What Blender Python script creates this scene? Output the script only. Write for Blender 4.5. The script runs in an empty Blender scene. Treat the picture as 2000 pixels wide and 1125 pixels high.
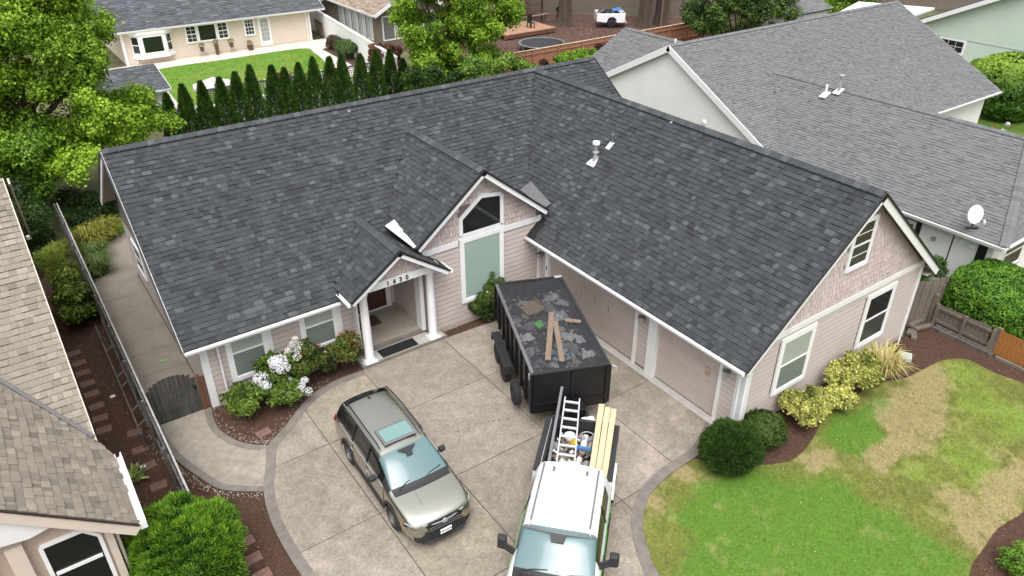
import bpy, bmesh, math, random
import numpy as np
from mathutils import Matrix, Vector
random.seed(7)
RNG = np.random.default_rng(7)
S = bpy.context.scene
COL = S.collection
R_ = math.radians
# ---------------------------------------------------------------- camera
CAMLOC = (-2.430, -19.391, 14.999)
CAMR = np.array([[.8152823, -.5790634, -.0006332], [.2975941, .4180538, .8582941], [.4967420, .6999404, -.5131577]])
FPX = 1467.27
cd = bpy.data.cameras.new('camera'); cam = bpy.data.objects.new('camera', cd); COL.objects.link(cam)
cd.sensor_width = 36; cd.lens = FPX / 2000 * 36; cd.clip_start = .1; cd.clip_end = 2000
m = Matrix.Identity(4)
for i in range(3):
    m[i][0] = CAMR[0][i]; m[i][1] = CAMR[1][i]; m[i][2] = -CAMR[2][i]; m[i][3] = CAMLOC[i]
cam.matrix_world = m
S.camera = cam
# ---------------------------------------------------------------- light
SUN_EL, SUN_AZ = R_(62), R_(215)      # azimuth: compass angle of the sun, clockwise from +Y
W = bpy.data.worlds.new('World'); S.world = W; W.use_nodes = True
nt = W.node_tree; nt.nodes.clear()
sky = nt.nodes.new('ShaderNodeTexSky'); sky.sky_type = 'NISHITA'; sky.sun_disc = False
sky.sun_elevation = SUN_EL; sky.sun_rotation = SUN_AZ; sky.air_density = 1.0; sky.dust_density = 3.0
hs = nt.nodes.new('ShaderNodeHueSaturation'); hs.inputs['Saturation'].default_value = .16
bg = nt.nodes.new('ShaderNodeBackground'); bg.inputs[1].default_value = .13
wo = nt.nodes.new('ShaderNodeOutputWorld')
nt.links.new(sky.outputs[0], hs.inputs['Color']); 
# overcast sky: brightest overhead, falling off smoothly to the horizon
tcw = nt.nodes.new('ShaderNodeTexCoord'); sx = nt.nodes.new('ShaderNodeSeparateXYZ'); mr_ = nt.nodes.new('ShaderNodeMapRange'); vm_ = nt.nodes.new('ShaderNodeVectorMath'); vm_.operation = 'SCALE'
mr_.inputs[1].default_value = 0; mr_.inputs[2].default_value = 1; mr_.inputs[3].default_value = .62; mr_.inputs[4].default_value = 2.3
nt.links.new(tcw.outputs['Generated'], sx.inputs[0]); nt.links.new(sx.outputs[2], mr_.inputs[0]); nt.links.new(hs.outputs[0], vm_.inputs[0]); nt.links.new(mr_.outputs[0], vm_.inputs['Scale']); nt.links.new(vm_.outputs[0], bg.inputs[0]); nt.links.new(bg.outputs[0], wo.inputs[0])
sl = bpy.data.lights.new('sun', 'SUN'); sl.energy = .62; sl.angle = R_(42); sl.color = (1, .97, .93)
so = bpy.data.objects.new('sun', sl); COL.objects.link(so)
sd = Vector((math.sin(SUN_AZ) * math.cos(SUN_EL), math.cos(SUN_AZ) * math.cos(SUN_EL), math.sin(SUN_EL)))
so.rotation_euler = sd.to_track_quat('Z', 'Y').to_euler(); so.location = (0, 0, 60)
S.view_settings.view_transform = 'Standard'; S.view_settings.look = 'None'
S.view_settings.gamma = 1; S.view_settings.exposure = 0.60; S.view_settings.use_curve_mapping = False
S.cycles.max_bounces = 6; S.cycles.transparent_max_bounces = 8

# ---------------------------------------------------------------- helpers
ORG = {}
def inview(P, marg=0):
    q = CAMR @ (np.array(P, float) - np.array(CAMLOC))
    if q[2] <= .3: return None
    u = 1000 + FPX * q[0] / q[2]; v = 562.5 - FPX * q[1] / q[2]
    if -marg < u < 2000 + marg and -marg < v < 1125 + marg: return q[2]
    return None
def setp(o, label=None, cat=None, group=None, kind=None):
    if label: o['label'] = label
    if cat: o['category'] = cat
    if group: o['group'] = group
    if kind: o['kind'] = kind
    return o
def thing(name, label, cat, loc=(0, 0, 0), rz=0, group=None, local=False):
    o = bpy.data.objects.new(name, None); COL.objects.link(o); o.empty_display_size = .3
    o.location = loc; o.rotation_euler = (0, 0, rz)
    ORG[o] = (0, 0, 0) if local else tuple(loc)
    return setp(o, label, cat, group)
class MB:
    def __init__(s): s.v = []; s.f = []; s.mi = []
    def add(s, vs, fs, mi=0):
        b = len(s.v); s.v += [tuple(p) for p in vs]
        for f in fs: s.f.append(tuple(b + i for i in f)); s.mi.append(mi)
        return s
    def box(s, a, b, mi=0):
        x0, y0, z0 = a; x1, y1, z1 = b
        if x0 > x1: x0, x1 = x1, x0
        if y0 > y1: y0, y1 = y1, y0
        if z0 > z1: z0, z1 = z1, z0
        return s.add([(x0,y0,z0),(x1,y0,z0),(x1,y1,z0),(x0,y1,z0),(x0,y0,z1),(x1,y0,z1),(x1,y1,z1),(x0,y1,z1)],
            [(0,3,2,1),(4,5,6,7),(0,1,5,4),(1,2,6,5),(2,3,7,6),(3,0,4,7)], mi)
    def hexa(s, P, mi=0):  # 8 points: bottom 4 ccw, top 4 ccw
        return s.add(P, [(0,3,2,1),(4,5,6,7),(0,1,5,4),(1,2,6,5),(2,3,7,6),(3,0,4,7)], mi)
    def prism(s, poly, d, mi=0):  # poly: 3D planar points, extruded by vector d
        n = len(poly); d = Vector(d); P = [Vector(p) for p in poly]
        vs = P + [p + d for p in P]
        fs = [tuple(range(n))[::-1], tuple(range(n, 2 * n))] + [(i, (i + 1) % n, n + (i + 1) % n, n + i) for i in range(n)]
        nn = Vector((0, 0, 0))
        for i in range(n): nn += P[i].cross(P[(i + 1) % n])
        if nn.dot(d) < 0: fs = [f[::-1] for f in fs]
        return s.add(vs, fs, mi)
    def bar(s, p, q, w, h, up=(0, 0, 1), mi=0):
        p = Vector(p); q = Vector(q); d = (q - p).normalized(); u = Vector(up)
        sd = d.cross(u)
        if sd.length < 1e-4: sd = d.cross(Vector((0, 1, 0)))
        sd.normalize(); u = sd.cross(d).normalized(); a = sd * w / 2; b = u * h / 2
        P = [p - a - b, p + a - b, q + a - b, q - a - b, p - a + b, p + a + b, q + a + b, q - a + b]
        return s.hexa(P, mi)
    def tube(s, path, r, n=8, mi=0, cap=True):
        path = [Vector(p) for p in path]; k = len(path)
        rr = r if isinstance(r, (list, tuple)) else [r] * k
        b = len(s.v); prev = None
        for i, p in enumerate(path):
            t = (path[min(i + 1, k - 1)] - path[max(i - 1, 0)]).normalized()
            if prev is None:
                ref = Vector((0, 0, 1)) if abs(t.z) < .9 else Vector((1, 0, 0))
                a = t.cross(ref).normalized()
            else:
                a = (prev - t * prev.dot(t)).normalized()
            prev = a; c = t.cross(a)
            for j in range(n):
                an = 2 * math.pi * j / n
                s.v.append(tuple(p + (a * math.cos(an) + c * math.sin(an)) * rr[i]))
        for i in range(k - 1):
            for j in range(n):
                j2 = (j + 1) % n
                s.f.append((b + i * n + j, b + i * n + j2, b + (i + 1) * n + j2, b + (i + 1) * n + j)); s.mi.append(mi)
        if cap:
            s.f.append(tuple(b + j for j in range(n))[::-1]); s.mi.append(mi)
            s.f.append(tuple(b + (k - 1) * n + j for j in range(n))); s.mi.append(mi)
        return s
    def lathe(s, prof, c=(0, 0, 0), n=20, axis='z', mi=0, cap=True):
        c = Vector(c); b = len(s.v)
        for (r, h) in prof:
            for j in range(n):
                a = 2 * math.pi * j / n; x, y = r * math.cos(a), r * math.sin(a)
                p = {'z': (x, y, h), 'y': (y, h, x), 'x': (h, x, y)}[axis]
                s.v.append(tuple(c + Vector(p)))
        k = len(prof)
        for i in range(k - 1):
            for j in range(n):
                j2 = (j + 1) % n
                s.f.append((b + i * n + j, b + i * n + j2, b + (i + 1) * n + j2, b + (i + 1) * n + j)); s.mi.append(mi)
        if cap:
            s.f.append(tuple(b + j for j in range(n))[::-1]); s.mi.append(mi)
            s.f.append(tuple(b + (k - 1) * n + j for j in range(n))); s.mi.append(mi)
        return s
    def build(s, name, mats, parent=None, smooth=False, bevel=0, kind=None, org=None, recalc=True, label=None, cat=None, group=None, sub=0):
        if not isinstance(mats, (list, tuple)): mats = [mats]
        if org is None: org = ORG.get(parent, (0, 0, 0))
        me = bpy.data.meshes.new(name)
        me.from_pydata([(v[0] - org[0], v[1] - org[1], v[2] - org[2]) for v in s.v], [], s.f)
        for mm in mats: me.materials.append(mm)
        if len(mats) > 1: me.polygons.foreach_set('material_index', s.mi)
        if recalc:
            bm = bmesh.new(); bm.from_mesh(me); bmesh.ops.recalc_face_normals(bm, faces=bm.faces); bm.to_mesh(me); bm.free()
        if smooth:
            me.polygons.foreach_set('use_smooth', [True] * len(me.polygons))
        o = bpy.data.objects.new(name, me); COL.objects.link(o)
        if parent is not None: o.parent = parent
        else: o.location = org
        ORG[o] = org
        if bevel:
            b = o.modifiers.new('bevel', 'BEVEL'); b.width = bevel; b.segments = 2; b.limit_method = 'ANGLE'; b.angle_limit = R_(40)
        if sub:
            b = o.modifiers.new('sub', 'SUBSURF'); b.levels = sub; b.render_levels = sub
        if smooth and not sub:
            try: me.set_sharp_from_angle(angle=R_(38))
            except Exception: pass
        return setp(o, label, cat, group, kind)
def npmesh(name, V, quads, cols, matl, parent=None, org=None, kind=None, label=None, cat=None, group=None):
    """V (n,3) array, quads (m,4) int array, cols (n,3) colour per vertex"""
    if org is None: org = ORG.get(parent, (0, 0, 0))
    me = bpy.data.meshes.new(name); n = len(V); mq = len(quads); k = quads.shape[1]
    me.vertices.add(n); me.vertices.foreach_set('co', (V - np.array(org)).astype(np.float32).ravel())
    me.loops.add(mq * k); me.polygons.add(mq)
    me.loops.foreach_set('vertex_index', quads.astype(np.int32).ravel())
    me.polygons.foreach_set('loop_start', np.arange(0, mq * k, k, dtype=np.int32))
    me.polygons.foreach_set('loop_total', np.full(mq, k, dtype=np.int32))
    if cols is not None:
        a = me.color_attributes.new('Col', 'FLOAT_COLOR', 'POINT')
        c4 = np.ones((n, 4), np.float32); c4[:, :3] = cols
        a.data.foreach_set('color', c4.ravel())
    me.update(); me.validate()
    me.materials.append(matl)
    o = bpy.data.objects.new(name, me); COL.objects.link(o)
    if parent is not None: o.parent = parent
    else: o.location = org
    ORG[o] = tuple(org)
    return setp(o, label, cat, group, kind)

# ---------------------------------------------------------------- materials
def nodes(mt):
    mt.use_nodes = True; n = mt.node_tree.nodes; l = mt.node_tree.links
    return n, l, n['Principled BSDF']
def mat(name, col, rough=.6, ns=0, na=0, ns2=0, na2=0, bump=0, bs=None, metal=0, spec=.5, stretch=None, coat=0, col2=None, dirt=0, dirtcol=(.08,.07,.06), dscale=1.0, fine=0):
    """colour varied by two noise layers; dirt: irregular stains of another colour"""
    mt = bpy.data.materials.new(name); n, l, b = nodes(mt)
    b.inputs['Roughness'].default_value = rough; b.inputs['Metallic'].default_value = metal
    b.inputs['Specular IOR Level'].default_value = spec; b.inputs['Coat Weight'].default_value = coat
    tc = n.new('ShaderNodeTexCoord'); mp = n.new('ShaderNodeMapping'); l.new(tc.outputs['Object'], mp.inputs[0])
    if stretch: mp.inputs['Scale'].default_value = stretch
    rgb = n.new('ShaderNodeRGB'); rgb.outputs[0].default_value = (*col, 1); out = rgb.outputs[0]
    def layer(out, sc, amt, c2=None, thr=None, det=6):
        nz = n.new('ShaderNodeTexNoise'); nz.inputs['Scale'].default_value = sc; nz.inputs['Detail'].default_value = det; nz.inputs['Roughness'].default_value = .62
        l.new(mp.outputs[0], nz.inputs['Vector'])
        mr = n.new('ShaderNodeMapRange')
        lo, hi = thr if thr else (.3, .7)
        mr.inputs[1].default_value = lo; mr.inputs[2].default_value = hi
        l.new(nz.outputs[0], mr.inputs[0])
        if c2 is None:
            mr.inputs[3].default_value = 1 - amt; mr.inputs[4].default_value = 1 + amt
            mx = n.new('ShaderNodeVectorMath'); mx.operation = 'SCALE'; l.new(out, mx.inputs[0]); l.new(mr.outputs[0], mx.inputs['Scale'])
            return mx.outputs[0]
        mr.inputs[3].default_value = 0; mr.inputs[4].default_value = amt
        mx = n.new('ShaderNodeMix'); mx.data_type = 'RGBA'; l.new(mr.outputs[0], mx.inputs[0]); l.new(out, mx.inputs[6]); mx.inputs[7].default_value = (*c2, 1)
        return mx.outputs[2]
    if na: out = layer(out, ns, na)
    if col2: out = layer(out, ns * .6 + .3, 1, col2)
    if na2: out = layer(out, ns2, na2)
    if dirt: out = layer(out, dscale, dirt, dirtcol, (.48, .72))
    if fine: out = layer(out, 17, fine, det=3)
    l.new(out, b.inputs['Base Color'])
    if bump:
        nz = n.new('ShaderNodeTexNoise'); nz.inputs['Scale'].default_value = bs or 60; nz.inputs['Detail'].default_value = 4
        l.new(mp.outputs[0], nz.inputs['Vector'])
        bp = n.new('ShaderNodeBump'); bp.inputs['Strength'].default_value = bump; bp.inputs['Distance'].default_value = .02
        l.new(nz.outputs[0], bp.inputs['Height']); l.new(bp.outputs[0], b.inputs['Normal'])
    return mt
def vcmat(name, rough=.6, trans=.0, ns=0, na=0, spec=.3):
    mt = bpy.data.materials.new(name); n, l, b = nodes(mt)
    a = n.new('ShaderNodeVertexColor'); a.layer_name = 'Col'; out = a.outputs[0]
    if na:
        tc = n.new('ShaderNodeTexCoord'); nz = n.new('ShaderNodeTexNoise'); nz.inputs['Scale'].default_value = ns; nz.inputs['Detail'].default_value = 8; nz.inputs['Roughness'].default_value = .7
        l.new(tc.outputs['Object'], nz.inputs['Vector'])
        mr = n.new('ShaderNodeMapRange'); mr.inputs[1].default_value = .3; mr.inputs[2].default_value = .7; mr.inputs[3].default_value = 1 - na; mr.inputs[4].default_value = 1 + na
        l.new(nz.outputs[0], mr.inputs[0])
        mx = n.new('ShaderNodeVectorMath'); mx.operation = 'SCALE'; l.new(out, mx.inputs[0]); l.new(mr.outputs[0], mx.inputs['Scale']); out = mx.outputs[0]
    l.new(out, b.inputs['Base Color']); b.inputs['Roughness'].default_value = rough; b.inputs['Specular IOR Level'].default_value = spec
    if trans:
        tr = n.new('ShaderNodeBsdfTranslucent'); l.new(out, tr.inputs[0])
        ms = n.new('ShaderNodeMixShader'); ms.inputs[0].default_value = trans
        l.new(b.outputs[0], ms.inputs[1]); l.new(tr.outputs[0], ms.inputs[2])
        l.new(ms.outputs[0], n['Material Output'].inputs[0])
    return mt
def glassmat(name, tint=(.02, .03, .03), see=.0, rough=.05):
    mt = bpy.data.materials.new(name); n, l, b = nodes(mt)
    b.inputs['Base Color'].default_value = (*tint, 1); b.inputs['Roughness'].default_value = rough; b.inputs['Specular IOR Level'].default_value = .8
    if see:
        tr = n.new('ShaderNodeBsdfTransparent'); ms = n.new('ShaderNodeMixShader'); ms.inputs[0].default_value = see
        tr.inputs[0].default_value = (.97, .99, .975, 1)
        l.new(b.outputs[0], ms.inputs[1]); l.new(tr.outputs[0], ms.inputs[2]); l.new(ms.outputs[0], n['Material Output'].inputs[0])
    return mt
M = {}
M['white'] = mat('white_paint', (.78, .78, .77), .45, 3, .05, 40, .03, dirt=.12, dscale=1.3, dirtcol=(.4,.38,.34))
M['white2'] = mat('white_paint_clean', (.82, .82, .82), .35, 3, .03)
M['pink'] = mat('pink_siding', (.55, .472, .443), .6, 1.2, .06, 25, .05, dirt=.25, dirtcol=(.38, .32, .29), dscale=.9, bump=.15, bs=90)
M['pinkdoor'] = mat('garage_door_paint', (.51, .43, .395), .5, .8, .10, 15, .04, dirt=.55, dirtcol=(.36, .29, .235), dscale=.8)
M['capgrey'] = mat('grey_fence_cap', (.33, .32, .30), .85, 6, .3, 30, .2)
M['shake'] = mat('pink_shake', (.55, .455, .43), .7, 6, .10, 60, .06, bump=.3, bs=60)
M['found'] = mat('foundation_concrete', (.42, .36, .31), .9, 4, .15, 40, .1)
M['roofbase'] = mat('roof_underlay', (.016, .016, .018), .95, 20, .1)
M['drip'] = mat('black_drip_edge', (.012, .012, .013), .5)
M['soffit'] = mat('soffit', (.45, .40, .37), .7, 3, .05)
CONC = [mat(f'driveway_concrete_{i}', (.290 * t, .247 * t, .200 * t * u), .9, .6, .24, 3.2, .15, dirt=.80, dirtcol=(.165, .138, .112), dscale=.55, bump=.35, bs=120, fine=.26) for i, (t, u) in enumerate(((1, 1), (1.06, 1.02), (.93, 1.0), (1.0, .96)))]
M['concrete'] = CONC[0]
M['concrete2'] = mat('walk_concrete', (.30, .265, .215), .9, 1.3, .18, 5, .16, dirt=.5, dirtcol=(.20, .17, .14), dscale=1.0, bump=.3, bs=120)
M['edging'] = mat('concrete_edging', (.185, .162, .142), .9, 3, .22, 30, .18, bump=.4, bs=90)
M['sidepath'] = mat('side_path_concrete', (.235, .205, .168), .9, 1.0, .14, 12, .1, bump=.25, bs=100)
M['porchfloor'] = mat('porch_concrete', (.33, .29, .24), .85, 1.2, .16, 14, .12, dirt=.4, dirtcol=(.2, .17, .14))
M['smooth'] = mat('smooth_concrete', (.43, .41, .38), .8, 2, .10, 20, .05)
M['patio'] = mat('patio_concrete', (.62, .55, .48), .85, 1, .10, 10, .05)
M['joint'] = mat('joint_dark', (.06, .05, .042), 1, 20, .2)
M['mulch'] = mat('mulch', (.072, .038, .025), 1, 8, .35, 60, .6, bump=.8, bs=50)
M['soil'] = mat('soil', (.10, .055, .04), 1, 3, .3, 40, .4, bump=.6, bs=40)
M['earth'] = mat('earth', (.16, .12, .075), 1, .8, .3, 20, .3, col2=(.06,.10,.02))
M['brick'] = mat('paver_brick', (.175, .102, .078), .9, 6, .2, 60, .2, bump=.3)
M['oldwood'] = mat('weathered_wood', (.055, .052, .048), .9, 1.5, .4, 12, .4, stretch=(6, 6, .8), col2=(.17, .16, .145), bump=.5, bs=30)
M['oldwood2'] = mat('weathered_fence_wood', (.115, .092, .075), .9, 2, .3, 12, .3, stretch=(6, 6, .8), col2=(.20, .165, .135), bump=.5, bs=30)
M['blackwood'] = mat('blackened_gate_wood', (.028, .027, .027), .85, 2, .4, 20, .4, stretch=(5, 5, .6), col2=(.085, .083, .078), bump=.5, bs=30)
M['brownwood'] = mat('brown_wood', (.13, .06, .035), .8, 3, .3, 20, .2, stretch=(5, 5, .7))
M['cedar'] = mat('orange_stained_cedar', (.42, .19, .045), .7, 2, .3, 14, .3, stretch=(6, 6, .8), col2=(.26, .09, .02))
M['redwood'] = mat('red_fence_wood', (.33, .155, .095), .8, 1.5, .2, 14, .2, stretch=(5, 5, .7))
M['lumber'] = mat('fresh_lumber', (.60, .455, .29), .7, 1.4, .14, 30, .12, stretch=(1, 12, 12), dirt=.3, dirtcol=(.45,.26,.11), dscale=2.2)
M['oldlumber'] = mat('grey_brown_lumber', (.20, .148, .105), .8, 2, .2, 30, .15, stretch=(1, 10, 10))
M['bark'] = mat('bark', (.07, .048, .036), .95, 4, .4, 18, .4, stretch=(1, 1, .25), bump=.9, bs=14)
M['black'] = mat('black_paint', (.009, .009, .010), .33, 6, .2, spec=.5)
M['blackrough'] = mat('black_plastic', (.022, .022, .024), .6, 8, .15)
M['tyre'] = mat('tyre_rubber', (.017, .017, .018), .85, 20, .2)
M['greymetal'] = mat('grey_metal', (.30, .30, .31), .4, 10, .1, metal=.8)
M['alu'] = mat('aluminium', (.62, .63, .65), .38, 10, .08, metal=.35)
M['galv'] = mat('galvanised_metal', (.50, .51, .52), .45, 12, .15, metal=.55)
M['olive'] = mat('grey_green_car_paint', (.45, .44, .375), .27, 2, .03, metal=.95, coat=.5, spec=.6)
M['carwhite'] = mat('white_car_paint', (.84, .85, .86), .28, coat=.6)
M['green'] = mat('green_vinyl', (.10, .48, .07), .4)
M['carglass'] = glassmat('windscreen_glass', (.115, .19, .195), 0, .10)
M['darkglass'] = glassmat('dark_glass', (.010, .012, .012), 0, .04)
M['roofglass'] = glassmat('sunroof_glass', (.17, .29, .265), 0, .08)
M['winglass'] = glassmat('window_glass_blinds', (.42, .44, .42), .76, .04)
M['screen'] = glassmat('insect_screen', (.12, .125, .12), .82, .6)
M['winglass2'] = glassmat('window_glass_dark', (.018, .022, .02), .35, .04)
M['blind'] = mat('blind_slat', (.86, .87, .84), .6)
M['greenblind'] = mat('green_tinted_blind', (.66, .92, .80), .55)
M['joint2'] = mat('siding_shadow_joint', (.20, .155, .14), .9, 5, .1)  # wall behind the boards, darkened so the lap gaps carry painted shadow lines
M['interior'] = mat('dark_interior', (.012, .012, .013), .9)
M['rubbermat'] = mat('black_door_mat', (.010, .010, .011), .9, 30, .3, bump=.5, bs=80)
M['cream'] = mat('cream_siding', (.64, .55, .45), .6, 1, .04, bump=.1)
M['beige'] = mat('beige_stucco', (.47, .38, .30), .85, 2, .06, 30, .05, bump=.2)
M['beigefascia'] = mat('beige_fascia', (.64, .55, .46), .6, 2, .05)
M['offwhite'] = mat('off_white_wall', (.81, .81, .78), .7, .8, .04, bump=.1)
M['mint'] = mat('pale_green_wall', (.56, .64, .56), .8, .7, .05, 12, .02)
M['taupe'] = mat('taupe_siding', (.185, .15, .115), .7, 2, .08)
M['lattice'] = mat('dark_lattice', (.05, .055, .07), .6)
M['greycap'] = mat('grey_wall_paint', (.42, .45, .45), .8, 2, .15, 20, .1)
M['umbrella'] = mat('pale_pink_canvas', (.66, .55, .50), .8, 2, .05)
M['terracotta'] = mat('brown_pot', (.10, .06, .045), .7, 5, .2)
M['deckwood'] = mat('deck_boards', (.36, .20, .13), .8, 2, .2, 12, .2)
M['blue'] = mat('blue_tarp', (.05, .17, .42), .5, 6, .2)
M['doorwood'] = mat('mahogany_door', (.060, .022, .014), .4, 2, .2, stretch=(6, 6, 1))
M['leaf'] = vcmat('leaf', .55, .22)
M['needle'] = vcmat('needle', .65, .10)
M['petal'] = vcmat('petal', .6, .25)
M['grass'] = vcmat('grass_blade', .7, .15)
M['turf'] = vcmat('turf', .95, 0, 14, .28)
M['chips'] = vcmat('wood_chips', .95)
def tones(prefix, base, spread, n=7, tint=(1, 1, 1)):
    out = []
    for i in range(n):
        t = spread[i]
        out.append(mat(f'{prefix}_{i}', tuple(base[k] * t * tint[k] for k in range(3)), .92, 5, .10, 160, .35, bump=.35, bs=220, spec=.2))
    return out
SH_DARK = tones('charcoal_shingle', (.059, .0625, .066), (.66, .80, .91, 1.0, 1.08, 1.27, 1.58))
SH_GREY = tones('grey_shingle', (.156, .158, .160), (.80, .90, .96, 1.0, 1.04, 1.08, 1.15))
SH_TAN = tones('tan_shingle', (.255, .221, .177), (.72, .85, .94, 1.0, 1.07, 1.16, 1.28))
SH_SLATE = tones('slate_shingle', (.10, .104, .115), (.7, .82, .92, 1.0, 1.1, 1.25, 1.5))
SH_BROWN = tones('brown_shingle', (.30, .235, .18), (.7, .82, .92, 1.0, 1.1, 1.2, 1.35))

# ---------------------------------------------------------------- pieces (shingles, shakes)
def clip_poly(poly, a, b, c):   # keep a*x+b*y<=c
    out = []; n = len(poly)
    for i in range(n):
        p, q = poly[i], poly[(i + 1) % n]; dp = a * p[0] + b * p[1] - c; dq = a * q[0] + b * q[1] - c
        if dp <= 0: out.append(p)
        if (dp < 0 < dq) or (dq < 0 < dp):
            t = dp / (dp - dq); out.append((p[0] + t * (q[0] - p[0]), p[1] + t * (q[1] - p[1])))
    return out
def clip_convex(poly, cp):
    n = len(cp)
    for i in range(n):
        (x0, y0), (x1, y1) = cp[i], cp[(i + 1) % n]
        a, b = (y1 - y0), -(x1 - x0)
        poly = clip_poly(poly, a, b, a * x0 + b * y0)
        if len(poly) < 3: return []
    return poly
class Pieces:
    """gathers alike rectangular pieces; the largest in view become objects, the rest one mesh"""
    def __init__(s, name, mats, thick, cap=300): s.name = name; s.mats = mats; s.t = thick; s.full = []; s.rest = []; s.cap = cap
    def face(s, O, U, V, poly, course, widths, weights, hidden=None, gap=.004, cover=.95, jitter=0, stagger=0):
        O = Vector(O); U = Vector(U).normalized(); V = Vector(V).normalized(); N = U.cross(V)
        us = [p[0] for p in poly]; vs = [p[1] for p in poly]
        v = min(vs); r = 0
        while v < max(vs) - .01:
            u = min(us) - random.random() * .3
            run = random.choices(range(len(s.mats)), weights)[0]
            while u < max(us):
                w = random.choice(widths); dv = random.choice((0, stagger)) if stagger else 0
                t = random.choices(range(len(s.mats)), weights)[0]
                if random.random() < .12: t = run
                a, b = u, u + w - gap; c, d = v + dv, v + course * cover
                cx, cy = (a + b) / 2, (c + d) / 2
                P = O + U * cx + V * cy
                if not (hidden and hidden(P)):
                    rect = [(a, c), (b, c), (b, d), (a, d)]
                    cl = clip_convex(rect, poly)
                    if len(cl) >= 3:
                        M_ = Matrix((( U.x, V.x, N.x, 0), (U.y, V.y, N.y, 0), (U.z, V.z, N.z, 0), (0, 0, 0, 1)))
                        area = abs(sum(cl[i][0] * cl[(i + 1) % len(cl)][1] - cl[(i + 1) % len(cl)][0] * cl[i][1] for i in range(len(cl)))) / 2
                        if area > .0004:
                            Ps = O + U * a + V * c
                            dist = inview(P, -6)
                            tk = s.t * (1.5 if t != run and random.random() < .6 else .55) if s.name == 'shingle' else s.t
                            if abs(area - (b - a) * (d - c)) < 1e-6 and dist and s.cap:
                                view = (Vector(CAMLOC) - P).normalized().dot(N)
                                s.full.append((area * max(view, 0) / dist ** 2, Ps, M_, b - a, d - c, t, O, U, V, N, cl, tk))
                            else: s.rest.append((O, U, V, N, cl, c, d, t, tk))
                u += w
            v += course; r += 1
        return s
    def slab(s, mb, O, U, V, N, cl, c, d, t, tk=None):
        T = tk or s.t; n = len(cl)
        top = [O + U * p[0] + V * p[1] + N * (T * (1 - .75 * (p[1] - c) / max(d - c, 1e-5)) + .004) for p in cl]
        bot = [O + U * p[0] + V * p[1] + N * .002 for p in cl]
        mb.add(top + bot, [tuple(range(n))] + [(i, n + i, n + (i + 1) % n, (i + 1) % n) for i in range(n)], t)
    def finish(s, parent, restname=None, restlabel=None):
        s.full.sort(key=lambda q: -q[0]); org = ORG[parent]
        cache = {}
        for q in s.full[:s.cap]:
            key = (round(q[3], 3), round(q[4], 3), q[5], round(q[11], 4))
            if key not in cache:
                mb = MB(); w, h = q[3], q[4]
                s.slab(mb, Vector((0, 0, 0)), Vector((1, 0, 0)), Vector((0, 1, 0)), Vector((0, 0, 1)), [(0, 0), (w, 0), (w, h), (0, h)], 0, h, 0, q[11])
                me = bpy.data.meshes.new(s.name); me.from_pydata([tuple(v) for v in mb.v], [], mb.f); me.materials.append(s.mats[q[5]]); cache[key] = me
            o = bpy.data.objects.new(s.name, cache[key]); COL.objects.link(o); o.parent = parent
            mm = q[2].copy(); mm.translation = q[1] - Vector(org); o.matrix_local = mm
        mb = MB()
        for q in s.full[s.cap:]: s.slab(mb, q[6], q[7], q[8], q[9], q[10], min(p[1] for p in q[10]), max(p[1] for p in q[10]), q[5], q[11])
        for q in s.rest: s.slab(mb, *q)
        if mb.v: mb.build(restname or s.name + '_field', s.mats, parent, kind='stuff', recalc=False)
SHW = [.12, .16, .20, .20, .24, .28]
SHWT = [8, 20, 26, 24, 12, 8, 3]
def deck(mb, O, U, V, poly, th=.10, mi=0, off=0):
    O = Vector(O); U = Vector(U).normalized(); V = Vector(V).normalized(); N = U.cross(V)
    mb.prism([O + U * p[0] + V * p[1] + N * off for p in poly], -N * th, mi)
def ridge_caps(parent, p, q, mats, w=.17, step=.16, name='ridge_cap', tilt=.6, up=.02, piece=True):
    p = Vector(p); q = Vector(q); d = q - p; L = d.length; d.normalize(); n = int(L / step)
    sd = d.cross(Vector((0, 0, 1))).normalized()
    upv = sd.cross(d).normalized()
    org = Vector(ORG[parent]); cache = {}; big = MB()
    for i in range(n):
        t = random.choices(range(len(mats)), [8, 20, 30, 20, 12, 4, 2][:len(mats)])[0]
        a = Vector((0, 0, 0)); st = step * 1.0
        dz = w * tilt
        z0, z1 = .035, .012
        P = [(-w, -dz + z1 + up, 0), (0, z1 + up, 0), (w, -dz + z1 + up, 0)]
        Q = [(-w, -dz + z0 + up, st), (0, z0 + up, st), (w, -dz + z0 + up, st)]
        vs = [sd * x + upv * z + d * y for (x, z, y) in P + Q]
        vs += [v - upv * .02 for v in vs]
        fs = [(0, 1, 4, 3), (1, 2, 5, 4), (6, 9, 10, 7), (7, 10, 11, 8), (3, 4, 10, 9), (4, 5, 11, 10), (0, 3, 9, 6), (2, 8, 11, 5), (1, 0, 6, 7), (2, 1, 7, 8)]
        base = p + d * (i * step)
        if piece and i < 160:
            if t not in cache:
                me = bpy.data.meshes.new(name); me.from_pydata([tuple(v) for v in vs], [], fs); me.materials.append(mats[t]); cache[t] = me
            o = bpy.data.objects.new(name, cache[t]); COL.objects.link(o); o.parent = parent; o.location = base - org
        else: big.add([base + v for v in vs], fs, t)
    if big.v: big.build(name + '_row', mats, parent, recalc=False, kind='stuff')

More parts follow.
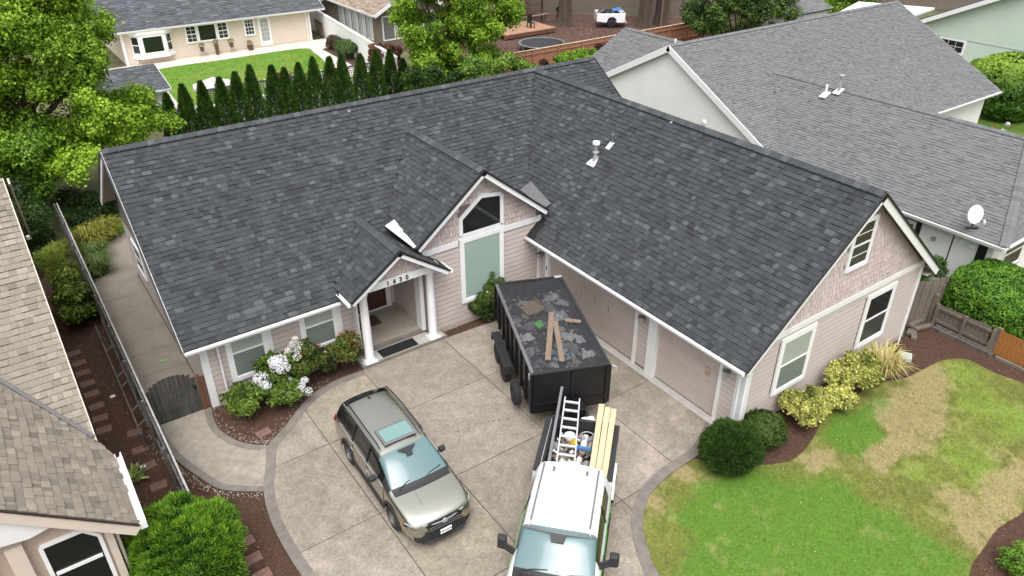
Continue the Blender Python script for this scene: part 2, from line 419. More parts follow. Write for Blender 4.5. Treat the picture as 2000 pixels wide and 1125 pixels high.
# ---------------------------------------------------------------- foliage
def unit(a): return a / np.maximum(np.linalg.norm(a, axis=1, keepdims=True), 1e-9)
def leafquads(P, N, L, Wd, cols, mode='face', spread=.8, bend=0):
    n = len(P); r = RNG.normal(size=(n, 3))
    if mode == 'face':
        nn = unit(N + spread * RNG.normal(size=(n, 3)) * .8)
        a = unit(np.cross(nn, r)); b = np.cross(nn, a)
    else:
        a = unit(N + spread * RNG.normal(size=(n, 3)) * .5); b = unit(np.cross(a, r))
    L = np.broadcast_to(np.asarray(L, float), (n,))[:, None] * RNG.uniform(.7, 1.25, (n, 1)); Wd = np.broadcast_to(np.asarray(Wd, float), (n,))[:, None] * RNG.uniform(.75, 1.2, (n, 1))
    if mode == 'face': v0 = P - a * L / 2; v1 = P + b * Wd / 2; v2 = P + a * L / 2; v3 = P - b * Wd / 2
    else: v0 = P - b * Wd * .35; v1 = P + b * Wd * .35; v2 = P + a * L + b * Wd * .12; v3 = P + a * L - b * Wd * .12
    V = np.stack([v0, v1, v2, v3], 1).reshape(-1, 3)
    Q = np.arange(4 * n).reshape(n, 4); C = np.repeat(cols, 4, axis=0)
    if mode != 'face':
        C = C.reshape(n, 4, 3).copy(); C = C.reshape(-1, 3)
    return V, Q, C
def sphdirs(n, upbias=0):
    d = RNG.normal(size=(n, 3)); d[:, 2] += upbias; return unit(d)
_H = RNG.random((64, 64, 64)).astype(np.float32)
def snoise(P, f=1.0, seed=0):
    """smooth lattice noise, about -1..1, two octaves"""
    out = 0
    for k, (m, a) in enumerate(((1.0, .68), (2.13, .32))):
        Q = np.asarray(P, float) * f * m + np.array([seed * 7.3 + k * 3.1, seed * 3.7, seed * 5.9 + 11]); I = np.floor(Q).astype(int); F = Q - I; F = F * F * (3 - 2 * F); v = 0
        for dx in (0, 1):
            for dy in (0, 1):
                for dz in (0, 1):
                    v = v + _H[(I[:, 0] + dx) % 64, (I[:, 1] + dy) % 64, (I[:, 2] + dz) % 64] * (F[:, 0] if dx else 1 - F[:, 0]) * (F[:, 1] if dy else 1 - F[:, 1]) * (F[:, 2] if dz else 1 - F[:, 2])
        out = out + (v * 2 - 1) * a * 1.5
    return out
def at_y(u, v, y):
    """world point on the vertical plane at y seen at photo pixel (u, v)"""
    d = CAMR.T @ np.array([(u - 1000) / FPX, -(v - 562.5) / FPX, 1]); t = (y - CAMLOC[1]) / d[1]
    return tuple(np.array(CAMLOC) + d * t)
def colmix(n, c1, c2, t):
    t = np.clip(t, 0, 1)[:, None]; return np.array(c1)[None] * (1 - t) + np.array(c2)[None] * t
def crown_cloud(clumps, n, L, Wd, c1, c2, mode='face', spread=.8, zmin=.05, cvar=.35, inner=.55, squash=.8, tipcol=None, tipfrac=0, ragged=.25):
    """clumps: list of (x,y,z,r[,shade]). leaves spread over the outer part of each clump"""
    C = np.array([c[:3] for c in clumps]); Rr = np.array([c[3] for c in clumps])
    sh = np.array([c[4] if len(c) > 4 else 0. for c in clumps])
    w = Rr ** 2; idx = RNG.choice(len(clumps), n, p=w / w.sum())
    d = sphdirs(n, .35); rad = inner + (1 - inner) * RNG.random(n) ** .6
    rad = rad * (1 + ragged * snoise(d * 3 + C[idx], 1.0))
    P = C[idx] + d * (Rr[idx] * rad)[:, None] * np.array([1, 1, squash])
    ok = P[:, 2] > zmin
    P, d, idx, rad = P[ok], d[ok], idx[ok], rad[ok]
    m_ = len(P)
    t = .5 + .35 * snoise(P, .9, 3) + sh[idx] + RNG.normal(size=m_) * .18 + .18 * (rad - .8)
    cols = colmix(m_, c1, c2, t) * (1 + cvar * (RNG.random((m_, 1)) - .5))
    if tipcol is not None:
        k = RNG.random(m_) < tipfrac * (rad > .85) * (d[:, 2] > 0); cols[k] = np.array(tipcol) * RNG.uniform(.7, 1.1, (k.sum(), 1))
    return leafquads(P, d, L, Wd, cols, mode, spread)
def clumps_ell(c, rx, ry, rz, n, r0, r1, shell=.7, zlo=-1, shade=.25):
    out = []
    for i in range(n):
        d = sphdirs(1, .25)[0]
        if d[2] < zlo: d[2] = -d[2] * .3
        k = random.uniform(shell, 1.0) * (1 - .0)
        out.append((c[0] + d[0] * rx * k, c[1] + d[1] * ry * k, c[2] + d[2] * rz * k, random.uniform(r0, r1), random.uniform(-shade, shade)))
    return out
def plant(name, label, cat, base, clumps, n, L, Wd, c1, c2, mode='face', group=None, stems=5, stemr=.02, stemmat='bark', matl='leaf', part='foliage', **kw):
    t = thing(name, label, cat, base, group=group)
    V, Q, Cc = crown_cloud(clumps, n, L, Wd, c1, c2, mode, **kw)
    npmesh(part, V, Q, Cc, M[matl], t)
    mb = MB()
    cs = random.sample(clumps, min(stems, len(clumps)))
    for c in cs:
        a = Vector(base); b = Vector(c[:3]); mid = (a + b) / 2 + Vector((random.uniform(-.1, .1), random.uniform(-.1, .1), .1))
        mb.tube([a, mid, b], [stemr, stemr * .8, stemr * .4], 5)
    mb.build('stem', M[stemmat], t)
    return t
# ================================================================ GROUND
def sheet(name, pts, z, matl, label=None, kind='structure'):
    mb = MB(); mb.add([(x, y, z) for x, y in pts], [tuple(range(len(pts)))])
    o = mb.build(name, matl, None, recalc=False, kind=kind)
    if o.data.polygons[0].normal.z < 0: o.data.flip_normals()
    return o
def crom(pts, n=6):
    out = []; P = [pts[0]] + list(pts) + [pts[-1]]
    for i in range(1, len(P) - 2):
        for k in range(n):
            t = k / n
            out.append(tuple(.5 * ((2 * P[i][j]) + (-P[i-1][j] + P[i+1][j]) * t + (2 * P[i-1][j] - 5 * P[i][j] + 4 * P[i+1][j] - P[i+2][j]) * t * t + (-P[i-1][j] + 3 * P[i][j] - 3 * P[i+1][j] + P[i+2][j]) * t ** 3) for j in (0, 1)))
    out.append(tuple(pts[-1])); return out
def inpoly(x, y, poly):
    c = np.zeros(len(x), bool); n = len(poly)
    for i in range(n):
        x0, y0 = poly[i]; x1, y1 = poly[(i + 1) % n]
        if y0 == y1: continue
        c ^= ((y0 > y) != (y1 > y)) & (x < (x1 - x0) * (y - y0) / (y1 - y0) + x0)
    return c
sheet('ground', [(-300, -300), (500, -300), (500, 500), (-300, 500)], -.04, M['earth'])
mulch_left = sheet('mulch_bed', [(-9, -24), (12.55, -24), (12.55, .6), (6, .6), (-1.3, .6), (-1.3, 14), (-4.6, 17), (-9, 17)], 0, M['mulch'])
mulch_right = sheet('mulch_bed', [(12.55, -24), (30, -24), (30, -9.6), (21.1, -9.6), (12.55, -9.6)], .002, M['mulch'])
# --- driveway
LEFT = [(4.97, -.42), (3.99, -.42), (2.97, -.75), (2.01, -1.53), (1.24, -2.12), (.95, -2.74), (.52, -3.75), (.31, -4.88), (.28, -6.04), (.35, -7.2), (.6, -9), (1.1, -11.5), (1.6, -15)]
RIGHT = [(12.42, -8.95), (11.18, -9.5), (9.88, -9.6), (8.89, -9.82), (8.17, -10.28), (7.65, -10.92), (7.22, -11.8), (7.0, -13), (6.9, -15)]
Lc, Rc = crom(LEFT, 5), crom(RIGHT, 5)
outline = [(12.58, -8.95)] + [(12.58, -.5), (10.6, -.5), (8.3, -.42)] + Lc + Rc[::-1]
drive = thing('driveway', 'wide stained concrete driveway with curved edging strips', 'driveway', (6, -5, 0)); drive['kind'] = 'structure'
del drive['category']; del drive['label']
mb = MB(); mb.add([(x, y, .012) for x, y in outline], [tuple(range(len(outline)))]); mb.build('joint_bed', M['joint'], drive, recalc=False)
xs = [-1, 2.7, 5.0, 8.1, 10.2, 12.65]; ys = [-15.5, -12.8, -9.55, -6.25, -3.05, 0]
g = .012
for i in range(5):
    for j in range(5):
        p = outline
        for a, b, c in ((-1, 0, -(xs[i] + g)), (1, 0, xs[i + 1] - g), (0, -1, -(ys[j] + g)), (0, 1, ys[j + 1] - g)):
            p = clip_poly(p, a, b, c)
        if len(p) < 3: continue
        MB().prism([(x, y, .006) for x, y in p], (0, 0, .024 + random.uniform(-.003, .003))).build('concrete_slab', CONC[(i * 3 + j * 2) % 4], drive)
def ribbon(name, pts, w, side, z, matl, parent):
    P = [Vector((*p, 0)) for p in pts]; A = []; Bq = []
    for i, p in enumerate(P):
        t = (P[min(i + 1, len(P) - 1)] - P[max(i - 1, 0)]).normalized(); nrm = Vector((-t.y, t.x, 0)) * side
        A.append(p); Bq.append(p + nrm * w)
    mb = MB()
    for i in range(len(P) - 1):
        q = [A[i], A[i + 1], Bq[i + 1], Bq[i]]
        b = [Vector((v.x, v.y, .0)) for v in q]; t = [Vector((v.x, v.y, z)) for v in q]
        mb.add(b + t, [(4, 5, 6, 7), (0, 1, 5, 4), (2, 3, 7, 6)], 0)
    return mb.build(name, matl, parent)
ribbon('edging_strip', Lc, .27, 1, .040, M['edging'], drive)
ribbon('edging_strip', Rc, .30, -1, .040, M['edging'], drive)
# apron step along the garage doors
def streak(pts, w, matl, name):
    mb = MB()
    for i in range(len(pts) - 1):
        a, b = Vector((*pts[i], .0335)), Vector((*pts[i + 1], .0335)); n = int((b - a).length / .12) + 1
        for k in range(n):
            p = a.lerp(b, (k + random.random() * .6) / n); r = w * random.uniform(.3, 1.0); q = [(p.x + r * random.uniform(.5, 1.4) * math.cos(t), p.y + r * random.uniform(.4, 1.0) * math.sin(t), .0335 + .0002 * (k % 5)) for t in (0, 1.1, 2.1, 3.2, 4.2, 5.2)]
            mb.add(q, [tuple(range(6))])
    mb.build(name, matl, drive, kind='stuff', recalc=False)
streak([(5.3, -6.12), (6.3, -6.16), (7.6, -6.1)], .035, mat('pale_bloom', (.40, .36, .31), .9), 'pale_joint_bloom')
streak([(6.0, -4.75), (6.9, -4.9), (7.4, -5.1)], .05, mat('dark_crack_stain', (.13, .105, .085), .9), 'dark_stain')
streak([(7.9, -2.4), (7.95, -3.3), (8.0, -4.6)], .03, bpy.data.materials['pale_bloom'], 'pale_joint_bloom')
apron = MB().box((12.28, -9.0, .0), (12.56, -.6, .055)).build('door_apron', M['smooth'], drive)
# --- curved walk to the gate
TOP = crom([(.42, .62), (.30, -.1), (.34, -.75), (.62, -1.45), (1.0, -1.9), (1.35, -2.15)], 5)
BOT = crom([(-1.24, .62), (-1.2, -.3), (-1.07, -1.18), (-.66, -2.44), (-.32, -3.1), (.52, -3.76)], 5)
walk = thing('walkway', None, None, (0, -1, 0)); walk['kind'] = 'structure'
wp = TOP + [(1.2, -2.4), (.8, -3.2)] + BOT[::-1]
MB().prism([(x, y, .002) for x, y in wp], (0, 0, .018)).build('concrete_slab', M['concrete2'], walk)
ribbon('edging_strip', TOP, .20, -1, .030, M['edging'], walk)
ribbon('edging_strip', BOT, .20, 1, .030, M['edging'], walk)
# --- side path behind the gate
side = thing('side_path', None, None, (0, 6, 0)); side['kind'] = 'structure'
SP = [(-1.2, .62), (.45, .62), (.45, 10.6), (1.3, 10.6), (1.3, 15.2), (.5, 14.7), (.1, 14.3), (-.35, 13.5), (-.75, 12.6), (-.98, 11.4), (-1.2, 10.2)]
MB().add([(x, y, .004) for x, y in SP], [tuple(range(len(SP)))]).build('joint_bed', M['joint'], side)
yy = [.6, 2.05, 3.4, 4.75, 6.25, 7.75, 9.05, 10.6, 15]
for j in range(8):
    p = clip_poly(clip_poly(SP, 0, -1, -(yy[j] + .009)), 0, 1, yy[j + 1] - .009)
    MB().prism([(x, y, .0) for x, y in p], (0, 0, .02 + random.uniform(-.002, .002))).build('concrete_slab', M['sidepath'], side)
# --- lawns
LAWN = crom([(6.85, -15), (6.93, -13), (7.15, -11.8), (7.58, -10.85), (8.1, -10.2), (8.85, -9.72), (9.88, -9.5), (10.75, -9.42), (11.2, -10.2), (12.4, -10.95), (13.2, -11.2), (14.4, -10.95), (15.3, -10.6), (16.3, -10.55), (17.6, -10.55), (18.5, -10.7), (19.1, -10.95), (20, -11.05), (21.05, -11.15), (21.8, -11.6), (21.8, -12.5), (22.0, -13.4), (21.8, -14.2), (19, -15.4), (16.6, -15.85), (15.3, -15.75), (14.3, -15.85), (13.2, -16.05), (11.5, -17), (9, -19), (6.9, -19)], 3)
ZONES = {'dry': [(9.7,-9.6,.45),(10.3,-9.7,.4),(8.9,-10.0,.4),(13.1,-11.2,.4),(13.8,-11.3,.4),(20.2,-11.4,.7),(19.3,-11.4,.7),(18.2,-11.7,.7),(17.6,-12.2,.65),(17.0,-12.5,.7),(15.6,-12.3,.55),(16.3,-12.5,.6),(15.1,-12.4,.5),(18.9,-11.9,.6),(16.1,-15.5,.6),(15.1,-15.2,.6),(17.0,-15.3,.6),(15.5,-14.6,.4),(18,-15.1,.6),(15.3,-15.7,.5),(14.4,-15.6,.5)],
 'green': [(10.9,-12.0,1.1),(11.3,-13.3,1.4),(11.9,-14.3,1.4),(10.4,-10.8,.6),(9.7,-12.2,1.2),(11.9,-12.3,.9),(16.4,-11.35,.55),(17.2,-11.35,.5),(15.5,-11.3,.6),(14.9,-11.4,.4),(12.8,-13.2,.8),(8.6,-12.6,.8),(11.8,-15.2,1.2),(10,-14.5,1.5),(9.4,-11.3,.5)],
 'lime': [(19.9,-12.8,.9),(17.3,-13.8,.9),(16.7,-14.6,.6),(21.1,-11.9,.7),(19.7,-14.1,.9),(15.6,-13.4,.5)]}
def lawn_colour(x, y):
    P = np.stack([x, y, np.zeros_like(x)], 1)
    n1 = snoise(P, .8, 1); n2 = snoise(P, 2.2, 2); n3 = snoise(P, 9, 4)
    xw = x + .45 * n1 + .12 * n2; yw = y + .45 * snoise(P, .8, 5) + .12 * snoise(P, 3, 6)
    def infl(k):
        o = np.zeros_like(x)
        for cx, cy, r in ZONES[k]: o += np.exp(-(((xw - cx) ** 2 + (yw - cy) ** 2) / (r * r)) * (1.15 if k == 'dry' else .9))
        return o
    base = np.array([.150, .158, .036])[None] + (n2 * .5 + n3 * .7)[:, None] * np.array([.045, .03, .014])
    c = base
    for k, col, gain in (('lime', (.155, .225, .032), .95), ('green', (.090, .178, .020), 1.5), ('dry', (.31, .245, .125), 1.15)):
        w = np.clip(infl(k) * gain + .40 * n2 - .25 + (.45 * n3 if k != 'green' else .14 * n3), 0, 1 if k != 'dry' else .70)[:, None]
        c = c * (1 - w) + np.array(col)[None] * w
    return np.clip(c * (1 + .10 * n3[:, None]), .01, 1)
def lawn(name, poly, z, step, dens, colf, label, blade=(.055, .014), view=True):
    xs_ = [p[0] for p in poly]; ys_ = [p[1] for p in poly]
    X0, X1, Y0, Y1 = min(xs_), max(xs_), min(ys_), max(ys_)
    # sheet: triangulated polygon with fine grid
    nx, ny = int((X1 - X0) / step) + 2, int((Y1 - Y0) / step) + 2
    gx, gy = np.meshgrid(np.linspace(X0, X1, nx), np.linspace(Y0, Y1, ny)); fx, fy = gx.ravel(), gy.ravel()
    ins = inpoly(fx, fy, poly).reshape(ny, nx)
    q = []
    for j in range(ny - 1):
        k = np.nonzero(ins[j, :-1] | ins[j, 1:] | ins[j + 1, :-1] | ins[j + 1, 1:])[0]
        q.append(np.stack([j * nx + k, j * nx + k + 1, (j + 1) * nx + k + 1, (j + 1) * nx + k], 1))
    q = np.concatenate(q)
    used, inv = np.unique(q, return_inverse=True); q = inv.reshape(q.shape)
    ux, uy = fx[used].copy(), fy[used].copy(); outm = ~inpoly(ux, uy, poly); px, py = ux[outm], uy[outm]; best = np.full(len(px), 1e9); bx_, by_ = px.copy(), py.copy()
    for i in range(len(poly)):
        ax, ay = poly[i]; cx, cy = poly[(i + 1) % len(poly)]; dx, dy = cx - ax, cy - ay; ll = dx * dx + dy * dy
        if ll == 0: continue
        t = np.clip(((px - ax) * dx + (py - ay) * dy) / ll, 0, 1); qx, qy = ax + t * dx, ay + t * dy; dd = (qx - px) ** 2 + (qy - py) ** 2
        m_ = dd < best; best[m_] = dd[m_]; bx_[m_] = qx[m_]; by_[m_] = qy[m_]
    ux[outm] = bx_; uy[outm] = by_
    V = np.stack([ux, uy, np.full(len(used), z)], 1)
    o = npmesh(name, V, q, colf(V[:, 0], V[:, 1]), M['turf'], kind='structure')
    # blades
    A = (X1 - X0) * (Y1 - Y0); n = int(A * dens); x = RNG.uniform(X0, X1, n); y = RNG.uniform(Y0, Y1, n)
    k = inpoly(x, y, poly); x, y = x[k], y[k]; n = len(x)
    x = x + RNG.normal(size=n) * .03; y = y + RNG.normal(size=n) * .03; P = np.stack([x, y, np.full(n, z - .005)], 1); c = colf(x + RNG.normal(size=n) * .05, y + RNG.normal(size=n) * .05) * RNG.uniform(.6, 1.5, (n, 1))
    V, Q, Cc = leafquads(P, np.tile([[0, 0, 1.]], (n, 1)), blade[0], blade[1], c, 'spike', 1.2)
    npmesh('grass_blades', V, Q, Cc, M['grass'], kind='stuff', label=label, cat='grass')
lawn('front_lawn', LAWN, .012, .09, 520, lawn_colour, 'patchy front lawn grass, bright green turning to dry straw')
def cg(c, v=.18):
    def f(x, y):
        P = np.stack([x, y, 0 * x], 1); return np.array(c)[None] * (1 + v * snoise(P, 1.1, 2)[:, None] + .5 * v * snoise(P, 5, 1)[:, None])
    return f
def back_col(x, y):
    P = np.stack([x, y, 0 * x], 1); t = np.clip(.35 * snoise(P, .7, 2) + .25 * snoise(P, 3, 1) + .8 * np.exp(-((x - 15.5) ** 2 / 9 + (y - 36) ** 2 / 6)), 0, 1)
    return colmix(len(x), (.10, .21, .02), (.24, .24, .05), t)
BACKL = crom([(8.4, 29.2), (7.9, 33), (8.3, 40), (8.6, 42.9), (14, 43.0), (20.3, 43), (20.6, 41), (20.2, 38), (19.3, 35), (18.4, 32.4), (17.6, 31)], 3) + [(14, 29.3)]
lawn('back_lawn', BACKL, .02, .3, 45, back_col, 'striped green back lawn behind the cream house', (.09, .05))
lawn('side_lawn', [(-1.2, 15.2), (-1.0, 19), (5, 22), (9, 20), (3, 14.8), (1.3, 15.2), (.5, 14.7)], .01, .25, 90, cg((.09, .17, .02)), 'green grass behind the charcoal roofed house', (.07, .03))
lawn('side_lawn', [(44, -6), (44, 5), (58, 7), (60, -8)], .01, .6, 12, cg((.07, .13, .015)), 'shaded grass below the tall trimmed hedge', (.1, .06))
lawn('side_lawn', [(22.95, -18), (22.95, -9.9), (25.3, -10.2), (34, -10.5), (34, -18)], .01, .2, 160, lambda x, y: colmix(len(x), (.12, .17, .04), (.34, .25, .13), .6 + .6 * snoise(np.stack([x, y, 0 * x], 1), 1.5, 3)), 'dry grass of the yard beyond the low board fence', (.07, .02))
# mulch chips
def chips(name, polys, dens, label, size=.05, cols=((.18, .082, .048), (.040, .023, .015)), light=.03, lc=(.5, .42, .34), z=.004, excl=None):
    Vs, Qs, Cs, b = [], [], [], 0
    for poly in polys:
        xs_ = [p[0] for p in poly]; ys_ = [p[1] for p in poly]
        n = int((max(xs_) - min(xs_)) * (max(ys_) - min(ys_)) * dens)
        x = RNG.uniform(min(xs_), max(xs_), n); y = RNG.uniform(min(ys_), max(ys_), n)
        k = inpoly(x, y, poly)
        if excl:
            for e in excl: k &= ~inpoly(x, y, e)
        x, y = x[k], y[k]; n = len(x)
        P = np.stack([x, y, z + RNG.uniform(.004, .03, n)], 1)
        c = colmix(n, cols[0], cols[1], RNG.random(n)); l = RNG.random(n) < light; c[l] = np.array(lc) * RNG.uniform(.6, 1.2, (l.sum(), 1))
        V, Q, Cc = leafquads(P, np.tile([[0, 0, 1.]], (n, 1)), size, size * .42, c, 'face', .45)
        Vs.append(V); Qs.append(Q + b); Cs.append(Cc); b += len(V)
    return npmesh(name, np.concatenate(Vs), np.concatenate(Qs), np.concatenate(Cs), M['chips'], kind='stuff', label=label, cat='mulch')
wpoly = wp; dpoly = outline
chips('wood_chips', [[(-3.2, -9), (-3.2, 12), (-1.3, 12), (-1.3, -9)], [(-1.3, -12), (-1.3, -1), (1.8, -3), (1.8, -12)]], 480, 'dark red bark chips left of the driveway and along the fence', excl=[wpoly, dpoly], light=.02)
chips('wood_chips', [[(.3, .5), (.4, -3), (5.1, -3), (5.1, .5)], [(8.3, 0), (8.3, -.45), (12.4, -.5), (12.4, 0)]], 420, 'dark bark chips in the rose bed by the front wall', excl=[wpoly, dpoly], light=.05, size=.045)
chips('wood_chips', [[(12.5, -9.65), (12, -13), (24, -17), (22.9, -9.9), (21.1, -9.65)], [(12, -15.9), (12, -19), (19, -19), (23, -14), (21.5, -14)]], 420, 'red bark chips in the beds around the front lawn', excl=[LAWN], light=.012, cols=((.20, .092, .052), (.048, .026, .017)), lc=(.33, .17, .12))
# pale gravel and petals along the edging
def scatter_line(pts, n, off, spread, size, label, name='fallen_petals', c=(.62, .56, .50)):
    idx = RNG.integers(0, len(pts) - 1, n); t = RNG.random(n); P0 = np.array(pts)[idx]; P1 = np.array(pts)[idx + 1]
    p = P0 + (P1 - P0) * t[:, None]; d = unit(np.concatenate([P1 - P0, np.zeros((n, 1))], 1)); nr = np.stack([-d[:, 1], d[:, 0]], 1)
    p = p + nr * (off + np.abs(RNG.normal(size=n)) * spread * np.sign(off))[:, None]
    P = np.stack([p[:, 0], p[:, 1], np.full(n, .035)], 1)
    V, Q, Cc = leafquads(P, np.tile([[0, 0, 1.]], (n, 1)), size, size * .7, np.array(c) * RNG.uniform(.5, 1.2, (n, 1)), 'face', .3)
    npmesh(name, V, Q, Cc, M['chips'], kind='stuff', label=label, cat='debris')
scatter_line(BOT, 330, -.06, .12, .035, 'pale bark crumbs and petals along the walk edging')
scatter_line(TOP, 150, .05, .12, .035, 'pale petals in the bed beside the curved walk')
scatter_line(Lc[5:30], 130, -.05, .10, .03, 'white petals fallen along the driveway edge', c=(.7, .66, .62))
# --- yards behind
sheet('patio', [(5, 42.9), (5, 45.3), (24, 45.3), (22.5, 31.5), (20, 29), (17.6, 31), (18.4, 32.4), (19.3, 35), (20.2, 38), (20.6, 41), (20.3, 43)], .012, M['patio'], kind='structure')
sheet('patio', [(5, 30), (5, 43), (8.4, 43), (8.2, 36), (7.9, 30)], .008, M['patio'], kind='structure')
sheet('bare_yard', [(27, 27), (27, 60), (62, 60), (62, 20), (44, 20)], .0, M['soil'], kind='structure')

# pale leaf specks lying on the front lawn
n = 130; x = RNG.uniform(7.5, 20, n); y = RNG.uniform(-16.5, -10.5, n); k_ = inpoly(x, y, LAWN); x, y = x[k_], y[k_]; n = len(x)
V, Q, Cc = leafquads(np.stack([x, y, np.full(n, .05)], 1), np.tile([[0, 0, 1.]], (n, 1)), .045, .03, np.array([[.55, .5, .25]]) * RNG.uniform(.5, 1.2, (n, 1)), 'face', .5)
npmesh('fallen_leaves', V, Q, Cc, M['chips'], kind='stuff', label='small pale leaves scattered on the front lawn', cat='leaves')
# ================================================================ MAIN HOUSE
house = thing('house', 'pink sided single storey house with new charcoal shingle roof', 'house', (0, 0, 0))
HE, RZ, RY, RX = 2.6, 6.73, 5.94, 16.77
sA = (RZ - HE) / RY; LA = math.hypot(RY, RZ - HE)
zG, xG, zR, xR2, yF = 2.76, 11.97, 2.82, 21.65, -9.88
sB = (RZ - zG) / (RX - xG); LB = math.hypot(RX - xG, RZ - zG); LC = math.hypot(xR2 - RX, RZ - zR); sC = (RZ - zR) / (xR2 - RX)
gx, gz, gy, sg = 9.95, 5.86, -.37, .789
gl, gr = 2.62, 2.68
px_, pz, py_, pl, pr_ = 6.53, 4.14, -.80, 1.78, 1.75
XE = 19.93
zA = lambda x, y: min(HE + sA * y, HE + sA * (2 * RY - y)) if 0 <= x <= XE else -9
def zB(x, y): return min(RZ - sB * (RX - x) if x < RX else 99, RZ - sC * (x - RX) if x >= RX else 99) if y > yF and y < RY else -9
def zGb(x, y): return gz - sg * abs(x - gx) if (y > gy and -gl <= x - gx <= gr) else -9
def zP(x, y): return pz - sA * abs(x - px_) if (y > py_ and abs(x - px_) <= pl) else -9
roof = MB()
uA, vA = (1, 0, 0), (0, RY, RZ - HE)
vx = xG + (HE + .16 - zG) / sB  # valley foot
polyA1 = [(0, 0), (7.75, 0), (7.75, LA), (0, LA)]; polyA3 = [(7.75, .172), (12.35, .172), (RX, LA), (7.75, LA)]
yv = (RZ - sC * (XE - RX) - HE) / sA
polyA2 = [(XE, yv / RY * LA), (XE, LA), (RX, LA)]
OB, uB, vB = (xG, yF, zG), (0, -1, 0), (RX - xG, 0, RZ - zG)
def yb(y): return -(y - yF)
polyB = [(yb(.26), 0), (0, 0), (0, LB), (yb(RY), LB)]
OC, uC, vC = (xR2, yF, zR), (0, 1, 0), (-(xR2 - RX), 0, RZ - zR)
ycE = (zR - HE) / sA
polyC = [(0, 0), (ycE - yF, 0), (RY - yF, LC), (0, LC)]
deck(roof, (0, 0, HE), uA, vA, polyA1); deck(roof, (0, 0, HE), uA, vA, polyA3); deck(roof, (0, 0, HE), uA, vA, polyA2)
YB = 10.85; ZB = RZ - sA * (YB - RY); LBk = math.hypot(YB - RY, RZ - ZB)
deck(roof, (0, YB, ZB), (-1, 0, 0), (0, -(YB - RY), RZ - ZB), [(-XE, 0), (0, 0), (0, LBk), (-XE, LBk)])
deck(roof, OB, uB, vB, polyB); deck(roof, OC, uC, vC, polyC)
# large entry gable
LGl = math.hypot(gl, gl * sg); LGr = math.hypot(gr, gr * sg)
yR_ = (gz - HE) / sA; yLl = (gz - sg * gl - HE) / sA; yLr = (gz - sg * gr - HE) / sA
OGl, uGl, vGl = (gx - gl, gy, gz - sg * gl), (0, -1, 0), (gl, 0, gl * sg)
polyGl = [(-(yLl - gy), 0), (0, 0), (0, LGl), (-(yR_ - gy), LGl)]
OGr, uGr, vGr = (gx + gr, gy, gz - sg * gr), (0, 1, 0), (-gr, 0, gr * sg)
polyGr = [(0, 0), (yLr - gy, 0), (yR_ - gy, LGr), (0, LGr)]
deck(roof, OGl, uGl, vGl, polyGl, off=.004); deck(roof, OGr, uGr, vGr, polyGr, off=.004)
# porch gable
LP = math.hypot(pl, pl * sA); yPr = (pz - HE) / sA; zPl = pz - sA * pl; yPl = (zPl - HE) / sA
OPl, uPl, vPl = (px_ - pl, py_, zPl), (0, -1, 0), (pl, 0, pl * sA)
polyPl = [(-(yPl - py_), 0), (0, 0), (0, LP), (-(yPr - py_), LP)]
LPr = math.hypot(pr_, pr_ * sA); zPr = pz - sA * pr_
OPr, uPr, vPr = (px_ + pr_, py_, zPr), (0, 1, 0), (-pr_, 0, pr_ * sA)
polyPr = [(0, 0), (.0 - py_ - .02, 0), (1.2, .5 * LPr), (yPr - py_, LPr), (0, LPr)]
deck(roof, OPl, uPl, vPl, polyPl, off=.006); deck(roof, OPr, uPr, vPr, polyPr, off=.006)
roofo = roof.build('roof', M['roofbase'], house)
sh = Pieces('shingle', SH_DARK, .021, 300)
C_ = .172
hidA = lambda P: max(zB(P.x, P.y), zGb(P.x, P.y), zP(P.x, P.y)) > P.z + .03
hidB = lambda P: (P.y > -.2 and zA(P.x, P.y) > P.z + .03) or zGb(P.x, P.y) > P.z + .03
hidG = lambda P: zA(P.x, P.y) > P.z + .03
hidP = lambda P: zA(P.x, P.y) > P.z + .03 or (P.x > 7.75 and P.y > 0)
sh.face((0, 0, HE), uA, vA, polyA1, C_, SHW, SHWT, hidA)
sh.face((0, 0, HE), uA, vA, polyA3, C_, SHW, SHWT, hidA)
sh.face((0, 0, HE), uA, vA, polyA2, C_, SHW, SHWT, hidA)
sh.face(OB, uB, vB, polyB, C_, SHW, SHWT, hidB)
sh.face(OGl, uGl, vGl, polyGl, C_, SHW, SHWT, hidG)
sh.face(OGr, uGr, vGr, polyGr, C_, SHW, SHWT, hidG)
sh.face(OPl, uPl, vPl, polyPl, C_, SHW, SHWT, hidP)
sh.face(OPr, uPr, vPr, polyPr, C_, SHW, SHWT, hidP)
sh.finish(roofo)
capm = SH_DARK[2:7]
ridge_caps(roofo, (0, RY, RZ), (XE, RY, RZ), capm, w=.17, tilt=sA * .80, up=.04, step=.22)
ridge_caps(roofo, (RX, yF, RZ), (RX, RY - .1, RZ), capm, w=.18, tilt=sB * .80, up=.04, step=.22)
ridge_caps(roofo, (gx, gy, gz), (gx, yR_, gz), capm, w=.17, tilt=sg * .80, up=.04, step=.22)
ridge_caps(roofo, (px_, py_, pz), (px_, yPr, pz), capm, w=.16, tilt=sA * .85, up=.03, step=.22)
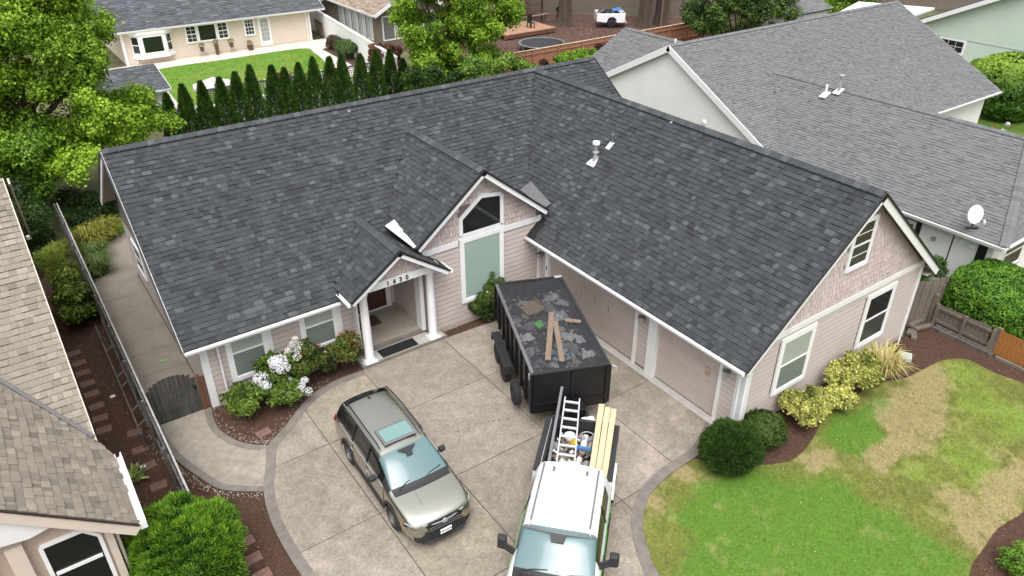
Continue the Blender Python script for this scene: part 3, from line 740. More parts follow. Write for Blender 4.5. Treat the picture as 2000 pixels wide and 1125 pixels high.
# --- fascia, rakes, drip edge, gutters (each its own part)
def rake(p, q, proud, h=.20, w=.04, name='rake_board', drop=.02):
    p, q = Vector(p), Vector(q); d = (q - p).normalized(); o = Vector(proud)
    a = p + o * (w / 2); b = q + o * (w / 2); up = Vector((0, 0, 1)); up = (up - d * up.dot(d)).normalized()
    MB().bar(a - up * (h / 2 + drop), b - up * (h / 2 + drop), w, h, up).build(name, M['white2'], roofo, bevel=.006)
    MB().bar(p + o * (w + .012) - up * (drop - .012), q + o * (w + .012) - up * (drop - .012), .05, .06, up).build('drip_edge', M['drip'], roofo)
F = (0, -1, 0)
rake((RX, yF, RZ + .0), (xG - .02, yF, zG - .02), F, .2); rake((RX, yF, RZ), (xR2 + .02, yF, zR - .02), F, .24)
rake((gx, gy, gz), (gx - gl, gy, gz - sg * gl), F, .17); rake((gx, gy, gz), (gx + gr, gy, gz - sg * gr), F, .17)
rake((px_, py_, pz), (px_ - pl, py_, zPl), F, .15); rake((px_, py_, pz), (px_ + pr_, py_, zPr), F, .15)
rake((0, RY, RZ), (0, 0, HE), (-1, 0, 0), .22); rake((0, RY, RZ), (0, YB, ZB), (-1, 0, 0), .22)
rake((XE, RY, RZ), (XE, yv, HE + sA * yv), (1, 0, 0), .2)
def gutter(p, q, out):
    p, q, o = Vector(p), Vector(q), Vector(out)
    mb = MB(); d = (q - p)
    prof = [(0, 0), (0, -.11), (.07, -.12), (.11, -.05), (.115, 0), (.10, 0), (.095, -.04), (.06, -.10), (.012, -.095), (.012, 0)]
    A = [p + o * a + Vector((0, 0, b)) for a, b in prof]
    mb.prism(A, d).build('gutter', M['white2'], roofo)
gutter((0, 0, HE - .03), (px_ - pl - .02, 0, HE - .03), (0, -1, 0))
gutter((xG, yF, zG - .03), (xG, .0, zG - .03), (-1, 0, 0))
gutter((px_ - pl, py_, zPl - .03), (px_ - pl, .02, zPl - .03), (-1, 0, 0))
gutter((px_ + pr_, py_, zPr - .03), (px_ + pr_, -.05, zPr - .03), (1, 0, 0))
gutter((xR2, yF, zR - .03), (xR2, 1.5, zR - .03), (1, 0, 0))
# white flashing beside the entry gable and pale saddle on its other side
MB().prism([(7.24, 1.58, 3.84), (7.58, 1.55, 3.98), (7.36, -.30, 3.83), (7.29, -.30, 3.80)], (0, 0, .03)).build('flashing', M['white2'], roofo)
MB().prism([(13.3, 1.55, 3.98), (12.66, 1.35, 3.88), (12.66, -.1, 3.66), (13.05, .0, 3.72)], (0, 0, .02)).build('roof_saddle', SH_GREY[1], roofo)
# soffits
for a_, b_ in (((.02, .02, HE - .16), (4.7, .5, HE - .13)), ((xG + .02, yF + .02, zG - .19), (12.5, -.02, zG - .16)), ((21.1, yF + .05, zR - .19), (xR2 - .02, 1.4, zR - .16))): MB().box(a_, b_).build('soffit', M['soffit'], roofo)
# --- walls
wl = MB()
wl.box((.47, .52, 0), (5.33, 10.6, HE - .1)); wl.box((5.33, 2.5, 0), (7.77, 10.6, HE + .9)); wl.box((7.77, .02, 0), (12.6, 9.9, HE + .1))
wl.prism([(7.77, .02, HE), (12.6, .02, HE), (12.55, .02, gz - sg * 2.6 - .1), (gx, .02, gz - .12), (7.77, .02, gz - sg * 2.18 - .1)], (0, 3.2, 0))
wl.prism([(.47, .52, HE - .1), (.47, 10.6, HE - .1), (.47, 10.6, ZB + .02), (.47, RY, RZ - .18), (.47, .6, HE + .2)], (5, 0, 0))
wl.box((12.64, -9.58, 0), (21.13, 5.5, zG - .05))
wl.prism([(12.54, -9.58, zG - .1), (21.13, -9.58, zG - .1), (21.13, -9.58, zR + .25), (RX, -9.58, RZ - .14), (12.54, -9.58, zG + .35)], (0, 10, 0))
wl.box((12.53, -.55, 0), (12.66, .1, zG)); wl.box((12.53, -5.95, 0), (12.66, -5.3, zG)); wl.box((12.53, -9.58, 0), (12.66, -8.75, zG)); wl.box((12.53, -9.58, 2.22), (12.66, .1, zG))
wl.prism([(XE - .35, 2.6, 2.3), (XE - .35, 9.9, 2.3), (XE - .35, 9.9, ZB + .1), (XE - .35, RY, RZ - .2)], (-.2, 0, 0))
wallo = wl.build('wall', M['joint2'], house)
# lap boards
def boards(O, U, N, L, z0, z1, xr=None, holes=(), matl='pink', e=.185, name='siding_board'):
    """horizontal lap boards on a wall; xr(z)->(a,b) range along U; holes (a,b,z0,z1) are skipped"""
    O, U, N = Vector(O), Vector(U), Vector(N); z = z0
    while z < z1 - .02:
        h = min(e, z1 - z)
        a, b = xr(z + h * .6) if xr else (0, L)
        segs = [(a, b)]
        for (ha, hb, hz0, hz1) in holes:
            if hz0 < z + h / 2 < hz1:
                segs = [s_ for (p, q) in segs for s_ in ((p, min(q, ha)), (max(p, hb), q)) if s_[1] - s_[0] > .02]
        for (p, q) in segs:
            P = O + U * p; Q = O + U * q; Zb, Zt = Vector((0, 0, z)), Vector((0, 0, z + h - .022))
            b0, b1, b2, b3 = P + N * .002 + Zb, P + N * .013 + Zb, P + N * .006 + Zt, P + N * .002 + Zt
            c0, c1, c2, c3 = Q + N * .002 + Zb, Q + N * .013 + Zb, Q + N * .006 + Zt, Q + N * .002 + Zt
            MB().add([b0, b1, b2, b3, c0, c1, c2, c3], [(0, 1, 2, 3), (7, 6, 5, 4), (1, 5, 6, 2), (0, 4, 5, 1), (2, 6, 7, 3)]).build(name, M[matl], wallo)
        z += e
boards((.47, .52, 0), (1, 0, 0), F, 4.86, .2, 2.46, holes=[(.72, 2.12, .7, 2.4), (3.02, 4.42, .8, 2.4)])
boards((7.77, .02, 0), (1, 0, 0), F, 4.75, .2, 3.2, holes=[(1.39, 3.15, .9, 3.3)])
boards((12.53, -5.92, 0), (0, 1, 0), (-1, 0, 0), .6, .15, 2.6)
boards((12.53, -9.5, 0), (0, 1, 0), (-1, 0, 0), .72, .15, 2.6)
boards((12.53, -.55, 0), (0, 1, 0), (-1, 0, 0), .55, .15, 2.6)
boards((12.54, -9.58, 0), (1, 0, 0), F, 8.59, .2, 3.0, holes=[(1.25, 2.95, .9, 2.8), (5.45, 7.15, .9, 2.75)])
boards((.47, 10.6, 0), (0, -1, 0), (-1, 0, 0), 10.08, .15, 2.5)
for (ya, za, yb2, zb2) in ((0.02, HE - .13, RY, RZ - .13), (YB, ZB - .13, RY, RZ - .13)): MB().prism([(.02, ya, za), (.47, ya, za), (.47, yb2, zb2), (.02, yb2, zb2)], (0, 0, .02)).build('soffit', M['soffit'], roofo)
for a_, b_ in (((.5, .5, 0), (5.33, .6, .2)), ((7.77, 0, 0), (12.5, .1, .2)), ((12.56, -9.6, 0), (21.15, -9.5, .22)), ((12.51, -9.5, 0), (12.6, -8.8, .15))): MB().box(a_, b_).build('foundation', M['found'], wallo)
# shakes
shk = Pieces('shake', [M['shake']] * 1 + [mat('pink_shake_dark', (.50, .41, .385), .7, 6, .10, bump=.3, bs=60), mat('pink_shake_light', (.58, .49, .465), .7, 6, .10, bump=.3, bs=60)], .034, 300)
W3 = [5, 3, 3]; SW = [.09, .12, .14, .17, .2]
shk.face((7.77, .02, 0), (1, 0, 0), (0, 0, 1), [(.0, 3.42), (4.6, 3.42), (4.6, 3.66), (gx - 7.77, gz - .16), (0, 4.05)], .2, SW, W3, lambda P: 9.2 < P.x < 10.88 and P.z < 4.6, stagger=.02, gap=.016, cover=.93)
shk.face((12.54, -9.58, 0), (1, 0, 0), (0, 0, 1), [(.3, 3.22), (8.3, 3.22), (RX - 12.54, RZ - .16)], .19, SW, W3, lambda P: 16.2 < P.x < 17.35 and 4.3 < P.z < 5.85, stagger=.02, gap=.016, cover=.93)
shk.face((px_ - 1.4, -.42, 0), (1, 0, 0), (0, 0, 1), [(.1, 3.14), (2.7, 3.14), (1.4, pz - .1)], .2, SW, W3, stagger=.02, gap=.016, cover=.93)
shk.finish(wallo)
def wpart(name, a, b, matl='white', bevel=.006): return MB().box(a, b).build(name, M[matl], wallo, bevel=bevel)
# trim
wpart('corner_board', (.44, .47, .05), (.66, .55, 2.46)); wpart('corner_board', (.44, .55, .05), (.465, .70, 2.46))
wpart('belly_band', (7.7, -.035, 3.2), (9.1, .02, 3.42)); wpart('belly_band', (10.9, -.035, 3.2), (12.6, .02, 3.42))
wpart('belly_band', (12.5, -9.635, 3.0), (21.2, -9.58, 3.2))
wpart('corner_board', (12.49, -9.62, .03), (12.53, -9.3, zG - .17)); wpart('corner_board', (12.53, -9.63, .2), (12.72, -9.58, 3.0))
wpart('corner_board', (21.03, -9.63, .1), (21.17, -9.58, 3.0)); wpart('corner_board', (21.13, -9.58, .1), (21.17, -9.4, 2.7))
wpart('corner_board', (12.44, -.02, .1), (12.53, -.12, zG - .17))
# porch: floor, steps, beam, recess
MB().box((5.05, -.42, .0), (8.28, .22, .13)).build('step', M['edging'], house, bevel=.015)
MB().box((5.12, -.36, .13), (8.2, .20, .137)).build('step_inlay', M['smooth'], house)
MB().box((5.33, .22, .0), (7.77, .34, .25)).build('step', M['edging'], house, bevel=.012)
MB().box((5.33, .34, .0), (7.77, 2.5, .247)).build('porch_floor', M['porchfloor'], house)
pw = MB().box((5.30, .5, .2), (5.335, 2.5, 3.2)).box((7.735, .2, .2), (7.77, 2.5, 3.2)).box((5.33, 2.44, .2), (7.77, 2.5, 3.2)); pw.build('porch_wall', M['pink'], wallo)
MB().box((5.3, -.4, 2.98), (7.77, 2.5, 3.0)).build('porch_ceiling', M['soffit'], wallo)
MB().prism([(px_ - 1.42, -.40, 2.86), (px_ + 1.5, -.40, 2.86), (px_ + 1.42, -.40, 3.14), (px_, -.40, pz - .08), (px_ - 1.35, -.40, 3.14)], (0, .12, 0)).build('porch_pediment', M['shake'], wallo)
beam = MB().box((px_ - 1.42, -.50, 2.86), (px_ + 1.5, -.24, 3.12)).build('porch_beam', M['white'], house, bevel=.008)
MB().box((5.1, -.26, 2.74), (5.4, .5, 3.0)).box((7.62, -.26, 2.74), (8.0, .1, 3.0)).build('porch_beam', M['white'], house)
def text(s_, size, loc, rot, matl, parent, name, depth=.01, sx=1):
    cu = bpy.data.curves.new(name, 'FONT'); cu.body = s_; cu.size = size; cu.extrude = depth; cu.offset = size * .012; cu.align_x = 'CENTER'; cu.align_y = 'CENTER'
    o = bpy.data.objects.new(name, cu); COL.objects.link(o); dg = bpy.context.evaluated_depsgraph_get()
    me = bpy.data.meshes.new_from_object(o.evaluated_get(dg)); bpy.data.objects.remove(o); me.materials.clear(); me.materials.append(matl)
    o2 = bpy.data.objects.new(name, me); COL.objects.link(o2); o2.parent = parent; org = ORG[parent]
    o2.location = tuple(loc[i] - org[i] for i in range(3)); o2.rotation_euler = rot; o2.scale = (sx, 1, 1); ORG[o2] = org
    return o2
for i, ch in enumerate('1630'):
    text(ch, .21, (6.18 + i * .225, -.515, 2.985), (R_(90), 0, 0), M['drip'], house, 'house_number', .012)
for cx, cy in ((5.40, -.22), (7.83, -.20)):
    prof = [(.20, .137), (.20, .18), (.185, .20), (.19, .235), (.165, .26), (.15, .30), (.148, 1.0), (.14, 1.8), (.128, 2.60), (.15, 2.63), (.15, 2.66), (.17, 2.69), (.17, 2.74), (.18, 2.742), (.18, 2.86)]
    c = MB().lathe(prof, (cx, cy, 0), 28).build('column', M['white2'], house, smooth=True)
    MB().box((cx - .21, cy - .21, .137), (cx + .21, cy + .21, .17)).build('plinth', M['white2'], c, bevel=.006)
wpart('casing', (7.62, .15, .25), (7.76, .55, 2.98)); wpart('casing', (5.33, .3, .25), (5.40, .5, 2.98))
# double front door with glass stile
dr = MB().box((5.62, 2.38, .25), (7.42, 2.44, 2.45)).build('door_frame', M['white'], house)
for x0 in (5.70, 6.56):
    d_ = MB().box((x0, 2.345, .30), (x0 + .80, 2.38, 2.38)).build('door', M['doorwood'], house, bevel=.01)
    for zz in (.42, 1.05):
        MB().box((x0 + .1, 2.33, zz), (x0 + .7, 2.348, zz + .5)).build('door_panel', M['doorwood'], d_, bevel=.012)
    MB().box((x0 + .12, 2.33, 1.7), (x0 + .68, 2.35, 2.25)).build('door_glass', M['darkglass'], d_)
MB().lathe([(.02, 0), (.035, .02), (.03, .05), (.0, .06)], (6.48, 2.28, 1.25), 10, 'y').build('door_handle', M['galv'], house, smooth=True)
wpart('casing', (7.42, 2.36, .25), (7.55, 2.44, 2.5)); wpart('casing', (5.5, 2.36, .25), (5.62, 2.44, 2.5)); wpart('threshold', (5.5, 2.3, .247), (7.55, 2.44, .3))
# windows
def window(parent, O, U, N, w, h, kind='hung', trim=.11, blind=None, top=None, glass='winglass', name='window', sill=True, grid=None, proud=.05, trimmat='white2', meet=None):
    """O lower-left outer corner of the opening, U along, N outward"""
    O, U, N = Vector(O), Vector(U), Vector(N); Z = Vector((0, 0, 1))
    def P(u, z, n): return O + U * u + Z * z + N * n
    def bx(mb, u0, u1, z0, z1, n0, n1):
        return mb.hexa([P(u0, z0, n0), P(u1, z0, n0), P(u1, z0, n1), P(u0, z0, n1), P(u0, z1, n0), P(u1, z1, n0), P(u1, z1, n1), P(u0, z1, n1)])
    t = trim; f = MB()
    if top is None:
        bx(f, -t, 0, -t, h + t, .0, proud); bx(f, w, w + t, -t, h + t, .0, proud); bx(f, 0, w, h, h + t, .0, proud); bx(f, 0, w, -t, 0, .0, proud + (.02 if sill else 0))
        outline_ = [(0, 0), (w, 0), (w, h), (0, h)]
    else:
        outline_ = [(0, 0), (w, 0)] + top
        n = len(outline_); cx = w / 2; cz = sum(p[1] for p in outline_) / n
        for i in range(n):
            a, b = Vector(outline_[i]), Vector(outline_[(i + 1) % n])
            d = (b - a).normalized(); nr = Vector((d.y, -d.x)); a2 = a + nr * t - d * t * .5; b2 = b + nr * t + d * t * .5; a1 = a - d * .0; b1 = b + d * 0
            f.hexa([P(a1.x, a1.y, 0), P(b1.x, b1.y, 0), P(b2.x, b2.y, 0), P(a2.x, a2.y, 0), P(a1.x, a1.y, proud), P(b1.x, b1.y, proud), P(b2.x, b2.y, proud), P(a2.x, a2.y, proud)])
    fr = f.build(name, M[trimmat], parent)
    MB().prism([P(a, b, .006) for a, b in outline_], N * .008).build('backing', M['interior'], fr)
    if blind:
        bm_ = MB(); k = int(h / .05)
        for i in range(k): 
            z = (i + .5) * h / k
            if top is not None and z > top[0][1]: break
            bm_.hexa([P(.02, z - .022, .018), P(w - .02, z - .022, .018), P(w - .02, z - .018, .022), P(.02, z - .018, .022), P(.02, z + .020, .022), P(w - .02, z + .020, .022), P(w - .02, z + .022, .025), P(.02, z + .022, .025)])
        bm_.build('blind', M[blind], fr)
    MB().prism([P(a, b, .029) for a, b in outline_], N * .004).build('pane', M[glass], fr)
    s_ = MB(); q = .035
    if top is None:
        bx(s_, 0, q, 0, h, .034, .046); bx(s_, w - q, w, 0, h, .034, .046); bx(s_, q, w - q, 0, q, .034, .046); bx(s_, q, w - q, h - q, h, .034, .046)
    if kind == 'hung':
        mz = meet or h * .5; MB().hexa([P(q, q, .0345), P(w - q, q, .0345), P(w - q, q, .037), P(q, q, .037), P(q, mz, .0345), P(w - q, mz, .0345), P(w - q, mz, .037), P(q, mz, .037)]).build('insect_screen', M['screen'], fr); bx(s_, q, w - q, mz - .03, mz + .03, .034, .05)
    if grid:
        nu, nz = grid
        for i in range(1, nu): bx(s_, w * i / nu - .012, w * i / nu + .012, q, h - q, .034, .042)
        for i in range(1, nz): bx(s_, q, w - q, h * i / nz - .012, h * i / nz + .012, .034, .043)
    if s_.v: s_.build('sash', M['white2'], fr)
    return fr
window(house, (1.32, .50, .84), (1, 0, 0), F, 1.0, 1.36, blind='blind', trim=.14, meet=.86)
window(house, (3.62, .50, .95), (1, 0, 0), F, 1.0, 1.25, blind='blind', trim=.14, meet=.78)
for xx in (2.53, 4.83):
    wpart('casing_strip', (xx - .06, .475, .7), (xx + .06, .50, 2.46))
window(house, (9.28, -.01, 1.05), (1, 0, 0), F, 1.52, 2.25, kind='fixed', blind='greenblind', trim=.14, glass='winglass')
window(house, (9.28, -.01, 3.62), (1, 0, 0), F, 1.52, 1.1, kind='fixed', top=[(1.52, 1.02), (.78, 1.12), (0, .52)], trim=.14, glass='winglass2')
wpart('casing_strip', (9.12, -.045, 3.42), (10.96, .0, 3.5))
window(house, (16.32, -9.6, 4.38), (1, 0, 0), F, .88, 1.38, trim=.12, glass='winglass2', grid=(1, 4))
window(house, (13.98, -9.6, 1.02), (1, 0, 0), F, 1.30, 1.72, trim=.15, blind='blind', meet=.86)
window(house, (18.18, -9.6, .98), (1, 0, 0), F, 1.30, 1.72, trim=.15, glass='winglass2', meet=.86)
window(house, (.455, 9.0, 1.2), (0, -1, 0), (-1, 0, 0), 1.2, 1.0, trim=.1)
# garage doors with pressed panels
def garage(y0, y1, nc):
    d = MB().box((12.60, y0, .05), (12.64, y1, 2.2)).build('garage_door', M['pinkdoor'], house)
    for r in range(4):
        z0 = .06 + r * .535
        MB().box((12.578, y0 + .01, z0), (12.602, y1 - .01, z0 + .523)).build('door_section', M['pinkdoor'], d, bevel=.006)
        w = (y1 - y0 - .1) / nc
        for c in range(nc):
            a = y0 + .05 + c * w + .05; b = a + w - .1
            mb = MB(); m_ = .03
            for (p, q, s2, t2) in ((a, b, z0 + .08, z0 + .08 + m_), (a, b, z0 + .44 - m_, z0 + .44), (a, a + m_, z0 + .08 + m_, z0 + .44 - m_), (b - m_, b, z0 + .08 + m_, z0 + .44 - m_)):
                mb.box((12.570, p, s2), (12.580, q, t2))
            mb.build('panel_moulding', M['pinkdoor'], d)
MB().prism([(12.574, -8.35, 1.35), (12.574, -8.12, 1.32), (12.574, -8.10, 1.62), (12.574, -8.32, 1.66)], (-.003, 0, 0)).build('paint_patch', mat('worn_paint_patch', (.40, .30, .22), .7, 8, .25), house)
for (yy_, zz_) in ((-3.2, 1.35), (-2.5, 1.2), (-3.9, 1.3)): MB().prism([(12.574, yy_, zz_), (12.574, yy_ + .05, zz_ + .02), (12.574, yy_ + .10, zz_ + .28), (12.574, yy_ + .06, zz_ + .27)], (-.003, 0, 0)).build('scuff_mark', mat('scuff', (.22, .17, .14), .8), house)
garage(-5.22, -.66, 8); garage(-8.70, -6.20, 4)
for (y0, y1, x0) in ((-5.33, -5.21, 12.47), (-6.22, -5.86, 12.44), (-8.82, -8.70, 12.47), (-.68, -.50, 12.46)):
    wpart('door_casing', (x0, y0, .03), (12.6, y1, zG - .17))
wpart('door_bell', (12.45, -.62, 1.45), (12.462, -.57, 1.62), 'blackrough')
# lanterns
def lantern(x, y, z, n):
    l = MB().box((x - .02, y - .05, z - .1), (x, y + .05, z + .14)).build('wall_lantern', M['greymetal'], house)
    MB().tube([(x - .01, y, z + .1), (x - .14, y, z + .14), (x - .16, y, z + .1)], .012, 6).build('lantern_arm', M['greymetal'], l)
    MB().lathe([(.03, .10), (.10, .06), (.10, .04), (.075, .03)], (x - .16, y, z), 12).build('lantern_cap', M['greymetal'], l, smooth=True)
    MB().lathe([(.075, .03), (.085, -.10), (.07, -.14), (.02, -.15)], (x - .16, y, z), 12).build('lantern_glass', M['galv'], l, smooth=True)
lantern(12.5, -5.6, 2.05, 1); lantern(12.5, -9.02, 2.05, 2); lantern(12.5, -.3, 2.0, 3)
# downspouts
def spout(path, name='downspout'): MB().tube(path, .038, 8).build(name, M['white2'], house)
spout([(.96, -.05, 2.5), (.96, .08, 2.42), (.96, .44, 2.3), (.96, .44, .1), (.96, .2, .05)])
spout([(12.0, -9.75, 2.68), (12.2, -9.70, 2.5), (12.42, -9.68, 2.4), (12.42, -9.68, .1)])
spout([(12.44, -9.46, 2.45), (12.44, -9.46, .1)])
# roof vents: pipe flashing + cap, small round vents
def roofpt(x, y): return RZ - sB * (RX - x)
def vent(x, y, kind):
    z = roofpt(x, y); nB = Vector((-sB, 0, 1)).normalized()
    if kind == 'tall':
        f = MB(); ub = Vector((1, 0, sB)).normalized(); yv_ = Vector((0, 1, 0)); c = Vector((x, y, z)) + nB * .028
        P = [c + ub * a + yv_ * b for a, b in ((-.2, -.2), (-.2, .2), (-.10, .2), (.24, .07), (.24, -.07), (-.10, -.2))]
        f.prism(P, nB * .01); v = f.build('vent_flashing', M['white2'], roofo)
        MB().lathe([(.13, -.02), (.07, .30), (.07, .32), (.12, .33), (.12, .37), (.055, .38), (.055, .60), (.05, .60)], (x + .08, y, z), 14).build('vent_pipe', M['galv'], v, smooth=True)
        MB().lathe([(.05, .62), (.13, .64), (.14, .70), (.12, .75), (0, .78)], (x + .08, y, z), 14).build('vent_cap', M['white2'], v, smooth=True)
    else:
        f = MB(); ub = Vector((1, 0, sB)).normalized(); yv_ = Vector((0, 1, 0)); c = Vector((x, y, z)) + nB * .028
        P = [c + ub * a + yv_ * b for a, b in ((-.18, -.10), (-.18, .10), (.14, .10), (.14, -.10))]
        v = f.prism(P, nB * .01).build('vent_flashing', M['white2'], roofo)
        MB().lathe([(.05, -.02), (.045, .34), (.065, .35), (.065, .40), (.03, .42)], (x + .08, y, z), 12).build('vent_pipe', M['greymetal'], v, smooth=True)
vent(14.72, -.30, 'tall'); vent(15.35, -.45, 'short')
for (x, y, z) in ((8.13, 5.62, 6.55), (16.55, -2.1, 6.60)):
    MB().lathe([(.055, 0), (.05, .05), (.025, .055)], (x, y, z), 12).build('vent_cap', M['galv'], roofo, smooth=True)
# ================================================================ NEIGHBOURS
def simple_roof(parent, faces, mats, course, widths, cap, name='shingle', th=.12, wts=(8, 14, 20, 24, 16, 10, 6), base=None, hidden=None, thick=.012):
    mb = MB()
    for (O, U, V, poly) in faces: deck(mb, O, U, V, poly, th)
    r = mb.build('roof', base or M['roofbase'], parent)
    pc = Pieces(name, mats, thick, cap)
    for i, (O, U, V, poly) in enumerate(faces): pc.face(O, U, V, poly, course, widths, wts, hidden[i] if hidden else None)
    pc.finish(r)
    return r
greybase = mat('grey_roof_underlay', (.085, .085, .088), .95, 10, .1)
# ---- right: white walled house with light grey roof
nb = thing('house', 'white walled house with broad light grey shingle roof right of the pink house', 'house', (28, 0, 0))
nx0, ne, nye, nyr, nzr, nxr = 25.3, 2.6, -.8, 6.55, 6.42, 45.1
nL = math.hypot(nyr - nye, nzr - ne); ns_ = (nzr - ne) / (nyr - nye)
wxr, wzr = 30.05, 5.03; wxe = 25.34; ws_ = (wzr - ne) / (wxr - wxe); wL = math.hypot(wxr - wxe, wzr - ne); wyf = -10.3
wyv = nye + (wzr - ne) / ns_        # wing ridge meets the main slope here
zm = lambda P: ne + ns_ * (P.y - nye) if nx0 < P.x < nxr else -9
zw = lambda P: wzr - ws_ * abs(P.x - wxr) if P.y < 6 and P.y > wyf else -9
hipx = wzr - ne
hy = wyf + (wxr - wxe)              # hip meets ridge
rwx, rwz = 29.4, 5.5; rws = .53
faces = [((nx0, nye, ne), (1, 0, 0), (0, nyr - nye, nzr - ne), [(0, 0), (nxr - nx0, 0), (nxr - nx0, nL), (0, nL)]),
    ((wxe, wyf, ne), (0, -1, 0), (wxr - wxe, 0, wzr - ne), [(-(nye + .0 - wyf), 0), (0, 0), (-2.03, wL), (-(wyv - wyf), wL)]),
    ((wxe, wyf, ne), (1, 0, 0), (0, 2.03, wzr - ne), [(0, 0), (9.42, 0), (4.71, 3.17)]),
    ((2 * wxr - wxe, wyf, ne), (0, 1, 0), (-(wxr - wxe), 0, wzr - ne), [(0, 0), (nye - wyf, 0), (wyv - wyf, wL), (2.03, wL)]),
    ((rwx - 4.6, 14.0, rwz - 4.6 * rws), (0, -1, 0), (4.6, 0, 4.6 * rws), [(0, 0), (1.0, 0), (5.7, 5.2), (0, 5.2)]),
    ((nx0, 2 * nyr - nye, ne), (-1, 0, 0), (0, -(nyr - nye), nzr - ne), [(-(nxr - nx0), 0), (0, 0), (0, nL), (-(nxr - nx0), nL)])]
nbr = simple_roof(nb, faces[:4] + faces[5:], SH_GREY, .15, [.18, .22, .26, .3], 300, wts=(5, 12, 20, 26, 18, 12, 7), base=greybase, th=.13,
    hidden=[lambda P: zw(P) > P.z + .03, lambda P: zm(P) > P.z + .03, None, lambda P: True, lambda P: True], thick=.016)
# rear wing roof: only the part above the main roof
rear = MB(); deck(rear, *faces[4][:3], faces[4][3], .13); rr = rear.build('roof', greybase, nb)
pc = Pieces('shingle', SH_GREY, .016, 60); pc.face(*faces[4], .15, [.25, .3, .35, .45], (5, 12, 20, 26, 18, 12, 7), lambda P: P.y < nyr or (ne + ns_ * (2 * nyr - P.y - nye)) > P.z + .05); pc.finish(rr)
ridge_caps(nbr, (nx0, nyr, nzr), (nxr, nyr, nzr), SH_GREY, w=.16, tilt=.5, up=.03, step=.25)
ridge_caps(nbr, (wxr, wyf + 2.03, wzr), (wxr, wyv, wzr), SH_GREY, w=.16, tilt=.5, up=.03, step=.25)
ridge_caps(nbr, (wxe, wyf, ne), (wxr, wyf + 2.03, wzr), SH_GREY, w=.16, tilt=.2, up=.05, step=.25)
ridge_caps(rr, (rwx, 8.9, rwz), (rwx, 14.0, rwz), SH_GREY, w=.16, tilt=.5, up=.03, step=.25)
def npart(name, a, b, matl, parent=nb, bevel=0): return MB().box(a, b).build(name, M[matl], parent, bevel=bevel)
nw = MB(); nw.box((25.82, -9.85, 0), (34.2, 0, ne + .05)); nw.box((25.5, -.3, 0), (44.6, 13.2, ne + .05))
nw.prism([(25.5, nye + .35, ne), (25.5, 13.5, ne), (25.5, nyr, nzr - .18)], (19, 0, 0)); nw.prism([(rwx - 3.6, 13.8, 2.5), (rwx + 3.6, 13.8, 2.5), (rwx, 13.8, rwz - .25)], (0, -1, 0))
nwall = nw.build('wall', M['offwhite'], nb)
def nrake(p, q, o, parent, h=.24, w=.04, matl='white2'):
    p, q, o = Vector(p), Vector(q), Vector(o); d = (q - p).normalized(); up = Vector((0, 0, 1)); up = (up - d * up.dot(d)).normalized()
    MB().bar(p + o * w * .5 - up * (h / 2), q + o * w * .5 - up * (h / 2), w, h, up).build('rake_board', M[matl], parent, bevel=.005)
nrake((nx0, nyr, nzr + .02), (nx0, nye, ne + .02), (-1, 0, 0), nbr, .30); nrake((nx0, nyr, nzr + .02), (nx0, 2 * nyr - nye, ne + .02), (-1, 0, 0), nbr, .30)
nrake((nxr, nyr, nzr), (nxr, nye, ne), (1, 0, 0), nbr)
def ngut(p, q, out, parent):
    p, q, o = Vector(p), Vector(q), Vector(out)
    A = [p + o * a + Vector((0, 0, b)) for a, b in [(0, 0), (0, -.12), (.08, -.12), (.12, 0), (.10, 0), (.07, -.10), (.012, -.10), (.012, 0)]]
    MB().prism(A, q - p).build('gutter', M['white2'], parent)
ngut((nx0 + 9.6, nye, ne - .01), (nxr, nye, ne - .01), (0, -1, 0), nbr); ngut((wxe, nye, ne - .02), (wxe, wyf - .1, ne - .02), (-1, 0, 0), nbr); ngut((wxe - .1, wyf, ne - .02), (33.3, wyf, ne - .02), (0, -1, 0), nbr)
npart('soffit', (wxe, wyf, 2.40), (25.82, nye, 2.43), 'white2'); npart('soffit', (25.82, wyf, 2.40), (34.5, -9.85, 2.43), 'white2')
# wall details under the eave
dk = npart('door', (25.79, -7.15, .1), (25.82, -6.2, 2.35), 'drip'); npart('door_trim', (25.77, -6.95, 1.2), (25.79, -6.4, 2.15), 'white2', dk); npart('door_glass', (25.76, -6.85, 1.3), (25.77, -6.5, 2.0), 'darkglass', dk)
npart('corner_post', (25.78, -9.65, .1), (25.82, -9.33, 2.40), 'drip')
npart('cable_run', (25.80, -8.42, .1), (25.82, -8.38, 2.40), 'drip')
for (y, z, r) in ((-7.72, 1.75, .10), (-8.75, 2.05, .13)):
    MB().lathe([(r, 0), (r * .95, -.06), (r * .5, -.07), (r * .45, -.05)], (25.82, y, z), 20, 'x').build('wall_vent', M['galv'] if r < .12 else M['offwhite'], nwall, smooth=True)
npart('meter_box', (25.72, -9.25, 1.95), (25.82, -9.02, 2.12), 'white2', nwall, .01)
window(nb, (26.9, -9.85, .95), (1, 0, 0), F, 1.5, 1.25, trim=.09, glass='winglass2'); 
MB().box((26.78, -9.9, .8), (28.5, -9.853, .86)).build('window_sill', M['drip'], nwall)
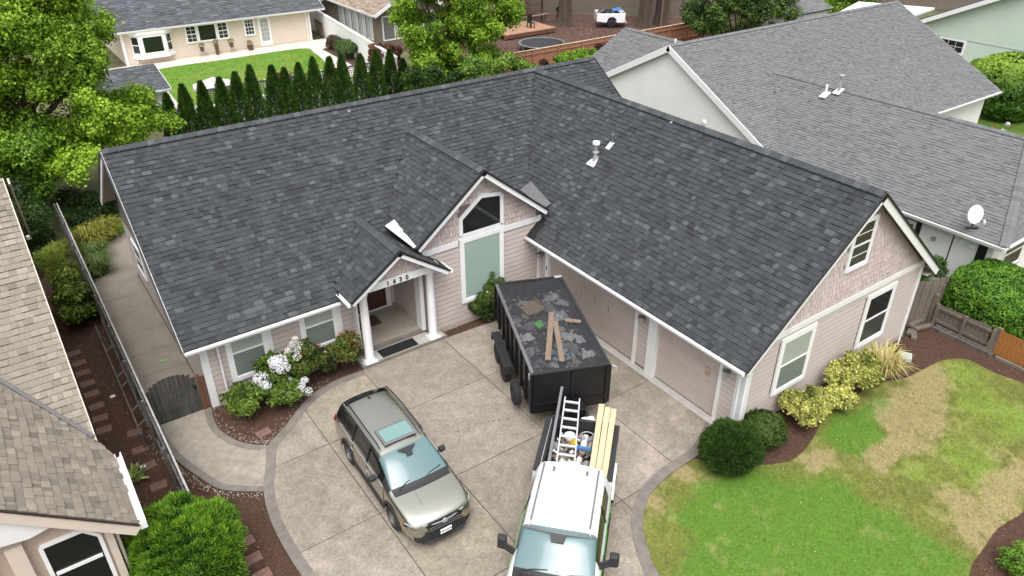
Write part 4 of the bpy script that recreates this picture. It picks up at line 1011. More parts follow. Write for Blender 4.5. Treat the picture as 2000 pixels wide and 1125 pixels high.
# satellite dish
ds = thing('satellite_dish', 'pale oval satellite dish on the front eave of the light grey roof', 'satellite dish', (25.55, -9.0, 2.75))
dsh = MB(); n = 26
C0 = Vector((25.30, -9.02, 3.42)); ax = Vector((-.55, -.80, .25)).normalized(); uu = ax.cross(Vector((0, 0, 1))).normalized(); vv = uu.cross(ax)
ringp = []
for k, r in enumerate((0, .09, .17, .235, .28)):
    for j in range(n):
        a = 2 * math.pi * j / n; ringp.append(C0 + uu * r * math.cos(a) + vv * r * 1.22 * math.sin(a) + ax * (r * r * .9))
fs = [(k * n + j, k * n + (j + 1) % n, (k + 1) * n + (j + 1) % n, (k + 1) * n + j) for k in range(4) for j in range(n)]
dsh.add(ringp, fs); o = dsh.build('dish', M['offwhite'], ds, smooth=True, recalc=False); md = o.modifiers.new('t', 'SOLIDIFY'); md.thickness = .02
MB().tube([(25.62, -8.95, 2.72), (25.62, -8.95, 3.0), C0 - ax * .03], .025, 8).build('mast', M['blackrough'], ds)
MB().bar((25.5, -8.8, 2.76), (25.7, -9.15, 2.80), .12, .02).build('foot', M['blackrough'], ds)
MB().tube([C0 - vv * .36 + ax * .1, C0 - vv * .25 + ax * .62], .016, 8).build('feed_arm', M['galv'], ds)
MB().bar(C0 - vv * .25 + ax * .60, C0 - vv * .16 + ax * .66, .06, .06).build('receiver', M['offwhite'], ds)
# roof vents of the grey roof
for (x, y, k) in ((29.42, .35, 1), (29.8, -.05, 2)):
    z = wzr - ws_ * abs(x - wxr)
    f = MB().bar((x - .22, y, z + .0), (x + .18, y, z + .2), .34, .02).build('vent_flashing', M['white2'], nbr)
    MB().lathe([(.055, 0), (.055, .55), (.03, .56)] if k == 1 else [(.07, 0), (.06, .6), (.06, .75), (.14, .76), (.14, .84), (.05, .87)], (x, y, z), 12).build('vent_pipe', M['white2'] if k == 1 else M['galv'], f, smooth=True)
MB().lathe([(.05, 0), (.05, .25), (.03, .26)], (26.1, 6.9, 6.3), 10).build('vent_pipe', M['white2'], nbr)
MB().lathe([(.04, 0), (.04, .14), (.02, .15)], (26.0, -9.15, 2.9), 10).build('vent_pipe', M['white2'], nbr)
MB().lathe([(.14, 0), (.12, -.06), (.05, -.08)], (25.5, 3.95, 3.25), 16, 'x').build('wall_light', M['white2'], nwall, smooth=True)
# ---- left: tan roofed house, nearest the camera
tn = thing('house', 'beige house with light tan shingle roof at the left edge, nearest the camera', 'house', (-6, -2, 0))
tye, tyr, tzr, txr = -3.35, 3.55, 7.3, -2.7
tL = math.hypot(tyr - tye, tzr - 2.8); ts = (tzr - 2.8) / (tyr - tye)
gex, gze, gs, gyf, grx = -2.45, 2.8, .84, -6.05, -6.9
gzr = gze + gs * (gex - grx); gL = math.hypot(gex - grx, gzr - gze)
yvt = tye + (gzr - 2.8) / ts
tf = [((-16, tye, 2.8), (1, 0, 0), (0, tyr - tye, tzr - 2.8), [(0, 0), (16 + txr, 0), (16 + txr, tL), (0, tL)]),
    ((gex, gyf, gze), (0, 1, 0), (-(gex - grx), 0, gzr - gze), [(0, 0), (2.45, 0), (3.28, .45), (yvt - gyf, gL), (0, gL)]),
    ((txr, 2 * tyr - tye, 2.8), (-1, 0, 0), (0, -(tyr - tye), tzr - 2.8), [(0, 0), (13, 0), (13, tL), (0, tL)])]
ztm = lambda P: 2.8 + ts * (P.y - tye)
ztg = lambda P: gze + gs * (gex - P.x) if P.y > gyf and P.x > grx else -9
tnr = simple_roof(tn, tf, SH_TAN, .18, [.12, .16, .2, .2, .25], 300, wts=(4, 10, 20, 24, 20, 12, 6), base=mat('tan_underlay', (.10, .078, .06), .95), th=.06,
    hidden=[lambda P: ztg(P) > P.z + .03 or P.x < -9, lambda P: ztm(P) > P.z + .03, lambda P: P.x < -6], thick=.022)
# valley flashing along the two slopes
vq = lambda x: Vector((x, tye + gs * (gex - x) / ts, 2.8 + gs * (gex - x) + .07))
va, vb = vq(-2.72), vq(-6.2)
MB().bar(va, vb, .10, .05, (.3, -.3, 1)).build('valley_flashing', mat('valley_metal', (.14, .13, .13), .5), tnr)
def tpart(name, a, b, matl, parent=tn, bevel=0): return MB().box(a, b).build(name, M[matl], parent, bevel=bevel)
nrake((txr, tyr, tzr + .0), (txr, tye, 2.8), (1, 0, 0), tnr, .16, .03, 'beigefascia'); nrake((txr + .1, tyr, tzr - .03), (txr + .1, 2 * tyr - tye, 2.78), (1, 0, 0), tnr, .16, .05, 'beigefascia')
gg = MB(); p0 = Vector((gex, -3.55, gze - .0)); A = [p0 + Vector((a, 0, b)) for a, b in [(0, .02), (0, -.13), (.09, -.13), (.14, .02), (.12, .02), (.08, -.10), (.015, -.10), (.015, .02)]]
gg.prism(A, (0, gyf + 3.55 - .02, 0)).build('gutter', M['white2'], tnr)
MB().box((gex, gyf - .03, gze - .14), (gex + .14, gyf, gze + .03)).build('gutter_end', M['white2'], tnr)
MB().box((-2.72, 10.4, 2.6), (-2.55, 10.52, 2.72)).build('gutter_end', M['white2'], tnr)
nrake((gex + .02, gyf, gze - .05), (grx, gyf, gzr - .05), (0, -1, 0), tnr, .22, .05, 'beigefascia')
d0 = Vector((gex, gyf - .06, gze + .02)); d1 = Vector((grx, gyf - .06, gzr + .02)); MB().bar(d0, d1, .05, .03, (0, 0, 1)).build('drip_edge', mat('dark_brown_drip', (.035, .022, .016), .6), tnr)
tw = MB(); tw.box((-16, -2.9, 0), (-3.0, 9.8, 2.7)); tw.box((-12, -5.7, 0), (-2.98, -2.9, 2.6))
tw.prism([(-2.98, -5.7, 2.6), (-12, -5.7, 2.6), (-12, -5.7, 3.0), (grx, -5.7, gzr - .35), (-2.98, -5.7, 3.0)], (0, 3, 0)); tw.prism([(-3.0, -2.9, 2.7), (-3.0, 9.8, 2.7), (-3.0, tyr, tzr - .3)], (-8, 0, 0))
twall = tw.build('wall', M['beige'], tn)
MB().prism([(gex - .05, gyf + .01, gze - .16), (-2.98, gyf + .01, gze + .28), (-6.8, gyf + .01, gze + .28 + 3.82 * gs), (-6.8, gyf + .01, gze + .24 + 3.82 * gs), (-2.98, gyf + .01, gze + .20)], (0, .33, 0)).build('soffit', M['beigefascia'], twall)
# big window with a raked head under the gable, and its white surround
window(tn, (-4.15, -5.7, .95), (1, 0, 0), F, .92, 2.1, kind='fixed', top=[(.92, 1.72), (.70, 1.98), (0, 1.98)], trim=.08, glass='winglass2', proud=.06)
MB().box((-4.12, -5.775, 2.12), (-3.26, -5.735, 2.19)).build('transom', M['white2'], twall)
tpart('corner_board', (-3.10, -5.74, 0), (-2.96, -5.6, 2.75), 'beigefascia', twall); MB().tube([(-2.86, -5.55, 2.6), (-2.9, -5.6, 2.3), (-2.9, -5.6, .1)], .035, 8).build('downspout', M['beigefascia'], tn)
MB().prism([(-4.25, -5.98, 3.50), (-5.6, -5.98, 3.72), (-5.6, -5.98, 4.9), (-3.6, -5.98, 3.62)], (0, .26, 0)).build('soffit_panel', M['white'], twall)
tpart('pilaster', (-4.72, -5.86, 0), (-4.42, -5.7, 3.3), 'beigefascia', twall); tpart('pilaster', (-5.35, -5.9, 0), (-5.05, -5.7, 3.5), 'beigefascia', twall)
window(tn, (-5.9, -5.7, 1.0), (1, 0, 0), F, .62, 1.75, kind='fixed', trim=.08, glass='winglass', blind='greenblind')
# ---- behind left: cream house
cr = thing('house', 'cream sided house with slate grey roof and a white bay window across the back lawn', 'house', (15, 47, 0))
cf = [((5.5, 44.8, 2.6), (1, 0, 0), (0, 6, 2.9), [(0, 0), (18, 0), (18, 6.66), (0, 6.66)])]
crr = simple_roof(cr, cf, SH_SLATE, .2, [.35, .45, .6], 0, th=.12, thick=.02, base=mat('slate_underlay', (.035, .036, .04), .95))
cw = MB().box((7.25, 45.3, 0), (22.2, 56, 2.62)).build('wall', M['cream'], cr)
for i in range(12):
    z = .15 + i * .2; MB().add([(7.25, 45.298, z), (22.2, 45.298, z), (22.2, 45.27, z), (7.25, 45.27, z), (7.25, 45.298, z + .195), (22.2, 45.298, z + .195), (22.2, 45.29, z + .195), (7.25, 45.29, z + .195)], [(0, 1, 2, 3), (3, 2, 6, 7), (4, 5, 6, 7), (0, 3, 7, 4), (1, 2, 6, 5)]).build('siding_board', M['cream'], cw)
ngut((5.5, 44.8, 2.6), (23.5, 44.8, 2.6), (0, -1, 0), crr); nrake((23.5, 44.8, 2.6), (23.5, 50.8, 5.5), (1, 0, 0), crr, .2)
def cpart(name, a, b, matl, parent=cr, bevel=0): return MB().box(a, b).build(name, M[matl], parent, bevel=bevel)
cpart('soffit', (5.6, 44.8, 2.45), (23.4, 45.3, 2.48), 'white2'); cpart('corner_board', (22.1, 45.24, 0), (22.25, 45.3, 2.5), 'white2'); cpart('corner_board', (7.2, 45.2, 0), (7.4, 45.3, 2.5), 'white2')
MB().tube([(8.0, 45.2, 2.4), (8.0, 45.22, .1)], .05, 6).build('downspout', M['white2'], cr); MB().tube([(21.9, 45.2, 2.4), (21.9, 45.22, .1)], .05, 6).build('downspout', M['white2'], cr)
# bay window
bay = MB().prism([(7.75, 45.3, .45), (8.35, 44.75, .45), (10.35, 44.75, .45), (10.95, 45.3, .45)], (0, 0, .22)).prism([(7.75, 45.3, 2.2), (8.35, 44.75, 2.2), (10.35, 44.75, 2.2), (10.95, 45.3, 2.2)], (0, 0, .4))
bay.prism([(7.85, 45.3, .67), (8.40, 44.82, .67), (10.30, 44.82, .67), (10.85, 45.3, .67)], (0, 0, 1.53)); bayo = bay.build('bay_window', M['white2'], cr)
window(bayo, (8.62, 44.81, .86), (1, 0, 0), F, 1.46, 1.2, kind='fixed', trim=.1, glass='winglass2', proud=.03); ORG[bayo] = ORG[cr]
for (a, b) in (((7.93, 45.23), (8.36, 44.855)), ((10.34, 44.855), (10.77, 45.23))):
    u_ = Vector((b[0] - a[0], b[1] - a[1], 0)); L_ = u_.length; u_.normalize(); nn_ = Vector((u_.y, -u_.x, 0))
    if nn_.y > 0: nn_ = -nn_
    window(bayo, (a[0] + .0, a[1] - .0, .86), u_, nn_, L_, 1.25, trim=.03, glass='winglass2', proud=.03)
for (x, w, k) in ((12.0, .75, (2, 4)), (12.93, 1.35, None), (14.46, .75, (2, 4)), (16.65, .72, (3, 4))):
    window(cr, (x, 45.27, 1.15), (1, 0, 0), F, w, 1.2, kind='hung' if k else 'fixed', grid=k, trim=.08, glass='winglass2', proud=.04)
dd = cpart('door', (17.75, 45.24, .1), (18.75, 45.28, 2.42), 'white2'); cpart('door_glass', (17.93, 45.22, .5), (18.57, 45.24, 2.25), 'winglass', dd)
for i in range(1, 3): cpart('glazing_bar', (17.93 + i * .21, 45.205, .5), (17.95 + i * .21, 45.22, 2.25), 'white2', dd)
for i in range(1, 5): cpart('glazing_bar', (17.93, 45.20, .5 + i * .35), (18.57, 45.215, .53 + i * .35), 'white2', dd)
MB().lathe([(.05, 0), (.05, .5), (.09, .5), (.09, .56)], (6.6, 49, 4.7), 10).build('vent_pipe', M['galv'], crr)
# pots along that wall
def pot(x, kind, label):
    t = thing('plant_pot', label, 'plant pot', (x, 44.85, .012), group=None)
    h, r = {'low': (.42, .26), 'tall': (.85, .17), 'stand': (.30, .18)}[kind]; z0 = .45 if kind == 'stand' else .012
    MB().lathe([(r * .7, 0), (r, h), (r * .9, h), (r * .8, h - .06)], (x, 44.85, z0), 14).build('pot', M['terracotta'], t, smooth=True)
    if kind == 'stand':
        st = MB()
        for a in (0, 2.1, 4.2): st.tube([(x + .16 * math.cos(a), 44.85 + .16 * math.sin(a), .45), (x + .22 * math.cos(a), 44.85 + .22 * math.sin(a), .012)], .015, 5)
        st.build('stand', M['greymetal'], t)
    V, Q, Cc = crown_cloud([(x, 44.85, z0 + h + .18, .26)], 90, .12, .08, (.12, .16, .04), (.35, .30, .14)); npmesh('foliage', V, Q, Cc, M['leaf'], t)
pot(12.85, 'stand', 'flower pot on a wire stand under the left pane of the triple window')
pot(14.0, 'tall', 'tall dark vase with dry stems between the two wire stands'); pot(15.2, 'stand', 'flower pot on a wire stand under the right pane of the triple window'); pot(16.7, 'low', 'round dark pot alone left of the white glazed door')
# shed with slate roof
shd = thing('garden_shed', 'small white shed with slate grey gable roof beside the back lawn', 'shed', (5.0, 30.5, 0))
sfz = [((2.6, 28.5, 2.3), (1, 0, 0), (0, 3.4, .75), [(0, 0), (4.15, 0), (4.15, 3.48), (0, 3.48)])]
sr_ = simple_roof(shd, sfz, SH_SLATE, .16, [.25, .33, .45], 90, th=.1, thick=.02, base=mat('shed_underlay', (.035, .036, .04), .95), wts=(6, 14, 20, 20, 18, 12, 10))
MB().box((2.9, 28.9, 0), (6.5, 31.7, 2.28)).build('wall', M['offwhite'], shd); MB().prism([(6.5, 28.9, 2.28), (6.5, 31.7, 2.28), (6.5, 31.7, 2.95)], (-3.6, 0, 0)).build('gable', M['offwhite'], shd)
ngut((2.6, 28.5, 2.3), (6.75, 28.5, 2.3), (0, -1, 0), sr_); MB().box((6.42, 28.84, 0), (6.56, 28.96, 2.28)).build('corner_board', M['white2'], shd); nrake((6.75, 28.5, 2.3), (6.75, 31.9, 3.05), (1, 0, 0), sr_, .15)
# second house behind (brown roof, striped curtains)
h2 = thing('house', 'taupe sided house with brown gable roof beyond the long white wall', 'house', (28, 46, 0))
r2 = simple_roof(h2, [((25.2, 38.9, 2.7), (0, -1, 0), (3.6, 0, 1.9), [(-12, 0), (0, 0), (0, 4.07), (-12, 4.07)]), ((32.4, 38.9, 2.7), (0, 1, 0), (-3.6, 0, 1.9), [(0, 0), (12, 0), (12, 4.07), (0, 4.07)])], SH_BROWN, .2, [.3, .4, .5], 0, thick=.02)
MB().box((25.7, 39.6, 0), (31.9, 56, 2.65)).prism([(25.7, 39.6, 2.65), (31.9, 39.6, 2.65), (28.8, 39.6, 4.35)], (0, 1, 0)).build('wall', M['taupe'], h2)
nrake((28.8, 38.9, 4.6), (25.2, 38.9, 2.7), F, r2, .26); nrake((28.8, 38.9, 4.6), (32.4, 38.9, 2.7), F, r2, .26); ngut((25.2, 38.9, 2.7), (25.2, 50.9, 2.7), (-1, 0, 0), r2)
for y in (40.2, 41.6, 43.0, 44.4, 45.8):
    window(h2, (25.69, y + 1.1, .5), (0, -1, 0), (-1, 0, 0), 1.0, 1.8, kind='fixed', trim=.07, blind=None, glass='winglass', proud=.03)
    MB().box((25.66, y + .2, .55), (25.672, y + .62, 2.25)).box((25.66, y + .72, .55), (25.672, y + .95, 2.25)).build('curtain', M['offwhite'], h2)
for x in (26.3, 27.6, 28.9, 30.2): window(h2, (x, 39.6, .5), (1, 0, 0), F, 1.05, 1.85, kind='fixed', trim=.07, glass='winglass', proud=.03)
MB().box((25.0, 50.95, 0), (31.9, 58, 4.2)).build('rear_wing', M['taupe'], h2)
aw = thing('awning', 'brown canvas awning at the top edge beyond the slate grey roof', 'awning', (26.0, 50, 2)); MB().prism([(24.8, 48.8, 2.35), (27.0, 49.4, 2.5), (27.0, 52, 2.9), (24.4, 52, 2.8)], (0, 0, .1)).build('canopy', M['taupe'], aw); MB().tube([(24.9, 49.0, 0), (24.9, 49.0, 2.4)], .05, 6).build('post', M['taupe'], aw)
# long white wall with clapboards
wf_ = thing('garden_wall', 'long white clapboard garden wall running beside the pale patio', 'wall', (22.8, 39, 0))
A0, A1 = Vector((23.95, 49.5, 0)), Vector((21.55, 28.4, 0)); dv = (A1 - A0).normalized(); nv = Vector((dv.y, -dv.x, 0))
if nv.x > 0: nv = -nv
MB().hexa([A0, A1, A1 - nv * .15, A0 - nv * .15] + [v + Vector((0, 0, 1.98)) for v in (A0, A1, A1 - nv * .15, A0 - nv * .15)]).build('core', M['white'], wf_)
for i in range(10):
    z = .05 + i * .193; o = nv
    MB().add([A0 + o * .03 + Vector((0, 0, z)), A1 + o * .03 + Vector((0, 0, z)), A1 + o * .006 + Vector((0, 0, z + .19)), A0 + o * .006 + Vector((0, 0, z + .19)), A0 + Vector((0, 0, z)), A1 + Vector((0, 0, z))], [(0, 1, 2, 3), (4, 5, 1, 0)]).build('siding_board', M['white'], wf_)
MB().bar(A0 + Vector((0, 0, 2.02)) - nv * .07, A1 + Vector((0, 0, 2.02)) - nv * .07, .26, .07).build('cap', M['white2'], wf_)
# sloping trellis leaning at the wall end
tr = thing('trellis', 'small dark fan trellis leaning against the white wall beside the cream house', 'trellis', (23.2, 47.2, 0)); tm = MB()
for k in range(7): tm.bar(A0 + dv * (2.0 + k * .42) + nv * .12 + Vector((0, 0, .15)), A0 + dv * (1.6 + k * .36) + nv * .08 + Vector((0, 0, 1.25)), .05, .03)
tm.bar(A0 + dv * 1.7 + nv * .1 + Vector((0, 0, 1.15)), A0 + dv * 3.7 + nv * .1 + Vector((0, 0, 1.1)), .06, .04); tm.build('slats', M['brownwood'], tr)
# low grey block wall with cap and lattice behind the cypress row
lw = thing('retaining_wall', 'low pale grey wall with white cap behind the row of cypresses', 'wall', (13, 27, 0))
for i in range(8):
    x0 = 5.6 + i * 2.0; MB().box((x0 + .01, 26.9, 0), (x0 + 1.99, 27.1, 1.25)).build('wall_panel', M['greycap'], lw)
    MB().box((x0, 26.84, 1.25), (x0 + 2.0, 27.16, 1.35)).build('cap', M['white2'], lw)
    MB().box((x0 - .1, 26.82, 0), (x0 + .1, 27.18, 1.42)).build('pillar', M['greycap'], lw)
lt = thing('lattice_fence', 'dark lattice railing with pale posts above the low grey wall', 'fence', (13.5, 28.6, 0))
for i in range(6):
    x0 = 8.6 + i * 1.9; p_ = MB()
    for k in range(13): p_.box((x0 + .05 + k * .14, 28.58, .75), (x0 + .08 + k * .14, 28.61, 1.78))
    for k in range(7): p_.box((x0, 28.615, .8 + k * .15), (x0 + 1.85, 28.635, .83 + k * .15))
    p_.build('lattice_panel', M['lattice'], lt); MB().box((x0 - .06, 28.54, 0), (x0 + .02, 28.66, 1.9)).build('post', M['white2'], lt); MB().box((x0 - .05, 28.52, 1.80), (x0 + 1.9, 28.70, 1.88)).build('rail', M['lattice'], lt)
# patio umbrella
um = thing('patio_umbrella', 'pale pink patio umbrella behind the cypress row', 'umbrella', (9.6, 30.2, 0)); um['label'] = 'pale pink patio umbrella open behind the cypress row'
cp = MB(); rim = [(9.6 + 1.35 * math.cos(a), 30.0 + 1.35 * math.sin(a), 1.72) for a in [i * math.pi / 4 + .2 for i in range(8)]]
cp.add([(9.6, 30.0, 2.2)] + rim, [(0, 1 + i, 1 + (i + 1) % 8) for i in range(8)]).build('canopy', M['umbrella'], um, recalc=False)
v_ = MB()
for i in range(8): a, b = Vector(rim[i]), Vector(rim[(i + 1) % 8]); dz = Vector((0, 0, -.15)); v_.add([a, b, b + dz, a + dz], [(0, 1, 2, 3)])
v_.build('valance', M['umbrella'], um, recalc=False); MB().tube([(9.6, 30, 0), (9.6, 30, 2.2)], .03, 8).build('pole', M['white2'], um)
# ---- mint house top right
mh = thing('house', 'pale mint green house with a gabled wall at the top right corner', 'house', (64, 2, 0))
ridy, ridz = 2.0, 7.4
MB().prism([(58, 11.4, 0), (58, 11.4, 2.85), (58, ridy, ridz), (58, -9, 2.6), (58, -9, 0)], (10, 0, 0)).build('wall', M['mint'], mh)
mr = MB().prism([(57.5, 12.4, 2.5), (57.5, ridy, ridz + .12), (57.5, ridy, ridz + .28), (57.5, 12.4, 2.66)], (11, 0, 0)).prism([(57.5, ridy, ridz + .12), (57.5, -9.9, 2.4), (57.5, -9.9, 2.56), (57.5, ridy, ridz + .28)], (11, 0, 0)).build('roof', SH_GREY[0], mh)
nrake((57.5, 12.4, 2.55), (57.5, ridy, ridz + .18), (-1, 0, 0), mr, .3)
window(mh, (58, 9.5, 1.2), (0, -1, 0), (-1, 0, 0), 1.75, .85, kind='fixed', grid=(3, 2), trim=.12, glass='winglass2'); MB().box((57.97, -9, 2.18), (58, 11, 2.22)).build('siding_joint', M['greycap'], mh)
MB().box((57.95, 3.9, 5.1), (58, 4.5, 5.5)).build('gable_vent', M['mint'], mh)
pv = thing('pergola', 'white patio cover beside the mint green house at the top edge', 'pergola', (62, 17, 0)); MB().prism([(59.5, 13.6, 2.45), (59.5, 19.5, 2.0), (64, 20.5, 2.3), (64, 13.6, 2.8)], (0, 0, .16)).build('roof', M['white2'], pv)
for (x, y) in ((59.7, 19), (59.7, 14), (63.8, 19.5)): MB().box((x - .07, y - .07, 0), (x + .07, y + .07, 2.2)).build('post', M['white2'], pv)
pk = thing('picket_fence', 'white picket fence between the grey roof and the mint green house', 'fence', (55, 16, 0))
for k in range(26): MB().box((57 - .02, 12.2 + k * .25, 0), (57.03, 12.33 + k * .25, 1.35)).build('picket', M['white2'], pk)
for z in (.3, 1.1): MB().box((57.03, 12.1, z), (57.08, 18.7, z + .09)).build('rail', M['white2'], pk)
sm = thing('shed', 'small outbuilding with pale grey roof behind the ridge of the light grey roof', 'shed', (57, 22, 0)); simple_roof(sm, [((54.2, 20.4, 2.3), (1, 0, 0), (0, 2.6, 1.0), [(0, 0), (6, 0), (6, 2.79), (0, 2.79)])], SH_GREY, .25, [.4, .6], 0, th=.1); MB().box((54.5, 20.8, 0), (60, 23.2, 2.35)).build('wall', M['offwhite'], sm)
# ================================================================ FENCES
def plank_fence(root, p, q, h, w=.14, th=.02, side=1, matl='oldwood', rails=(.3, 1.4), gap=.006, zvar=.02, name='fence_board', railmat=None, posts=2.4, postside=-1, jitter=.01, cap=None):
    p, q = Vector(p), Vector(q); d = q - p; L = d.length; d.normalize(); n = Vector((-d.y, d.x, 0)) * side; k = int(L / w); org = Vector(ORG[root]); rz = math.atan2(d.y, d.x)
    me = []
    for v in range(4):
        hh = h + (v - 1.5) * zvar; mb = MB().box((0, -th / 2, .03), (w - gap, th / 2, hh)); m_ = bpy.data.meshes.new(name); m_.from_pydata(mb.v, [], mb.f); m_.materials.append(M[matl]); me.append(m_)
    for i in range(k):
        o = bpy.data.objects.new(name, random.choice(me)); COL.objects.link(o); o.parent = root
        o.location = p + d * (i * w) + n * random.uniform(-jitter, jitter) * .4 - org; o.rotation_euler = (random.uniform(-.012, .012), 0, rz)
    for z in rails: MB().bar(p + n * .045 + Vector((0, 0, z)), q + n * .045 + Vector((0, 0, z)), .05, .09).build('rail', M[railmat or matl], root)
    m_ = int(L / posts) + 1
    for i in range(m_ + 1):
        c = p + d * min(L, i * L / m_) + n * .09; MB().box((c.x - .045, c.y - .045, 0), (c.x + .045, c.y + .045, h + .02)).build('post', M[railmat or matl], root)
    if cap: MB().bar(p + Vector((0, 0, h + .02)), q + Vector((0, 0, h + .02)), .13, .035).build('cap_rail', M[cap], root)
fl = thing('board_fence', 'long weathered board fence between the side path and the tan roofed house', 'fence', (-1.3, 5, 0))
plank_fence(fl, (-1.29, -4.9, 0), (-1.29, 15.6, 0), 1.72, side=1, rails=(.35, 1.5))
MB().bar((-1.275, -4.9, 1.75), (-1.275, 15.6, 1.75), .045, .03).build('cap_rail', M['capgrey'], fl)
# open rail frame on the mulch side of that fence
rf = thing('fence_frame', 'low grey rail frame with short rungs on the bark side of the long fence', 'rail', (-1.62, 3.5, 0))
MB().bar((-1.66, 6.6, .55), (-1.66, -.2, .55), .04, .05).build('rail', M['oldwood'], rf); MB().bar((-1.42, 6.6, .75), (-1.42, -.2, .75), .04, .05).build('rail', M['oldwood'], rf)
for y in (4.7, 3.0, 2.4, 1.0, .2): MB().bar((-1.68, y, .56), (-1.40, y, .74), .06, .035).build('rung', M['oldwood2'], rf)
for y in (6.5, 3.2, -.1): MB().box((-1.69, y - .03, 0), (-1.63, y + .03, .55)).build('post', M['oldwood'], rf)
# arched gate
gt = thing('garden_gate', 'blackened arch topped plank gate across the side path', 'gate', (-.45, .62, 0))
for i in range(11):
    x = -1.22 + i * .128; t = (x + .064 + .52) / .72; h = 1.05 + .52 * math.sqrt(max(0, 1 - min(1, t * t)))
    MB().box((x, .60, .04), (x + .12, .625, h)).build('gate_board', M['blackwood'], gt, bevel=.004)
for z in (.3, 1.0): MB().bar((-1.2, .65, z), (.18, .65, z), .04, .09).build('rail', M['blackwood'], gt)
MB().bar((-1.15, .66, .32), (.12, .66, .98), .035, .08).build('brace', M['blackwood'], gt)
MB().box((.20, .58, .0), (.31, .66, 1.30)).build('gate_post', M['brownwood'], gt, bevel=.006); MB().box((.32, .59, .0), (.44, .64, 1.22)).build('gate_post', M['brownwood'], gt)
MB().box((.08, .58, .85), (.16, .60, 1.0)).build('latch', M['drip'], gt)
# right side fences
f2 = thing('side_gate_fence', 'tall dark weathered plank screen beside the right corner of the pink house', 'fence', (22.2, -9.45, 0))
plank_fence(f2, (21.75, -9.2, 0), (23.15, -9.72, 0), 1.85, w=.17, side=1, matl='oldwood2', rails=(.4, 1.5), posts=1.5)
MB().box((22.75, -9.74, 0), (22.87, -9.62, 1.25)).build('post', M['oldwood2'], f2)
f3 = thing('low_board_fence', 'low grey board fence with exposed rails in front of the round hedge', 'fence', (22.8, -10.8, 0))
plank_fence(f3, (22.82, -9.85, 0), (22.82, -11.78, 0), .95, w=.15, side=-1, matl='oldwood2', rails=(.30, .80), posts=1.9)
MB().bar((22.62, -9.95, .06), (22.62, -12.0, .06), .10, .12).build('ground_board', M['oldwood'], f3); MB().bar((22.7, -10, .12), (22.7, -11.9, .12), .05, .14).build('ground_board', M['oldwood2'], f3)
f4 = thing('cedar_fence', 'orange stained cedar fence section at the right edge', 'fence', (22.8, -12.7, 0))
plank_fence(f4, (22.84, -11.9, 0), (22.84, -13.0, 0), .95, w=.14, side=1, matl='cedar', rails=(.3, .75), posts=1.3)
plank_fence(f4, (22.84, -13.05, 0), (22.84, -17, 0), .95, w=.14, side=1, matl='oldwood2', rails=(.3, .75))
MB().box((22.78, -11.93, 0), (22.90, -11.80, 1.02)).build('post', M['oldwood2'], f4); MB().bar((22.66, -12.1, .05), (22.66, -17, .05), .08, .10).build('ground_board', M['edging'], f4)
for i, (x, y, a, z, l) in enumerate(((21.95, -9.55, .3, .06, .9), (22.3, -9.75, -.2, .12, .8), (22.2, -9.5, .05, .2, .75), (21.75, -9.75, .5, .05, .8))):
    o = MB().box((-l / 2, -.09, -.05), (l / 2, .09, .05)).build('timber_block', M['oldwood2'], None, org=(0, 0, 0), bevel=.006); o.location = (x, y, z); o.rotation_euler = (0, .05, a)
    setp(o, ['weathered timber lying nearest the dark plank screen', 'weathered timber lowest by the foot of the plank screen', 'topmost weathered timber stacked by the plank screen', 'weathered timber closest to the pink house corner'][i], 'timber', 'loose timbers by the side screen')
o = MB().box((-.2, -.2, 0), (.2, .2, .16)).build('utility_box', M['greycap'], None, bevel=.03); o.location = (20.15, -10.35, 0); o.rotation_euler[2] = .5; setp(o, 'small pale grey utility box in the bark by the straw coloured grass', 'utility box')
o = MB().lathe([(.03, 0), (.03, .28), (.02, .29)], (0, 0, 0), 10).build('pipe_stub', M['white2'], None, smooth=True); o.location = (20.75, -9.75, 0); setp(o, 'short white pipe standing in the red bark near the corner', 'pipe')
# backyard fences
f5 = thing('red_fence', 'reddish board fence with pale cap running behind the roofs', 'fence', (38, 26.2, 0))
plank_fence(f5, (29.5, 26.3, 0), (51, 26.3, 0), 1.5, w=.30, side=-1, matl='redwood', rails=(.3, 1.2), posts=2.4, cap='lumber')
f6 = thing('siding_fence', 'taupe lap sided garden wall behind the old pickup bed', 'fence', (50, 38, 0))
def lapwall(root, p, q, h, matl):
    p, q = Vector(p), Vector(q); d = (q - p).normalized(); n = Vector((d.y, -d.x, 0)); n = n if n.y < 0 else -n
    MB().hexa([p, q, q - n * .12, p - n * .12] + [v + Vector((0, 0, h)) for v in (p, q, q - n * .12, p - n * .12)]).build('core', M['bark'], root)
    for i in range(int(h / .2)):
        z = i * .2; MB().add([p + n * .04 + Vector((0, 0, z)), q + n * .04 + Vector((0, 0, z)), q + n * .02 + Vector((0, 0, z + .165)), p + n * .02 + Vector((0, 0, z + .165)), p + Vector((0, 0, z)), q + Vector((0, 0, z))], [(0, 1, 2, 3), (4, 5, 1, 0)]).build('siding_board', M[matl], root)
    MB().bar(p + Vector((0, 0, h + .03)) - n * .05, q + Vector((0, 0, h + .03)) - n * .05, .2, .06).build('cap', M[matl], root)
lapwall(f6, (42.5, 46.5, 0), (57.5, 31.2, 0), 2.3, 'taupe')
lapwall(f6, (57.6, 31.1, 0), (66, 27.2, 0), 1.9, 'taupe')
f7 = thing('plank_fence', 'tall grey plank fence at the top edge behind the conifer trunks', 'fence', (60, 34, 0)); plank_fence(f7, (55, 37.5, 0), (72, 27.5, 0), 1.9, w=.35, matl='oldwood2')
f8 = thing('plank_fence', 'brown plank fence at the top edge beyond the white patio cover', 'fence', (74, 23, 0)); plank_fence(f8, (64, 29.5, 0), (84, 18.0, 0), 2.0, w=.4, matl='oldwood2', rails=(.4, 1.6), posts=3)
